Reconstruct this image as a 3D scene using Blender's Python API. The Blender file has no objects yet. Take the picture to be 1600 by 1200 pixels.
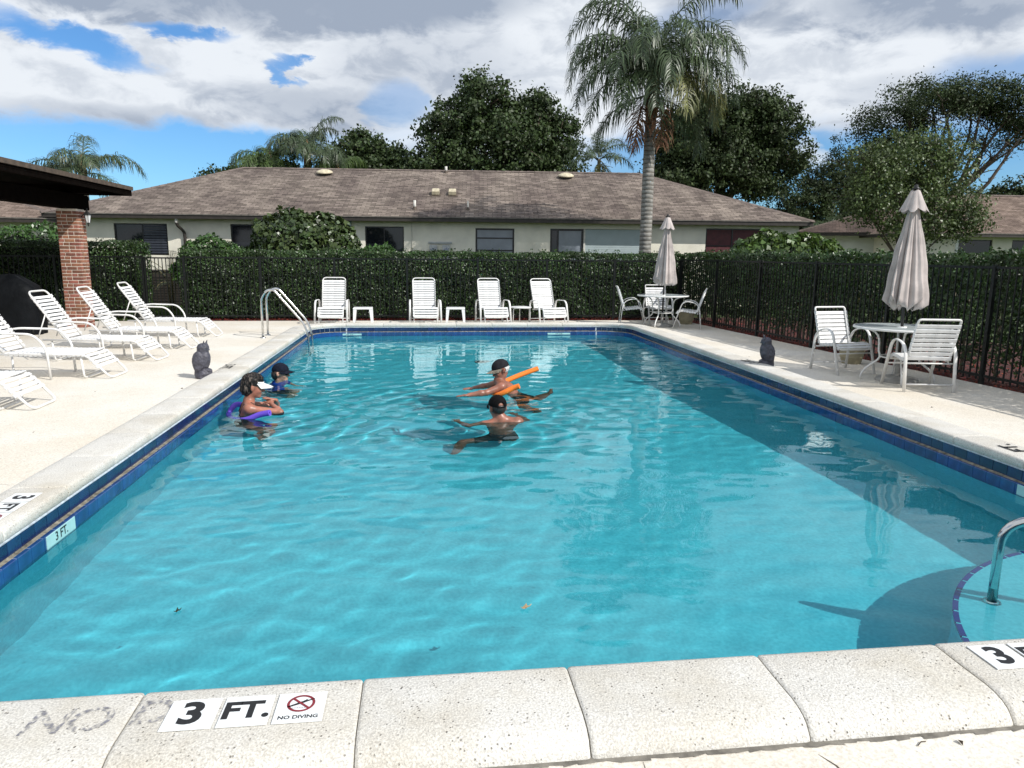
import bpy, bmesh, math, random
import numpy as np
from mathutils import Vector, Matrix

SC = bpy.context.scene
COL = SC.collection
R = math.radians
random.seed(7)
RNG = np.random.default_rng(11)

# ------------------------------------------------------------------ camera
CAMH = 1.6
F_PX, PITCH, YAW, ROLL = 1126.0, 0.1784, 0.1248, 0.0098
cd = bpy.data.cameras.new('camera')
cam = bpy.data.objects.new('camera', cd)
COL.objects.link(cam)
SC.camera = cam
cd.sensor_width = 36.0
cd.lens = F_PX / 1600.0 * 36.0
cd.clip_start = 0.05
cd.clip_end = 2000.0
fw = Vector((math.sin(YAW) * math.cos(PITCH), math.cos(YAW) * math.cos(PITCH), -math.sin(PITCH)))
rt = Vector((math.cos(YAW), -math.sin(YAW), 0))
up = rt.cross(fw)
r2 = math.cos(ROLL) * rt + math.sin(ROLL) * up
u2 = -math.sin(ROLL) * rt + math.cos(ROLL) * up
M = Matrix((r2, u2, -fw)).transposed().to_4x4()
M.translation = (0, 0, CAMH)
cam.matrix_world = M

# ------------------------------------------------------------------ sun and sky
SUNDIR = Vector((0.76, -0.64, 0.86)).normalized()
sd = bpy.data.lights.new('sun', 'SUN')
sd.energy = 3.8
sd.angle = R(0.53)
sd.color = (1.0, 0.968, 0.915)
sd.cycles.is_caustics_light = True
sun = bpy.data.objects.new('sun', sd)
COL.objects.link(sun)
sun.rotation_euler = SUNDIR.to_track_quat('Z', 'Y').to_euler()

SC.view_settings.view_transform = 'Standard'
SC.view_settings.look = 'None'
SC.view_settings.gamma = 1.0
SC.view_settings.exposure = 0.37
SC.view_settings.use_curve_mapping = False
SC.cycles.use_denoising = True
SC.cycles.caustics_refractive = True
SC.cycles.caustics_reflective = False
SC.cycles.max_bounces = 10
SC.cycles.transmission_bounces = 8
SC.cycles.transparent_max_bounces = 8
SC.cycles.sample_clamp_indirect = 6.0
SC.render.film_transparent = False


def build_world():
    w = bpy.data.worlds.new('World')
    SC.world = w
    w.use_nodes = True
    nt = w.node_tree
    N, L = nt.nodes, nt.links
    bg = N['Background']
    sky = N.new('ShaderNodeTexSky')
    sky.sky_type = 'NISHITA'
    sky.sun_disc = False
    sky.sun_elevation = math.asin(SUNDIR.z)
    sky.sun_rotation = math.atan2(SUNDIR.x, SUNDIR.y)
    sky.air_density = 1.0
    sky.dust_density = 0.3
    sky.ozone_density = 2.5

    def val(x):
        return x if not isinstance(x, (int, float)) else None

    def mth(op, a, b=None, c=None, clamp=False):
        n = N.new('ShaderNodeMath')
        n.operation = op
        n.use_clamp = clamp
        for i, x in enumerate((a, b, c)):
            if x is None:
                continue
            if isinstance(x, (int, float)):
                n.inputs[i].default_value = x
            else:
                L.new(x, n.inputs[i])
        return n.outputs[0]

    def sstep(x, a, b):
        n = N.new('ShaderNodeMapRange')
        n.interpolation_type = 'SMOOTHSTEP'
        L.new(x, n.inputs[0])
        n.inputs[1].default_value = a
        n.inputs[2].default_value = b
        return n.outputs[0]

    tc = N.new('ShaderNodeTexCoord')
    sp = N.new('ShaderNodeSeparateXYZ')
    L.new(tc.outputs['Generated'], sp.inputs[0])
    x, y, z = sp.outputs
    deg = 180 / math.pi
    az = mth('MULTIPLY', mth('ARCTAN2', x, y), deg)
    el = mth('MULTIPLY', mth('ARCSINE', z), deg)
    # cloud layer seen in perspective
    zz = mth('ADD', mth('MAXIMUM', z, 0.0), 0.16)
    cx = mth('DIVIDE', x, zz)
    cy = mth('DIVIDE', y, zz)
    cv = N.new('ShaderNodeCombineXYZ')
    L.new(cx, cv.inputs[0])
    L.new(cy, cv.inputs[1])

    def noise(vec, scale, detail, rough=0.55, dist=0.0, off=0.0):
        n = N.new('ShaderNodeTexNoise')
        n.noise_dimensions = '4D'
        L.new(vec, n.inputs['Vector'])
        n.inputs['W'].default_value = off
        n.inputs['Scale'].default_value = scale
        n.inputs['Detail'].default_value = detail
        n.inputs['Roughness'].default_value = rough
        n.inputs['Distortion'].default_value = dist
        return n.outputs['Fac']
    ev = N.new('ShaderNodeCombineXYZ')
    L.new(mth('MULTIPLY', az, 0.055), ev.inputs[0])
    L.new(mth('MULTIPLY', el, 0.11), ev.inputs[1])
    n1 = noise(ev.outputs[0], 1.5, 9.0, 0.58, 0.25, 2.3)
    n2 = noise(ev.outputs[0], 4.5, 6.0, 0.6, 0.4, 5.1)
    n3 = noise(cv.outputs[0], 0.9, 6.0, 0.55, 0.2, 1.2)

    wob = mth('SUBTRACT', n1, 0.5)
    wob2 = mth('SUBTRACT', n2, 0.5)
    elw = mth('ADD', el, mth('ADD', mth('MULTIPLY', wob, 3.2), mth('MULTIPLY', wob2, 2.8)))
    azw = mth('ADD', az, mth('ADD', mth('MULTIPLY', wob2, 7.0), mth('MULTIPLY', wob, 4.0)))

    def blob(a0, e0, ra, re, tilt=0.0, hard=0.12):
        """1 inside an ellipse of directions (degrees), fading to 0 at its rim"""
        da = mth('SUBTRACT', azw, a0)
        de = mth('SUBTRACT', elw, e0)
        if tilt:
            de = mth('SUBTRACT', de, mth('MULTIPLY', da, tilt))
        q = mth('ADD', mth('POWER', mth('DIVIDE', da, ra), 2.0), mth('POWER', mth('DIVIDE', de, re), 2.0))
        return mth('SUBTRACT', 1.0, sstep(q, hard, 1.35))
    # cover: overcast-ish cumulus bank, open near the horizon and in a few gaps, broken overhead
    front = mth('SUBTRACT', 1.0, sstep(mth('ABSOLUTE', az), 50.0, 85.0))
    base_l = mth('MULTIPLY', sstep(elw, 7.9, 9.0), front)
    base_m = mth('MULTIPLY', blob(4.0, 9.5, 14.0, 4.2), 0.85)
    base_r = mth('MULTIPLY', blob(26.0, 13.2, 17.0, 5.4, 0.0, 0.55), 0.97)
    cov = mth('MAXIMUM', base_l, mth('MAXIMUM', base_m, base_r))
    right_cut = mth('MULTIPLY', sstep(azw, 13.0, 17.0), mth('SUBTRACT', 1.0, sstep(elw, 8.0, 9.8)))
    cov = mth('MULTIPLY', cov, mth('SUBTRACT', 1.0, right_cut))
    puff = mth('MULTIPLY', blob(28.6, 7.2, 1.9, 1.3), 0.75)
    cov = mth('MAXIMUM', cov, puff)
    gaps = mth('MAXIMUM', blob(-23.0, 12.9, 5.6, 1.0, -0.16), blob(-16.3, 14.3, 2.8, 0.55, -0.03))
    gaps = mth('MAXIMUM', gaps, mth('MULTIPLY', blob(-9.4, 12.7, 1.2, 0.8, -0.5), 0.95))
    gaps = mth('MAXIMUM', gaps, mth('MULTIPLY', blob(-1.8, 10.6, 2.6, 1.8), 0.5))
    gaps = mth('MAXIMUM', gaps, mth('MULTIPLY', blob(39.5, 10.4, 5.5, 2.4), 0.75))
    gaps = mth('MAXIMUM', gaps, mth('MULTIPLY', blob(20.5, 16.6, 4.5, 1.0, 0.1), 0.35))
    cov = mth('MULTIPLY', cov, mth('SUBTRACT', 1.0, gaps))
    broken = sstep(n3, 0.36, 0.52)
    high = mth('MAXIMUM', sstep(el, 19.0, 30.0), mth('SUBTRACT', 1.0, front))
    cover = mth('ADD', mth('MULTIPLY', cov, mth('SUBTRACT', 1.0, high)), mth('MULTIPLY', broken, high))
    # grey undersides
    dark = mth('MAXIMUM', blob(-6.0, 17.2, 15.0, 2.6, 0.05, 0.2), mth('MULTIPLY', blob(-20.0, 15.9, 10.0, 1.5, 0.03, 0.2), 0.85))
    dark = mth('MAXIMUM', dark, mth('MULTIPLY', blob(-7.5, 10.2, 9.0, 1.9, 0.0, 0.1), 0.6))
    dark = mth('MAXIMUM', dark, mth('MULTIPLY', blob(34.5, 15.6, 8.5, 2.2, -0.08, 0.1), 0.8))
    dark = mth('MAXIMUM', dark, mth('MULTIPLY', blob(22.5, 17.4, 6.5, 1.9, 0.0, 0.1), 0.65))
    dark = mth('MAXIMUM', dark, mth('MULTIPLY', blob(0.5, 13.0, 8.5, 3.6, 0.0, 0.1), 0.38))
    dark = mth('MAXIMUM', dark, mth('MULTIPLY', blob(-21.0, 8.7, 8.0, 0.9, 0.0, 0.1), 0.5))
    dark = mth('MAXIMUM', dark, mth('MULTIPLY', blob(33.0, 10.6, 4.0, 1.2, 0.0, 0.1), 0.35))
    dark = mth('ADD', mth('MULTIPLY', dark, mth('ADD', 0.62, mth('MULTIPLY', n1, 0.76))), mth('MULTIPLY', sstep(n2, 0.44, 0.64), 0.40), None, True)
    dark2 = mth('MULTIPLY', sstep(n3, 0.6, 0.78), 0.5)
    darks = mth('ADD', mth('MULTIPLY', dark, mth('SUBTRACT', 1.0, high)), mth('MULTIPLY', dark2, high))

    def mixc(f, a, b):
        n = N.new('ShaderNodeMix')
        n.data_type = 'RGBA'
        L.new(f, n.inputs[0])
        for s, i in ((a, 6), (b, 7)):
            if isinstance(s, tuple):
                n.inputs[i].default_value = (*s, 1)
            else:
                L.new(s, n.inputs[i])
        return n.outputs[2]
    cloud = mixc(darks, (6.55, 6.9, 7.35), (2.75, 3.25, 4.1))
    tint = N.new('ShaderNodeMix')
    tint.data_type = 'RGBA'
    tint.blend_type = 'MULTIPLY'
    tint.inputs[0].default_value = 1.0
    L.new(sky.outputs[0], tint.inputs[6])
    tint.inputs[7].default_value = (0.49, 0.79, 1.06, 1)
    # a thin veil keeps the blue from being uniform
    veil = mth('MULTIPLY', sstep(n1, 0.42, 0.75), 0.12)
    skyc = mixc(veil, tint.outputs[2], (5.4, 6.0, 6.7))
    L.new(mixc(cover, skyc, cloud), bg.inputs[0])
    bg.inputs[1].default_value = 0.1


build_world()


# ------------------------------------------------------------------ materials
def mat(name, base, rough=0.6, var=0.18, scale=6.0, bump=0.0, bscale=40.0, metal=0.0, spec=0.5,
        tint=None, rnd=0.0, island=0.0, trans=0.0, detail=6.0, coat=0.0, coords='Object'):
    m = bpy.data.materials.new(name)
    m.use_nodes = True
    N, L = m.node_tree.nodes, m.node_tree.links
    b = N['Principled BSDF']
    out = N['Material Output']
    b.inputs['Roughness'].default_value = rough
    b.inputs['Metallic'].default_value = metal
    b.inputs['Specular IOR Level'].default_value = spec
    b.inputs['Coat Weight'].default_value = coat
    tc = N.new('ShaderNodeTexCoord')
    co = tc.outputs[coords]
    nz = N.new('ShaderNodeTexNoise')
    nz.inputs['Scale'].default_value = scale
    nz.inputs['Detail'].default_value = detail
    L.new(co, nz.inputs['Vector'])
    cr = N.new('ShaderNodeValToRGB')
    lo = tuple(c * (1 - var) for c in base)
    hi = tint if tint else tuple(min(1, c * (1 + var)) for c in base)
    cr.color_ramp.elements[0].position = 0.32
    cr.color_ramp.elements[0].color = (*lo, 1)
    cr.color_ramp.elements[1].position = 0.68
    cr.color_ramp.elements[1].color = (*hi, 1)
    L.new(nz.outputs['Fac'], cr.inputs[0])
    col = cr.outputs[0]
    for src, amt in (('obj', rnd), ('isl', island)):
        if amt:
            if src == 'obj':
                oi = N.new('ShaderNodeObjectInfo')
                rv = oi.outputs['Random']
            else:
                g = N.new('ShaderNodeNewGeometry')
                rv = g.outputs['Random Per Island']
            hs = N.new('ShaderNodeHueSaturation')
            mr = N.new('ShaderNodeMapRange')
            L.new(rv, mr.inputs[0])
            mr.inputs[3].default_value = 1 - amt
            mr.inputs[4].default_value = 1 + amt
            L.new(mr.outputs[0], hs.inputs['Value'])
            mr2 = N.new('ShaderNodeMapRange')
            ml = N.new('ShaderNodeMath')
            ml.operation = 'FRACT'
            mm = N.new('ShaderNodeMath')
            mm.operation = 'MULTIPLY'
            mm.inputs[1].default_value = 7.31
            L.new(rv, mm.inputs[0])
            L.new(mm.outputs[0], ml.inputs[0])
            L.new(ml.outputs[0], mr2.inputs[0])
            mr2.inputs[3].default_value = 0.5 - 0.010 * amt / 0.3
            mr2.inputs[4].default_value = 0.5 + 0.010 * amt / 0.3
            L.new(mr2.outputs[0], hs.inputs['Hue'])
            L.new(col, hs.inputs['Color'])
            col = hs.outputs[0]
    L.new(col, b.inputs['Base Color'])
    if bump:
        n2 = N.new('ShaderNodeTexNoise')
        n2.inputs['Scale'].default_value = bscale
        n2.inputs['Detail'].default_value = 5
        L.new(co, n2.inputs['Vector'])
        bp = N.new('ShaderNodeBump')
        bp.inputs['Strength'].default_value = min(1.0, bump)
        bp.inputs['Distance'].default_value = 0.3 / bscale
        L.new(n2.outputs['Fac'], bp.inputs['Height'])
        L.new(bp.outputs[0], b.inputs['Normal'])
    if trans:
        t = N.new('ShaderNodeBsdfTranslucent')
        L.new(col, t.inputs['Color'])
        mx = N.new('ShaderNodeMixShader')
        mx.inputs[0].default_value = trans
        L.new(b.outputs[0], mx.inputs[1])
        L.new(t.outputs[0], mx.inputs[2])
        L.new(mx.outputs[0], out.inputs[0])
    return m


def nodes_of(m):
    return m.node_tree.nodes, m.node_tree.links, m.node_tree.nodes['Principled BSDF']


def speckled(name, base, dark, light, fine=220.0, stain=1.2, pit=0.5, stain_col=(0.42, 0.36, 0.28), stain_amt=0.35, rough=0.85, bump=0.5, dist=0.004):
    """cement with sand grains, darker pits and broad weather stains"""
    m = bpy.data.materials.new(name)
    m.use_nodes = True
    N, L, b = nodes_of(m)
    co = N.new('ShaderNodeNewGeometry').outputs['Position']      # so that no two stones carry the same stains

    def noise(s, d, r=0.6):
        n = N.new('ShaderNodeTexNoise')
        n.inputs['Scale'].default_value = s
        n.inputs['Detail'].default_value = d
        n.inputs['Roughness'].default_value = r
        L.new(co, n.inputs['Vector'])
        return n.outputs['Fac']

    def ramp(f, p0, c0, p1, c1):
        r = N.new('ShaderNodeValToRGB')
        r.color_ramp.elements[0].position = p0
        r.color_ramp.elements[0].color = (*c0, 1)
        r.color_ramp.elements[1].position = p1
        r.color_ramp.elements[1].color = (*c1, 1)
        L.new(f, r.inputs[0])
        return r.outputs[0]

    def mix(f, a, c, mode='MIX'):
        n = N.new('ShaderNodeMix')
        n.data_type = 'RGBA'
        n.blend_type = mode
        if isinstance(f, float):
            n.inputs[0].default_value = f
        else:
            L.new(f, n.inputs[0])
        for s, i in ((a, 6), (c, 7)):
            if isinstance(s, tuple):
                n.inputs[i].default_value = (*s, 1)
            else:
                L.new(s, n.inputs[i])
        return n.outputs[2]
    g = noise(fine, 3)
    c = ramp(g, 0.35, base, 0.66, light)
    vo = N.new('ShaderNodeTexVoronoi')
    vo.inputs['Scale'].default_value = fine * 0.42
    L.new(co, vo.inputs['Vector'])
    pits = ramp(vo.outputs['Distance'], 0.10, (1, 1, 1), 0.24, (0, 0, 0))
    patch = ramp(noise(9.0, 4), 0.45, (0, 0, 0), 0.62, (1, 1, 1))
    pf = mix(1.0, pits, patch, 'MULTIPLY')
    pm = mix(pit, (0, 0, 0), pf)
    c = mix(pm, c, dark)
    st = ramp(noise(stain, 7, 0.65), 0.42, (0, 0, 0), 0.72, (1, 1, 1))
    c = mix(mix(stain_amt, (0, 0, 0), st), c, mix(1.0, c, tuple(min(1, s * 1.9) for s in stain_col), 'MULTIPLY'))
    L.new(c, b.inputs['Base Color'])
    b.inputs['Roughness'].default_value = rough
    bp = N.new('ShaderNodeBump')
    bp.inputs['Strength'].default_value = bump
    bp.inputs['Distance'].default_value = dist
    h = N.new('ShaderNodeMath')
    h.operation = 'SUBTRACT'
    L.new(g, h.inputs[0])
    L.new(pf, h.inputs[1])
    L.new(h.outputs[0], bp.inputs['Height'])
    L.new(bp.outputs[0], b.inputs['Normal'])
    return m


MT = {}
MT['deck'] = speckled('deck_aggregate', (0.57, 0.535, 0.465), (0.22, 0.19, 0.145), (0.77, 0.73, 0.655), 80, 0.55, 0.6, stain_col=(0.43, 0.385, 0.32), stain_amt=0.65)
MT['coping'] = speckled('coping_concrete', (0.46, 0.44, 0.40), (0.13, 0.105, 0.08), (0.71, 0.69, 0.635), 120, 1.7, 0.9, stain_col=(0.42, 0.395, 0.35), stain_amt=0.9, bump=1.0)
MT['mortar'] = mat('coping_mortar', (0.17, 0.155, 0.13), 0.9, 0.35, 18, 0.5, 90)
MT['plaster'] = speckled('pool_plaster', (0.066, 0.48, 0.59), (0.042, 0.35, 0.45), (0.10, 0.58, 0.69), 34.0, 0.9, 0.5, stain_col=(0.46, 0.44, 0.45), stain_amt=0.5, rough=0.75, bump=0.15)
MT['ledge_grime'] = mat('tile_bed_grime', (0.19, 0.175, 0.135), 0.85, 0.6, 22, 0.6, 80)
MT['tile_dark'] = mat('navy_glazed_tile', (0.009, 0.024, 0.085), 0.14, 0.25, 14, 0.15, 60, rnd=0.28, spec=0.6)
MT['tile_blue'] = mat('blue_glazed_tile', (0.012, 0.058, 0.185), 0.12, 0.2, 14, 0.1, 50, rnd=0.16, spec=0.6)
MT['step_tile'] = mat('navy_step_tile', (0.012, 0.018, 0.20), 0.2, 0.2, 14)
MT['tile_grout'] = mat('tile_grout', (0.46, 0.52, 0.58), 0.8, 0.25, 30)
MT['white_frame'] = mat('white_powder_coat', (0.70, 0.69, 0.665), 0.38, 0.08, 5, 0.05, 120)
MT['strap'] = mat('white_vinyl_strap', (0.69, 0.69, 0.685), 0.42, 0.12, 9, 0.08, 200, rnd=0.06)
MT['plastic'] = mat('white_plastic', (0.78, 0.78, 0.77), 0.35, 0.06, 6)
MT['table_glass'] = mat('frosted_table_top', (0.62, 0.68, 0.68), 0.12, 0.08, 4, spec=0.6)
MT['umbrella'] = mat('beige_umbrella_canvas', (0.48, 0.425, 0.40), 0.9, 0.26, 3.5, 0.3, 300, trans=0.12)
MT['bronze'] = mat('dark_bronze_pole', (0.018, 0.017, 0.016), 0.4, 0.3, 12, metal=0.3)
MT['fence'] = mat('black_fence_paint', (0.006, 0.0075, 0.007), 0.4, 0.3, 20, spec=0.3)
MT['base_stone'] = mat('grey_umbrella_base', (0.28, 0.27, 0.25), 0.85, 0.2, 12, 0.4, 80)
MT['pot'] = mat('tan_plant_pot', (0.30, 0.265, 0.17), 0.75, 0.15, 10, 0.2, 60)
MT['soil'] = mat('dark_potting_soil', (0.02, 0.015, 0.011), 0.95, 0.4, 40, 0.8, 60)
MT['steel'] = mat('stainless_steel', (0.62, 0.62, 0.61), 0.16, 0.12, 16, metal=1.0)
MT['sleeve'] = mat('teal_vinyl_sleeve', (0.012, 0.19, 0.27), 0.4, 0.15, 12)
MT['owl'] = mat('grey_owl_plastic', (0.060, 0.058, 0.074), 0.55, 0.45, 26, 0.9, 60)
MT['stucco'] = mat('cream_stucco', (0.74, 0.70, 0.59), 0.9, 0.09, 2.2, 0.5, 45)
MT['stucco_green'] = mat('pale_stucco', (0.60, 0.62, 0.56), 0.9, 0.09, 2.2, 0.5, 45)
MT['fascia'] = mat('dark_brown_fascia', (0.028, 0.022, 0.018), 0.6, 0.3, 8)
MT['soffit'] = mat('brown_soffit', (0.06, 0.045, 0.035), 0.8, 0.25, 8)
MT['win_frame'] = mat('bronze_window_frame', (0.012, 0.011, 0.010), 0.35, 0.2, 8)
MT['win_glass'] = mat('dark_window_glass', (0.010, 0.012, 0.016), 0.06, 0.2, 2, spec=0.5)
MT['win_grey'] = mat('grey_curtained_glass', (0.21, 0.235, 0.27), 0.12, 0.15, 2)
MT['shutter'] = mat('slate_shutter', (0.035, 0.04, 0.055), 0.5, 0.2, 6)
MT['screen_panel'] = mat('grey_roll_shutter', (0.36, 0.42, 0.43), 0.6, 0.06, 4)
MT['red_curtain'] = mat('dark_red_blind', (0.075, 0.013, 0.016), 0.6, 0.3, 6)
MT['conduit'] = mat('grey_blue_conduit', (0.20, 0.27, 0.33), 0.5, 0.15, 8)
MT['meter'] = mat('grey_meter_box', (0.42, 0.43, 0.42), 0.5, 0.15, 8)
MT['vent'] = mat('weathered_roof_vent', (0.50, 0.44, 0.31), 0.7, 0.25, 9, 0.2, 40)
MT['pipe'] = mat('pale_vent_pipe', (0.55, 0.53, 0.48), 0.6, 0.2, 10)
MT['brick'] = mat('red_brown_brick', (0.215, 0.088, 0.055), 0.9, 0.3, 16, 0.6, 70, rnd=0.36)
MT['brick_mortar'] = mat('pale_brick_mortar', (0.66, 0.58, 0.50), 0.95, 0.12, 30, 0.4, 90)
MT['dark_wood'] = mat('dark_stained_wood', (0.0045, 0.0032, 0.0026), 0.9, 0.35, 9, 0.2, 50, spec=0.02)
MT['eave_lip'] = mat('grey_brown_eave_lip', (0.17, 0.15, 0.13), 0.7, 0.3, 8)
MT['drip'] = mat('weathered_drip_edge', (0.075, 0.055, 0.040), 0.7, 0.35, 8)
MT['lantern'] = mat('black_iron', (0.012, 0.012, 0.012), 0.5, 0.3, 20)
MT['lantern_glass'] = mat('pale_lantern_glass', (0.55, 0.56, 0.56), 0.2, 0.1, 10)
MT['cover'] = mat('black_vinyl_cover', (0.004, 0.0048, 0.006), 0.6, 0.3, 5, 0.5, 9, spec=0.1)
MT['ac'] = mat('brown_metal_cabinet', (0.035, 0.028, 0.022), 0.6, 0.25, 8)
MT['grass'] = mat('lawn_soil', (0.055, 0.085, 0.022), 0.95, 0.4, 3, 0.8, 60)
MT['grass_blade'] = mat('grass_blade', (0.075, 0.13, 0.03), 0.6, 0.3, 3, island=0.35, trans=0.3)
MT['mulch'] = mat('red_mulch', (0.17, 0.028, 0.018), 0.95, 0.5, 25, island=0.45)
MT['mulch_bed'] = mat('mulch_bed_soil', (0.055, 0.014, 0.010), 0.98, 0.45, 30, 0.9, 60)
MT['hedge_leaf'] = mat('ficus_leaf', (0.034, 0.066, 0.017), 0.41, 0.45, 1.7, island=0.55, trans=0.2, spec=0.5)
MT['hedge_core'] = mat('hedge_inner_shade', (0.006, 0.009, 0.004), 0.95, 0.5, 14, 1.0, 25)  # near-black filler; the shade between the leaves is put into its colour
MT['seagrape'] = mat('sea_grape_leaf', (0.046, 0.085, 0.024), 0.34, 0.3, 1.1, island=0.45, trans=0.2, tint=(0.070, 0.098, 0.032))
MT['seagrape_green'] = mat('green_sea_grape_leaf', (0.075, 0.125, 0.03), 0.34, 0.25, 1.6, island=0.45, trans=0.25)
MT['clusia'] = mat('glossy_shrub_leaf', (0.055, 0.115, 0.028), 0.3, 0.25, 2, island=0.35, trans=0.25)
MT['tree_leaf'] = mat('broad_tree_leaf', (0.040, 0.064, 0.020), 0.5, 0.3, 0.8, island=0.4, trans=0.2, spec=0.3)
MT['oak_leaf'] = mat('dark_oak_leaf', (0.038, 0.058, 0.019), 0.55, 0.3, 0.8, island=0.4, trans=0.16, spec=0.25)
MT['pale_leaf'] = mat('olive_tree_leaf', (0.080, 0.115, 0.034), 0.45, 0.3, 0.9, island=0.4, trans=0.25)
MT['palm_leaf'] = mat('palm_leaflet', (0.062, 0.092, 0.040), 0.42, 0.25, 1.2, island=0.35, trans=0.22)
MT['palm_yellow'] = mat('yellowing_palm_leaflet', (0.14, 0.145, 0.045), 0.5, 0.25, 1.2, island=0.3, trans=0.25)
MT['palm_bright'] = mat('bright_palm_leaflet', (0.085, 0.135, 0.035), 0.42, 0.25, 1.2, island=0.35, trans=0.3)
MT['palm_dead'] = mat('dead_palm_leaflet', (0.16, 0.075, 0.035), 0.8, 0.3, 2, island=0.35, trans=0.15)
MT['palm_stalk'] = mat('palm_stalk', (0.20, 0.17, 0.075), 0.6, 0.25, 4)
MT['boots'] = mat('palm_boot_fibre', (0.19, 0.105, 0.045), 0.9, 0.35, 12, 0.8, 30)
MT['bark'] = mat('grey_brown_bark', (0.115, 0.09, 0.068), 0.95, 0.35, 7, 0.8, 18)
MT['stem'] = mat('pale_hedge_stem', (0.22, 0.185, 0.14), 0.9, 0.35, 9, 0.5, 40)
MT['fern'] = mat('fern_leaf', (0.085, 0.17, 0.03), 0.4, 0.25, 2, island=0.35, trans=0.3)
MT['black_ink'] = mat('black_marker_print', (0.008, 0.008, 0.008), 0.5, 0.2, 30)
MT['red_ink'] = mat('dark_red_print', (0.20, 0.012, 0.02), 0.5, 0.15, 30)
MT['marker'] = mat('white_marker_tile', (0.72, 0.74, 0.74), 0.35, 0.06, 14)
MT['wall_marker'] = mat('aqua_marker_tile', (0.36, 0.60, 0.60), 0.25, 0.06, 14)
MT['skin'] = mat('tanned_skin', (0.34, 0.155, 0.10), 0.42, 0.24, 16, 0.15, 150, tint=(0.42, 0.16, 0.105))
MT['skin_pale'] = mat('fair_skin', (0.46, 0.25, 0.175), 0.5, 0.12, 9, 0.1, 120)
MT['skin_dark'] = mat('deep_tanned_skin', (0.25, 0.112, 0.072), 0.40, 0.26, 16, 0.15, 150, tint=(0.33, 0.125, 0.08))
MT['black_cloth'] = mat('black_swim_fabric', (0.010, 0.010, 0.012), 0.6, 0.3, 20)
MT['navy_cap'] = mat('navy_cap_cotton', (0.009, 0.011, 0.020), 0.9, 0.3, 30, 0.2, 300, spec=0.12)
MT['black_cap'] = mat('black_cap_cotton', (0.006, 0.0055, 0.006), 0.9, 0.3, 30, 0.2, 300, spec=0.1)
MT['grey_cap'] = mat('charcoal_cap_cotton', (0.018, 0.017, 0.020), 0.9, 0.3, 30, 0.2, 300, spec=0.12)
MT['cap_brim'] = mat('pale_camo_brim', (0.20, 0.17, 0.13), 0.85, 0.6, 45)
MT['visor'] = mat('white_visor', (0.80, 0.80, 0.79), 0.6, 0.04, 10)
MT['lens'] = mat('black_lens', (0.008, 0.006, 0.006), 0.1, 0.2, 10)
MT['blue_shirt'] = mat('royal_blue_swim_shirt', (0.010, 0.055, 0.42), 0.6, 0.2, 12)
MT['purple_foam'] = mat('purple_foam', (0.135, 0.065, 0.52), 0.75, 0.1, 30, 0.3, 200)
MT['orange_foam'] = mat('orange_foam', (0.82, 0.19, 0.018), 0.75, 0.08, 30, 0.3, 200)
MT['dry_leaf'] = mat('dry_brown_leaf', (0.33, 0.24, 0.13), 0.8, 0.35, 40)
MT['dark_leaf'] = mat('dark_wet_leaf', (0.02, 0.03, 0.015), 0.4, 0.3, 40)
MT['drain'] = mat('drain_grate', (0.05, 0.09, 0.10), 0.5, 0.3, 20)
MT['twig'] = mat('twig_litter', (0.07, 0.05, 0.03), 0.9, 0.4, 30)


def hair_mat():
    m = mat('streaked_hair', (0.035, 0.026, 0.02), 0.5, 0.4, 10, spec=0.25)
    N, L, b = nodes_of(m)
    tc = N.new('ShaderNodeTexCoord')
    mp = N.new('ShaderNodeMapping')
    mp.inputs['Scale'].default_value = (60, 60, 9)
    L.new(tc.outputs['Object'], mp.inputs[0])
    nz = N.new('ShaderNodeTexNoise')
    nz.inputs['Scale'].default_value = 1.0
    nz.inputs['Detail'].default_value = 3
    L.new(mp.outputs[0], nz.inputs['Vector'])
    cr = N.new('ShaderNodeValToRGB')
    cr.color_ramp.elements[0].position = 0.53
    cr.color_ramp.elements[0].color = (0.006, 0.0045, 0.004, 1)
    cr.color_ramp.elements[1].position = 0.68
    cr.color_ramp.elements[1].color = (0.17, 0.135, 0.11, 1)
    L.new(nz.outputs[0], cr.inputs[0])
    L.new(cr.outputs[0], b.inputs['Base Color'])
    bp = N.new('ShaderNodeBump')
    bp.inputs['Strength'].default_value = 1.0
    bp.inputs['Distance'].default_value = 0.012
    L.new(nz.outputs[0], bp.inputs['Height'])
    L.new(bp.outputs[0], b.inputs['Normal'])
    return m


MT['hair'] = hair_mat()
MT['grey_hair'] = mat('white_hair', (0.58, 0.56, 0.54), 0.6, 0.3, 60, 0.8, 150)
MT['dark_hair'] = mat('dark_hair', (0.02, 0.016, 0.014), 0.5, 0.4, 60, 0.8, 150)


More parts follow.
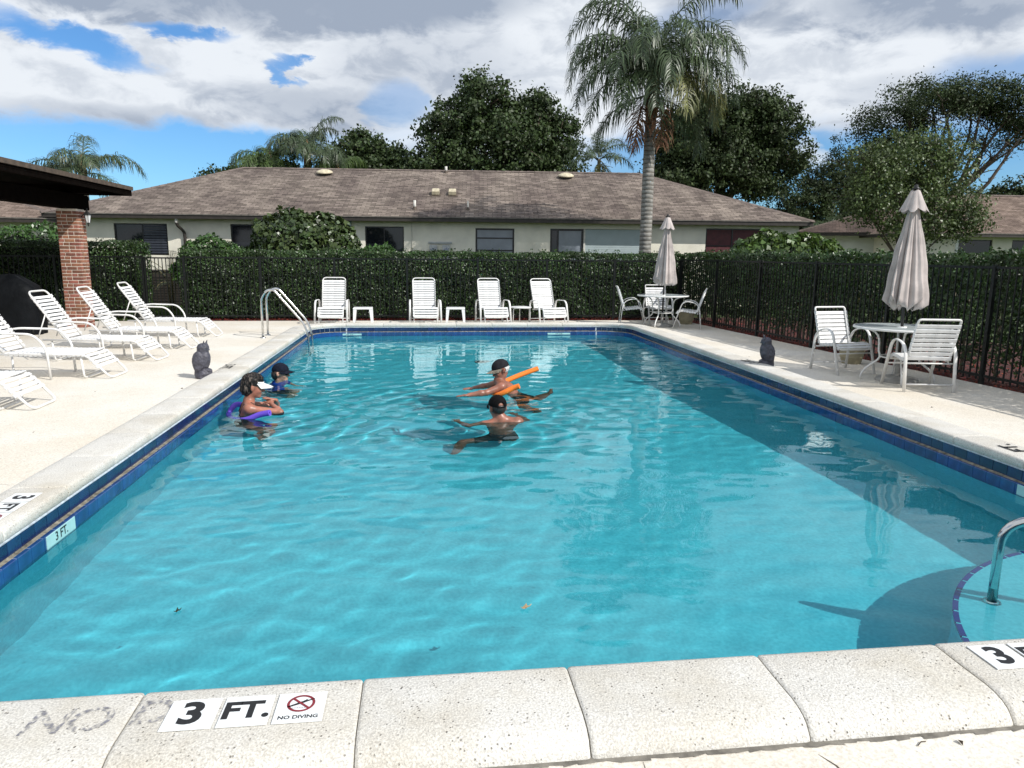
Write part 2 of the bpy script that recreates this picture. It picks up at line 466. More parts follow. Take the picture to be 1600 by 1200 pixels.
def shingle_mat(name, c_lo, c_hi, c_stain):
    """courses run along the object's X, up the slope along its Y"""
    m = bpy.data.materials.new(name)
    m.use_nodes = True
    N, L, b = nodes_of(m)
    uv = N.new('ShaderNodeUVMap')
    br = N.new('ShaderNodeTexBrick')
    br.inputs['Scale'].default_value = 1.0
    br.inputs['Brick Width'].default_value = 0.31
    br.inputs['Row Height'].default_value = 0.145
    br.inputs['Mortar Size'].default_value = 0.008
    br.inputs['Mortar Smooth'].default_value = 0.3
    br.inputs['Bias'].default_value = 0.0
    br.inputs['Color1'].default_value = (*c_lo, 1)
    br.inputs['Color2'].default_value = (*c_hi, 1)
    br.inputs['Mortar'].default_value = (*tuple(c * 0.35 for c in c_lo), 1)
    br.offset_frequency = 2
    L.new(uv.outputs[0], br.inputs['Vector'])
    nz = N.new('ShaderNodeTexNoise')
    mp = N.new('ShaderNodeMapping')
    mp.inputs['Scale'].default_value = (0.9, 0.28, 1)
    L.new(uv.outputs[0], mp.inputs[0])
    L.new(mp.outputs[0], nz.inputs['Vector'])
    nz.inputs['Scale'].default_value = 0.9
    nz.inputs['Detail'].default_value = 8
    nz.inputs['Roughness'].default_value = 0.65
    cr = N.new('ShaderNodeValToRGB')
    cr.color_ramp.elements[0].position = 0.36
    cr.color_ramp.elements[0].color = (*c_stain, 1)
    cr.color_ramp.elements[1].position = 0.62
    cr.color_ramp.elements[1].color = (1.12, 1.08, 1.02, 1)
    L.new(nz.outputs[0], cr.inputs[0])
    mx = N.new('ShaderNodeMix')
    mx.data_type = 'RGBA'
    mx.blend_type = 'MULTIPLY'
    mx.inputs[0].default_value = 1.0
    L.new(br.outputs['Color'], mx.inputs[6])
    L.new(cr.outputs[0], mx.inputs[7])
    n2 = N.new('ShaderNodeTexNoise')
    n2.inputs['Scale'].default_value = 9.0
    n2.inputs['Detail'].default_value = 5
    L.new(uv.outputs[0], n2.inputs['Vector'])
    mx2 = N.new('ShaderNodeMix')
    mx2.data_type = 'RGBA'
    mx2.blend_type = 'OVERLAY'
    mx2.inputs[0].default_value = 0.55
    L.new(mx.outputs[2], mx2.inputs[6])
    L.new(n2.outputs['Fac'], mx2.inputs[7])
    L.new(mx2.outputs[2], b.inputs['Base Color'])
    b.inputs['Roughness'].default_value = 0.95
    b.inputs['Specular IOR Level'].default_value = 0.15
    # each course lifts towards its lower edge
    sp = N.new('ShaderNodeSeparateXYZ')
    L.new(uv.outputs[0], sp.inputs[0])
    dv = N.new('ShaderNodeMath')
    dv.operation = 'DIVIDE'
    dv.inputs[1].default_value = 0.145
    L.new(sp.outputs[1], dv.inputs[0])
    fr = N.new('ShaderNodeMath')
    fr.operation = 'FRACT'
    L.new(dv.outputs[0], fr.inputs[0])
    sb = N.new('ShaderNodeMath')
    sb.operation = 'SUBTRACT'
    sb.inputs[0].default_value = 1.0
    L.new(fr.outputs[0], sb.inputs[1])
    bp = N.new('ShaderNodeBump')
    bp.inputs['Strength'].default_value = 1.0
    bp.inputs['Distance'].default_value = 0.02
    L.new(sb.outputs[0], bp.inputs['Height'])
    L.new(bp.outputs[0], b.inputs['Normal'])
    return m


MT['shingle'] = shingle_mat('brown_shingle', (0.115, 0.097, 0.085), (0.25, 0.214, 0.188), (0.60, 0.55, 0.55))
MT['shingle_red'] = shingle_mat('worn_brown_shingle', (0.125, 0.095, 0.079), (0.24, 0.188, 0.16), (0.6, 0.56, 0.54))
MT['shingle_dark'] = shingle_mat('dark_shingle', (0.07, 0.052, 0.045), (0.12, 0.09, 0.078), (0.6, 0.58, 0.58))


def trunk_mat():
    m = mat('ringed_palm_trunk', (0.235, 0.225, 0.205), 0.9, 0.35, 6, 0, 30)
    N, L, b = nodes_of(m)
    tc = N.new('ShaderNodeTexCoord')
    wv = N.new('ShaderNodeTexWave')
    wv.wave_type = 'BANDS'
    wv.bands_direction = 'Z'
    wv.inputs['Scale'].default_value = 2.6
    wv.inputs['Distortion'].default_value = 2.0
    wv.inputs['Detail'].default_value = 3
    L.new(tc.outputs['Object'], wv.inputs['Vector'])
    old = b.inputs['Base Color'].links[0].from_socket
    cr = N.new('ShaderNodeValToRGB')
    cr.color_ramp.elements[0].position = 0.02
    cr.color_ramp.elements[0].color = (0.5, 0.47, 0.43, 1)
    cr.color_ramp.elements[1].position = 0.3
    cr.color_ramp.elements[1].color = (1, 1, 1, 1)
    L.new(wv.outputs['Fac'], cr.inputs[0])
    mx = N.new('ShaderNodeMix')
    mx.data_type = 'RGBA'
    mx.blend_type = 'MULTIPLY'
    mx.inputs[0].default_value = 1
    L.new(old, mx.inputs[6])
    L.new(cr.outputs[0], mx.inputs[7])
    L.new(mx.outputs[2], b.inputs['Base Color'])
    bp = N.new('ShaderNodeBump')
    bp.inputs['Strength'].default_value = 0.6
    bp.inputs['Distance'].default_value = 0.02
    L.new(wv.outputs['Fac'], bp.inputs['Height'])
    L.new(bp.outputs[0], b.inputs['Normal'])
    return m


MT['palm_trunk'] = trunk_mat()


def water_mat():
    m = bpy.data.materials.new('pool_water')
    m.use_nodes = True
    N, L = m.node_tree.nodes, m.node_tree.links
    N.remove(N['Principled BSDF'])
    g = N.new('ShaderNodeBsdfGlass')
    g.inputs['IOR'].default_value = 1.333
    g.inputs['Roughness'].default_value = 0.0
    g.inputs['Color'].default_value = (0.80, 0.965, 0.97, 1)
    L.new(g.outputs[0], N['Material Output'].inputs[0])
    return m


MT['water'] = water_mat()


def stencil_mat():
    m = mat('worn_stencil_paint', (0.16, 0.16, 0.19), 0.8, 0.2, 20)
    N, L, b = nodes_of(m)
    tc = N.new('ShaderNodeTexCoord')
    nz = N.new('ShaderNodeTexNoise')
    nz.inputs['Scale'].default_value = 45
    nz.inputs['Detail'].default_value = 6
    L.new(tc.outputs['Object'], nz.inputs['Vector'])
    cr = N.new('ShaderNodeValToRGB')
    cr.color_ramp.elements[0].position = 0.44
    cr.color_ramp.elements[1].position = 0.62
    cr.color_ramp.elements[1].color = (0.75, 0.75, 0.75, 1)
    L.new(nz.outputs[0], cr.inputs[0])
    L.new(cr.outputs[0], b.inputs['Alpha'])
    return m


MT['stencil'] = stencil_mat()


# ------------------------------------------------------------------ mesh helpers
class MB:
    def __init__(self):
        self.v, self.f = [], []

    def add(self, vs, fs):
        o = len(self.v)
        self.v += [tuple(x) for x in vs]
        self.f += [tuple(i + o for i in q) for q in fs]
        return self

    def box(self, x0, x1, y0, y1, z0, z1, mtx=None, bev=0.0):
        if bev:
            b = bev
            vs, ring = [], []
            prof = [(z0, b), (z0 + b, 0), (z1 - b, 0), (z1, b)]
            for z, i in prof:
                vs += [(x0 + i, y0 + i, z), (x1 - i, y0 + i, z), (x1 - i, y1 - i, z), (x0 + i, y1 - i, z)]
            fs = [(3, 2, 1, 0), (12, 13, 14, 15)]
            for k in range(3):
                for j in range(4):
                    a = 4 * k + j
                    c = 4 * k + (j + 1) % 4
                    fs.append((a, c, c + 4, a + 4))
        else:
            vs = [(x0, y0, z0), (x1, y0, z0), (x1, y1, z0), (x0, y1, z0), (x0, y0, z1), (x1, y0, z1), (x1, y1, z1), (x0, y1, z1)]
            fs = [(3, 2, 1, 0), (4, 5, 6, 7), (0, 1, 5, 4), (1, 2, 6, 5), (2, 3, 7, 6), (3, 0, 4, 7)]
        if mtx is not None:
            vs = [tuple(mtx @ Vector(v)) for v in vs]
        return self.add(vs, fs)

    def tube(self, pts, rad, n=8, closed=False, flat=None, upv=None, caps=True):
        """swept round (or flattened: flat = second radius) section along pts; rad may be a list"""
        P = [Vector(p) for p in pts]
        m = len(P)
        rads = rad if isinstance(rad, (list, tuple)) else [rad] * m
        T = []
        for i in range(m):
            if closed:
                t = P[(i + 1) % m] - P[i - 1]
            else:
                t = P[min(i + 1, m - 1)] - P[max(i - 1, 0)]
            T.append(t.normalized() if t.length > 1e-9 else Vector((0, 0, 1)))
        nrm = None
        vs = []
        for i in range(m):
            t = T[i]
            if upv is not None:
                a = Vector(upv)
                nrm = (a - t * a.dot(t))
                nrm = nrm.normalized() if nrm.length > 1e-6 else t.orthogonal().normalized()
            elif nrm is None:
                nrm = t.orthogonal().normalized()
            else:
                nrm = (nrm - t * nrm.dot(t))
                nrm = nrm.normalized() if nrm.length > 1e-6 else t.orthogonal().normalized()
            bi = t.cross(nrm)
            ra = rads[i]
            rb = ra if flat is None else flat
            for k in range(n):
                an = 2 * math.pi * k / n + (math.pi / n)
                vs.append(tuple(P[i] + nrm * (ra * math.cos(an)) + bi * (rb * math.sin(an))))
        fs = []
        for i in range(m if closed else m - 1):
            j = (i + 1) % m
            for k in range(n):
                k2 = (k + 1) % n
                fs.append((i * n + k, i * n + k2, j * n + k2, j * n + k))
        if caps and not closed:
            fs.append(tuple(range(n - 1, -1, -1)))
            fs.append(tuple((m - 1) * n + k for k in range(n)))
        return self.add(vs, fs)

    def lathe(self, prof, n=20, c=(0, 0, 0), caps=True):
        vs, fs = [], []
        for r, z in prof:
            for k in range(n):
                a = 2 * math.pi * k / n
                vs.append((c[0] + r * math.cos(a), c[1] + r * math.sin(a), c[2] + z))
        m = len(prof)
        for i in range(m - 1):
            for k in range(n):
                k2 = (k + 1) % n
                fs.append((i * n + k, i * n + k2, (i + 1) * n + k2, (i + 1) * n + k))
        if caps:
            fs.append(tuple(range(n - 1, -1, -1)))
            fs.append(tuple((m - 1) * n + k for k in range(n)))
        return self.add(vs, fs)

    def quad(self, a, b, c, d):
        return self.add([a, b, c, d], [(0, 1, 2, 3)])

    def poly(self, pts):
        return self.add(pts, [tuple(range(len(pts)))])

    def prism(self, pts2, z0, z1):
        n = len(pts2)
        vs = [(x, y, z0) for x, y in pts2] + [(x, y, z1) for x, y in pts2]
        fs = [tuple(range(n - 1, -1, -1)), tuple(range(n, 2 * n))]
        for i in range(n):
            j = (i + 1) % n
            fs.append((i, j, n + j, n + i))
        return self.add(vs, fs)

    def mesh(self, name, m, smooth=False):
        me = bpy.data.meshes.new(name)
        me.from_pydata(self.v, [], self.f)
        me.materials.append(m)
        if smooth:
            me.shade_smooth()
        me.update()
        return me


def link(name, me, parent=None, loc=None, rz=None):
    o = bpy.data.objects.new(name, me)
    COL.objects.link(o)
    if parent is not None:
        o.parent = parent
    if loc is not None:
        o.location = loc
    if rz is not None:
        o.rotation_euler = (0, 0, rz)
    return o


def obj(name, mb, m, parent=None, smooth=False, angle=None):
    me = mb.mesh(name, m, smooth or angle is not None)
    if angle is not None:
        me.set_sharp_from_angle(angle=R(angle))
    return link(name, me, parent)


def tag(o, label, cat, group=None, kind=None):
    o['label'] = label
    o['category'] = cat
    if group:
        o['group'] = group
    if kind:
        o['kind'] = kind
    return o


def thing(name, label, cat, loc=(0, 0, 0), rz=0.0, group=None):
    o = bpy.data.objects.new(name, None)
    COL.objects.link(o)
    o.location = loc
    o.rotation_euler = (0, 0, rz)
    o.empty_display_size = 0.2
    return tag(o, label, cat, group)


def struct(name, mb, m, parent=None, smooth=False):
    o = obj(name, mb, m, parent, smooth)
    if parent is None:
        o['kind'] = 'structure'
    return o


def dup(root, loc, rz, label, group=None):
    def cp(o, par):
        c = o.copy()
        COL.objects.link(c)
        if par is not None:
            c.parent = par
        for ch in KIDS.get(o.name, ()):
            cp(ch, c)
        return c
    KIDS = {}
    for o in bpy.data.objects:
        if o.parent is not None:
            KIDS.setdefault(o.parent.name, []).append(o)
    r = cp(root, None)
    r.location = loc
    r.rotation_euler = (0, 0, rz)
    r['label'] = label
    if group:
        r['group'] = group
    return r


def npmesh(name, V, F, m, smooth=False):
    V = np.asarray(V, dtype=np.float32)
    F = np.asarray(F, dtype=np.int32)
    me = bpy.data.meshes.new(name)
    me.vertices.add(len(V))
    me.vertices.foreach_set('co', V.ravel())
    k = F.shape[1]
    me.loops.add(F.size)
    me.loops.foreach_set('vertex_index', F.ravel())
    me.polygons.add(len(F))
    me.polygons.foreach_set('loop_start', np.arange(0, F.size, k, dtype=np.int32))
    me.polygons.foreach_set('loop_total', np.full(len(F), k, dtype=np.int32))
    me.materials.append(m)
    me.update(calc_edges=True)
    me.validate()
    if smooth:
        me.shade_smooth()
    return me


def unit(a):
    return a / np.maximum(np.linalg.norm(a, axis=-1, keepdims=True), 1e-9)


def leaf_arrays(P, D, Nn, length, width, fold=0.18, droop=0.0):
    """one folded leaf (a bent quad: stalk, left, tip, right) per point; D grows along the leaf, Nn is its upper side"""
    n = len(P)
    D = unit(D)
    Nn = unit(Nn - D * (Nn * D).sum(1, keepdims=True))
    S = np.cross(D, Nn)
    length = np.broadcast_to(np.asarray(length, dtype=float), (n,))[:, None]
    width = np.broadcast_to(np.asarray(width, dtype=float), (n,))[:, None]
    mid = P + D * length * 0.45
    a = P
    b = mid + S * width * 0.5 + Nn * width * fold
    c = P + D * length - Nn * length * droop
    d = mid - S * width * 0.5 + Nn * width * fold
    V = np.stack([a, b, c, d], 1).reshape(-1, 3)
    F = np.arange(4 * n).reshape(-1, 4)
    return V, F


def rand_dirs(n, rng=RNG):
    return unit(rng.normal(size=(n, 3)))


def leaves(name, P, Nmean, size, m, parent=None, spread=0.7, aspect=0.55, szvar=0.3, rng=RNG, down=0.25, kind='stuff'):
    n = len(P)
    Nn = unit(Nmean + rand_dirs(n, rng) * spread)
    D = np.cross(Nn, rand_dirs(n, rng)) + np.array([0, 0, -down])
    L = size * (1 + szvar * rng.uniform(-1, 1, n))
    V, F = leaf_arrays(P - unit(D) * L[:, None] * 0.5, D, Nn, L, L * aspect)
    o = link(name, npmesh(name, V, F, m), parent)
    if kind:
        o['kind'] = kind
    return o


def text_mesh(s, size, m, name='lettering', bold=0.0, shear=0.0, align='CENTER', ext=0.0):
    cu = bpy.data.curves.new('t', 'FONT')
    cu.body = s
    cu.size = size
    cu.align_x = align
    cu.align_y = 'CENTER'
    cu.offset = bold * size
    cu.shear = shear
    cu.extrude = ext
    cu.resolution_u = 4
    o = bpy.data.objects.new('t', cu)
    COL.objects.link(o)
    dg = bpy.context.evaluated_depsgraph_get()
    me = bpy.data.meshes.new_from_object(o.evaluated_get(dg))
    bpy.data.objects.remove(o)
    bpy.data.curves.remove(cu)
    me.materials.clear()
    me.materials.append(m)
    me.name = name
    return me


def bez(p0, p1, p2, p3, n=8):
    out = []
    for i in range(n + 1):
        t = i / n
        out.append(tuple((1 - t) ** 3 * a + 3 * (1 - t) ** 2 * t * b + 3 * (1 - t) * t * t * c + t ** 3 * d for a, b, c, d in zip(p0, p1, p2, p3)))
    return out


def fillet(pts, r, n=4):
    """polyline with its inner corners rounded"""
    P = [Vector(p) for p in pts]
    out = [P[0]]
    for i in range(1, len(P) - 1):
        a, b, c = P[i - 1], P[i], P[i + 1]
        d1, d2 = (a - b), (c - b)
        k = min(r, d1.length * 0.45, d2.length * 0.45)
        s, e = b + d1.normalized() * k, b + d2.normalized() * k
        for j in range(n + 1):
            t = j / n
            out.append(s * (1 - t) ** 2 + b * (2 * t * (1 - t)) + e * t * t)
    out.append(P[-1])
    return [tuple(p) for p in out]


# ------------------------------------------------------------------ setting: ground, deck, pool
DZ = -0.08            # deck level; the coping's top is z = 0
PX0, PX1, PY0, PY1 = -2.43, 4.82, 2.57, 16.75   # the coping's pool edge
CR = 0.7              # corner radius at the far end
WATER = -0.275
FENCE_Y = 18.5


def fence_x(y):
    return 6.78 + (18.5 - y) * 0.078


def outline(seg=20):
    """points on the pool edge with outward normals, counter-clockwise"""
    out = []
    out.append(((PX0, PY0), (-0.7071, -0.7071)))
    out.append(((PX1, PY0), (0.7071, -0.7071)))
    n = 24
    for i in range(1, n):
        out.append(((PX1, PY0 + (PY1 - CR - PY0) * i / n), (1, 0)))
    for i in range(seg + 1):
        a = R(90 * i / seg)
        out.append(((PX1 - CR + CR * math.cos(a), PY1 - CR + CR * math.sin(a)), (math.cos(a), math.sin(a))))
    for i in range(seg + 1):
        a = R(90 + 90 * i / seg)
        out.append(((PX0 + CR + CR * math.cos(a), PY1 - CR + CR * math.sin(a)), (math.cos(a), math.sin(a))))
    for i in range(1, n):
        out.append(((PX0, PY1 - CR - (PY1 - CR - PY0) * i / n), (-1, 0)))
    return out


OUT = outline()


def sweep_outline(prof, jitter=0.0, skip_near=False):
    """prof: list of (d, z) with d measured outwards from the pool edge"""
    mb = MB()
    vs, fs = [], []
    m = len(prof)
    for (p, nn) in OUT:
        k = 1.41421 if abs(abs(nn[0]) - 0.7071) < 1e-3 and p[1] == PY0 else 1.0
        for (d, z) in prof:
            dd = d + (random.uniform(-jitter, jitter) if jitter else 0)
            vs.append((p[0] + nn[0] * dd * k, p[1] + nn[1] * dd * k, z))
    n = len(OUT)
    for i in range(n):
        j = (i + 1) % n
        for k in range(m - 1):
            fs.append((i * m + k, i * m + k + 1, j * m + k + 1, j * m + k))
    return mb.add(vs, fs)


def build_ground():
    g = MB()
    B = 700.0
    z = -0.15
    x0, x1, y0, y1 = -15.5, 8.6, -5.0, 18.45
    for a in ((-B, x0, -B, B), (x1, B, -B, B), (x0, x1, -B, y0), (x0, x1, y1, B)):
        g.quad((a[0], a[2], z), (a[1], a[2], z), (a[1], a[3], z), (a[0], a[3], z))
    struct('ground', g, MT['grass'])
    d = MB()
    hx0, hx1, hy0, hy1 = PX0 - 0.1, PX1 + 0.1, PY0 - 0.1, PY1 + 0.1

    def q(a, b, c, e):
        d.quad(*[(p[0], p[1], DZ) for p in (a, b, c, e)])
    q((-15, -4.5), (hx0, -4.5), (hx0, 18.38), (-15, 18.38))
    q((hx0, -4.5), (hx1, -4.5), (hx1, hy0), (hx0, hy0))
    q((hx0, hy1), (hx1, hy1), (hx1, 18.38), (hx0, 18.38))
    q((hx1, -4.5), (fence_x(-4.5) - 0.02, -4.5), (fence_x(18.38) - 0.02, 18.38), (hx1, 18.38))
    # slab edge
    e = [(-15, -4.5), (fence_x(-4.5) - 0.02, -4.5), (fence_x(18.38) - 0.02, 18.38), (-15, 18.38)]
    for i in range(4):
        a, b = e[i], e[(i + 1) % 4]
        d.quad((*a, -0.3), (*b, -0.3), (*b, DZ), (*a, DZ))
    deck = struct('pool_deck', d, MT['deck'])
    # hairline cracks and the dirt line at the foot of the near coping
    rr = random.Random(4)
    for k, (x, y, n, dx, dy) in enumerate(((0.72, 2.09, 9, 0.02, -0.05), (1.33, 2.06, 8, 0.03, -0.05), (0.15, 2.06, 8, -0.02, -0.04),
                                           (-2.95, 5.4, 14, -0.16, 0.03), (5.35, 7.2, 16, -0.01, -0.17))):
        m = MB()
        px, py = x, y
        L_, R_ = [], []
        for i in range(n):
            w = 0.0035 * rr.uniform(0.4, 1.2) * (1 if 0 < i < n - 1 else 0.2)
            L_.append((px - w, py, DZ + 0.0015))
            R_.append((px + w, py + w * 0.5, DZ + 0.0015))
            px += dx + rr.uniform(-0.03, 0.03)
            py += dy + rr.uniform(-0.015, 0.015)
        for i in range(n - 1):
            m.quad(L_[i], R_[i], R_[i + 1], L_[i + 1])
        obj('crack', m, MT['twig'], deck)
    m = MB()
    x = -2.4
    y0 = PY0 - 0.458
    while x < 3.6:
        w = 0.05
        a = rr.uniform(0.004, 0.02)
        b = rr.uniform(0.004, 0.02)
        m.quad((x, y0 + 0.03, DZ + 0.0025), (x, y0 - a, DZ + 0.0025), (x + w, y0 - b, DZ + 0.0025), (x + w, y0 + 0.03, DZ + 0.0025))
        x += w
    obj('dirt_seam', m, MT['mortar'], deck)
    # mulch beds: a sheet and loose chips
    b = MB()
    b.poly([(fence_x(-4.5) - 0.02, -4.5, -0.115), (fence_x(-4.5) + 5.0, -4.5, -0.115), (fence_x(19.0) + 4.5, 19.6, -0.115),
            (fence_x(18.38) - 0.02, 19.6, -0.115)])
    b.poly([(-5.75, 18.37, -0.113), (fence_x(18.38) - 0.03, 18.37, -0.113), (fence_x(18.38) - 0.03, 20.3, -0.113), (-5.75, 20.3, -0.113)])
    b.poly([(-13, 18.37, -0.113), (-6.75, 18.37, -0.113), (-6.75, 20.0, -0.113), (-13, 20.0, -0.113)])
    bed = struct('mulch_bed', b, MT['mulch_bed'])
    n1 = 9000
    y = RNG.uniform(2, 18.6, n1)
    x = fence_x(y) + np.abs(RNG.uniform(-0.2, 1.9, n1)) ** 1.3
    P1 = np.stack([x, y, np.full(n1, -0.10) + RNG.uniform(0, 0.025, n1)], 1)
    n2 = 5000
    P2 = np.stack([RNG.uniform(-5.7, 6.7, n2), RNG.uniform(18.38, 19.0, n2), np.full(n2, -0.095) + RNG.uniform(0, 0.03, n2)], 1)
    P = np.concatenate([P1, P2])
    up_ = np.zeros_like(P)
    up_[:, 2] = 1
    leaves('mulch_chips', P, up_, 0.055, MT['mulch'], bed, 0.5, 0.35, down=0)
    # grass behind the gate
    n = 26000
    P = np.stack([RNG.uniform(-9.4, -5.4, n), RNG.uniform(18.6, 24.4, n), np.full(n, -0.12)], 1)
    D = rand_dirs(n) * 0.45 + np.array([0, 0, 1.0])
    V, F = leaf_arrays(P, D, rand_dirs(n), RNG.uniform(0.05, 0.11, n), 0.012)
    o = link('lawn_grass', npmesh('lawn_grass', V, F, MT['grass_blade']))
    tag(o, 'strip of green grass seen through the gate pickets', 'grass', kind='stuff')


build_ground()


def floor_z(y):
    t = min(1.0, max(0.0, (y - 5.0) / 7.0))
    t = t * t * (3 - 2 * t)
    return -1.18 - 0.30 * t


RECEIVERS = []


def build_pool():
    # plaster shell: floor sheet and walls
    b = MB()
    ys = [PY0 - 0.2 + (PY1 + 0.4 - PY0) * i / 40 for i in range(41)]
    vs = []
    for y in ys:
        vs += [(PX0 - 0.2, y, floor_z(y)), (PX1 + 0.2, y, floor_z(y))]
    b.add(vs, [(2 * i, 2 * i + 1, 2 * i + 3, 2 * i + 2) for i in range(40)])
    wall = sweep_outline([(-0.036, -0.328), (-0.036, -1.95)])
    b.add(wall.v, wall.f)
    # curved entry step in the near corner
    cx, cy, r = 4.38, PY0 - 0.12, 1.73
    arc = []
    for i in range(65):
        a = R(180 - 180 * i / 64)
        x, y = cx + r * math.cos(a), cy + r * math.sin(a)
        if x <= PX1 - 0.05 and y >= PY0 - 0.02:
            arc.append((x, y))
    arc2 = arc + [(PX1 + 0.1, arc[-1][1]), (PX1 + 0.1, PY0 - 0.05), (arc[0][0] - 0.01, PY0 - 0.05)]
    b.prism(arc2[::-1], -1.3, -0.505)
    basin = struct('pool_basin', b, MT['plaster'])
    RECEIVERS.append(basin)
    # navy tiles along the step's edge
    da = 0.155 / r
    tm = MB()
    tm.prism([(r * math.cos(a), r * math.sin(a)) for a in np.linspace(-da / 2 + 0.005, da / 2 - 0.005, 4)] +
             [((r - 0.03) * math.cos(a), (r - 0.03) * math.sin(a)) for a in np.linspace(da / 2 - 0.005, -da / 2 + 0.005, 4)], -0.53, -0.5)
    me = tm.mesh('step_tile', MT['step_tile'])
    a = math.pi - da / 2
    while cx + r * math.cos(a) < PX1 - 0.06 and a > 0.2:
        o = link('step_tile', me, basin, (cx + 0.006 * math.cos(a), cy + 0.006 * math.sin(a), 0), a)
        RECEIVERS.append(o)
        a -= da
    g = sweep_outline([(0.03, -0.081), (0.013, -0.086), (0.013, -0.1915), (-0.043, -0.1925), (-0.043, -0.334), (-0.03, -0.334)])
    back = obj('tile_grout', g, MT['tile_grout'], basin)
    RECEIVERS.append(back)
    gr = sweep_outline([(0.004, -0.178), (-0.008, -0.1865), (-0.022, -0.1880), (-0.030, -0.1945)], 0.006)
    obj('ledge_grime', gr, MT['ledge_grime'], basin)
    ml = sweep_outline([(0.012, -0.078), (-0.002, -0.083), (-0.002, -0.0895), (0.012, -0.091)], 0.0012)
    obj('mortar_line', ml, MT['tile_grout'], basin)

    # waterline tiles: an upper course under the coping and a projecting lower course
    W = 0.1524
    up_m = MB().box(-W / 2 + 0.0022, W / 2 - 0.0022, 0.001, 0.02, -0.187, -0.0905, bev=0.003).mesh('tile', MT['tile_dark'])
    lo_m = MB().box(-W / 2 + 0.0022, W / 2 - 0.0022, -0.05, 0.0, -0.33, -0.1895, bev=0.004).mesh('tile', MT['tile_blue'])
    rest_u, rest_l = MB(), MB()

    def put(me, rest, x, y, rz, single):
        if single:
            o = link('tile', me, basin, (x, y, 0), rz)
            o.rotation_euler = (random.uniform(-0.006, 0.006), 0, rz + random.uniform(-0.004, 0.004))
            RECEIVERS.append(o)
        else:
            M_ = Matrix.Translation((x, y, 0)) @ Matrix.Rotation(rz, 4, 'Z')
            rest.add([tuple(M_ @ v.co) for v in me.vertices], [tuple(p.vertices) for p in me.polygons])
    n = int((PY1 - CR - PY0 - 0.03) / W)
    for i in range(n):
        y = PY1 - CR - W * (i + 0.5)
        put(up_m, rest_u, PX0, y, R(90), y < 8.2)
        put(lo_m, rest_l, PX0, y, R(90), y < 8.2)
        put(up_m, rest_u, PX1, y, R(-90), 4.2 < y < 9.6)
        put(lo_m, rest_l, PX1, y, R(-90), 4.2 < y < 9.6)
    n = int((PX1 - PX0 - 2 * CR) / W)
    off = ((PX1 - PX0 - 2 * CR) - n * W) / 2
    for i in range(n):
        x = PX0 + CR + off + W * (i + 0.5)
        put(up_m, rest_u, x, PY1, 0, True)
        put(lo_m, rest_l, x, PY1, 0, True)
    n = int((PX1 - PX0) / W)
    for i in range(n):
        x = PX0 + W * (i + 0.6)
        put(up_m, rest_u, x, PY0, math.pi, False)
        put(lo_m, rest_l, x, PY0, math.pi, False)
    cw = 0.113
    up_c = MB().box(-cw / 2, cw / 2, 0.0025, 0.02, -0.187, -0.0905, bev=0.003).mesh('tile', MT['tile_dark'])
    lo_c = MB().box(-cw / 2, cw / 2, -0.0505, 0.0, -0.33, -0.1895, bev=0.004).mesh('tile', MT['tile_blue'])
    for cxx, a0 in ((PX1 - CR, 0), (PX0 + CR, 90)):
        k = 9
        for i in range(k):
            a = R(a0 + 90 * (i + 0.5) / k)
            put(up_c, rest_u, cxx + CR * math.cos(a), PY1 - CR + CR * math.sin(a), a - math.pi / 2, False)
            put(lo_c, rest_l, cxx + CR * math.cos(a), PY1 - CR + CR * math.sin(a), a - math.pi / 2, False)
    for r_, mm in ((rest_u, 'tile_dark'), (rest_l, 'tile_blue')):
        o = obj('tile', r_, MT[mm], basin)
        o['kind'] = 'stuff'
        RECEIVERS.append(o)
    # depth letters on the waterline
    wm = MB().box(-0.19, 0.19, -0.0545, -0.045, -0.292, -0.193, bev=0.002).mesh('depth_marker', MT['wall_marker'])
    for x, y, rz, s, sz in ((PX0, 4.83, R(90), '3 FT.', 0.082), (PX1, 4.86, R(-90), '3 FT.', 0.082)):
        o = link('depth_marker', wm, basin, (x, y, 0), rz)
        RECEIVERS.append(o)
        t = link('lettering', text_mesh(s, sz, MT['black_ink'], bold=0.018), o, (0, -0.0555, -0.234))
        t.rotation_euler = (R(90), 0, 0)
    wm2 = MB().box(-0.27, 0.27, -0.0545, -0.045, -0.262, -0.222, bev=0.002).mesh('depth_marker', MT['wall_marker'])
    for x in (-2.05 + 0.4, 3.2):
        o = link('depth_marker', wm2, basin, (x, PY1, 0), 0)
        t = link('lettering', text_mesh('3 FT  5 IN', 0.04, MT['tile_dark'], bold=0.01), o, (0, -0.0555, -0.243))
        t.rotation_euler = (R(90), 0, 0)
    dm = MB().lathe([(0.16, 0.0), (0.16, 0.012), (0.13, 0.022), (0.0, 0.026)], 20, caps=False)
    dr = obj('main_drain', dm, MT['drain'], basin)
    dr.location = (1.15, 13.9, floor_z(13.9))
    RECEIVERS.append(dr)

    # coping stones
    cop = MB()
    bed = sweep_outline([(0.012, -0.082), (0.012, -0.02), (0.03, -0.0105), (0.30, -0.0105), (0.36, -0.017), (0.405, -0.035), (0.432, -0.083)])
    coping = struct('pool_coping', bed, MT['mortar'])
    PROF = [(0.012, -0.085), (0.0, -0.072), (-0.003, -0.045), (0.0, -0.02), (0.008, -0.006), (0.028, 0.0), (0.15, -0.0015), (0.30, 0.0),
            (0.345, -0.004), (0.385, -0.013), (0.415, -0.028), (0.436, -0.050), (0.447, -0.070), (0.452, -0.086)]

    def inset(k):
        c = (0.2, -0.055)
        return [(c[0] + (d - c[0]) * (1 - k * 0.03), z - k * 0.006 * (1 if z > -0.06 else 0)) for d, z in PROF]

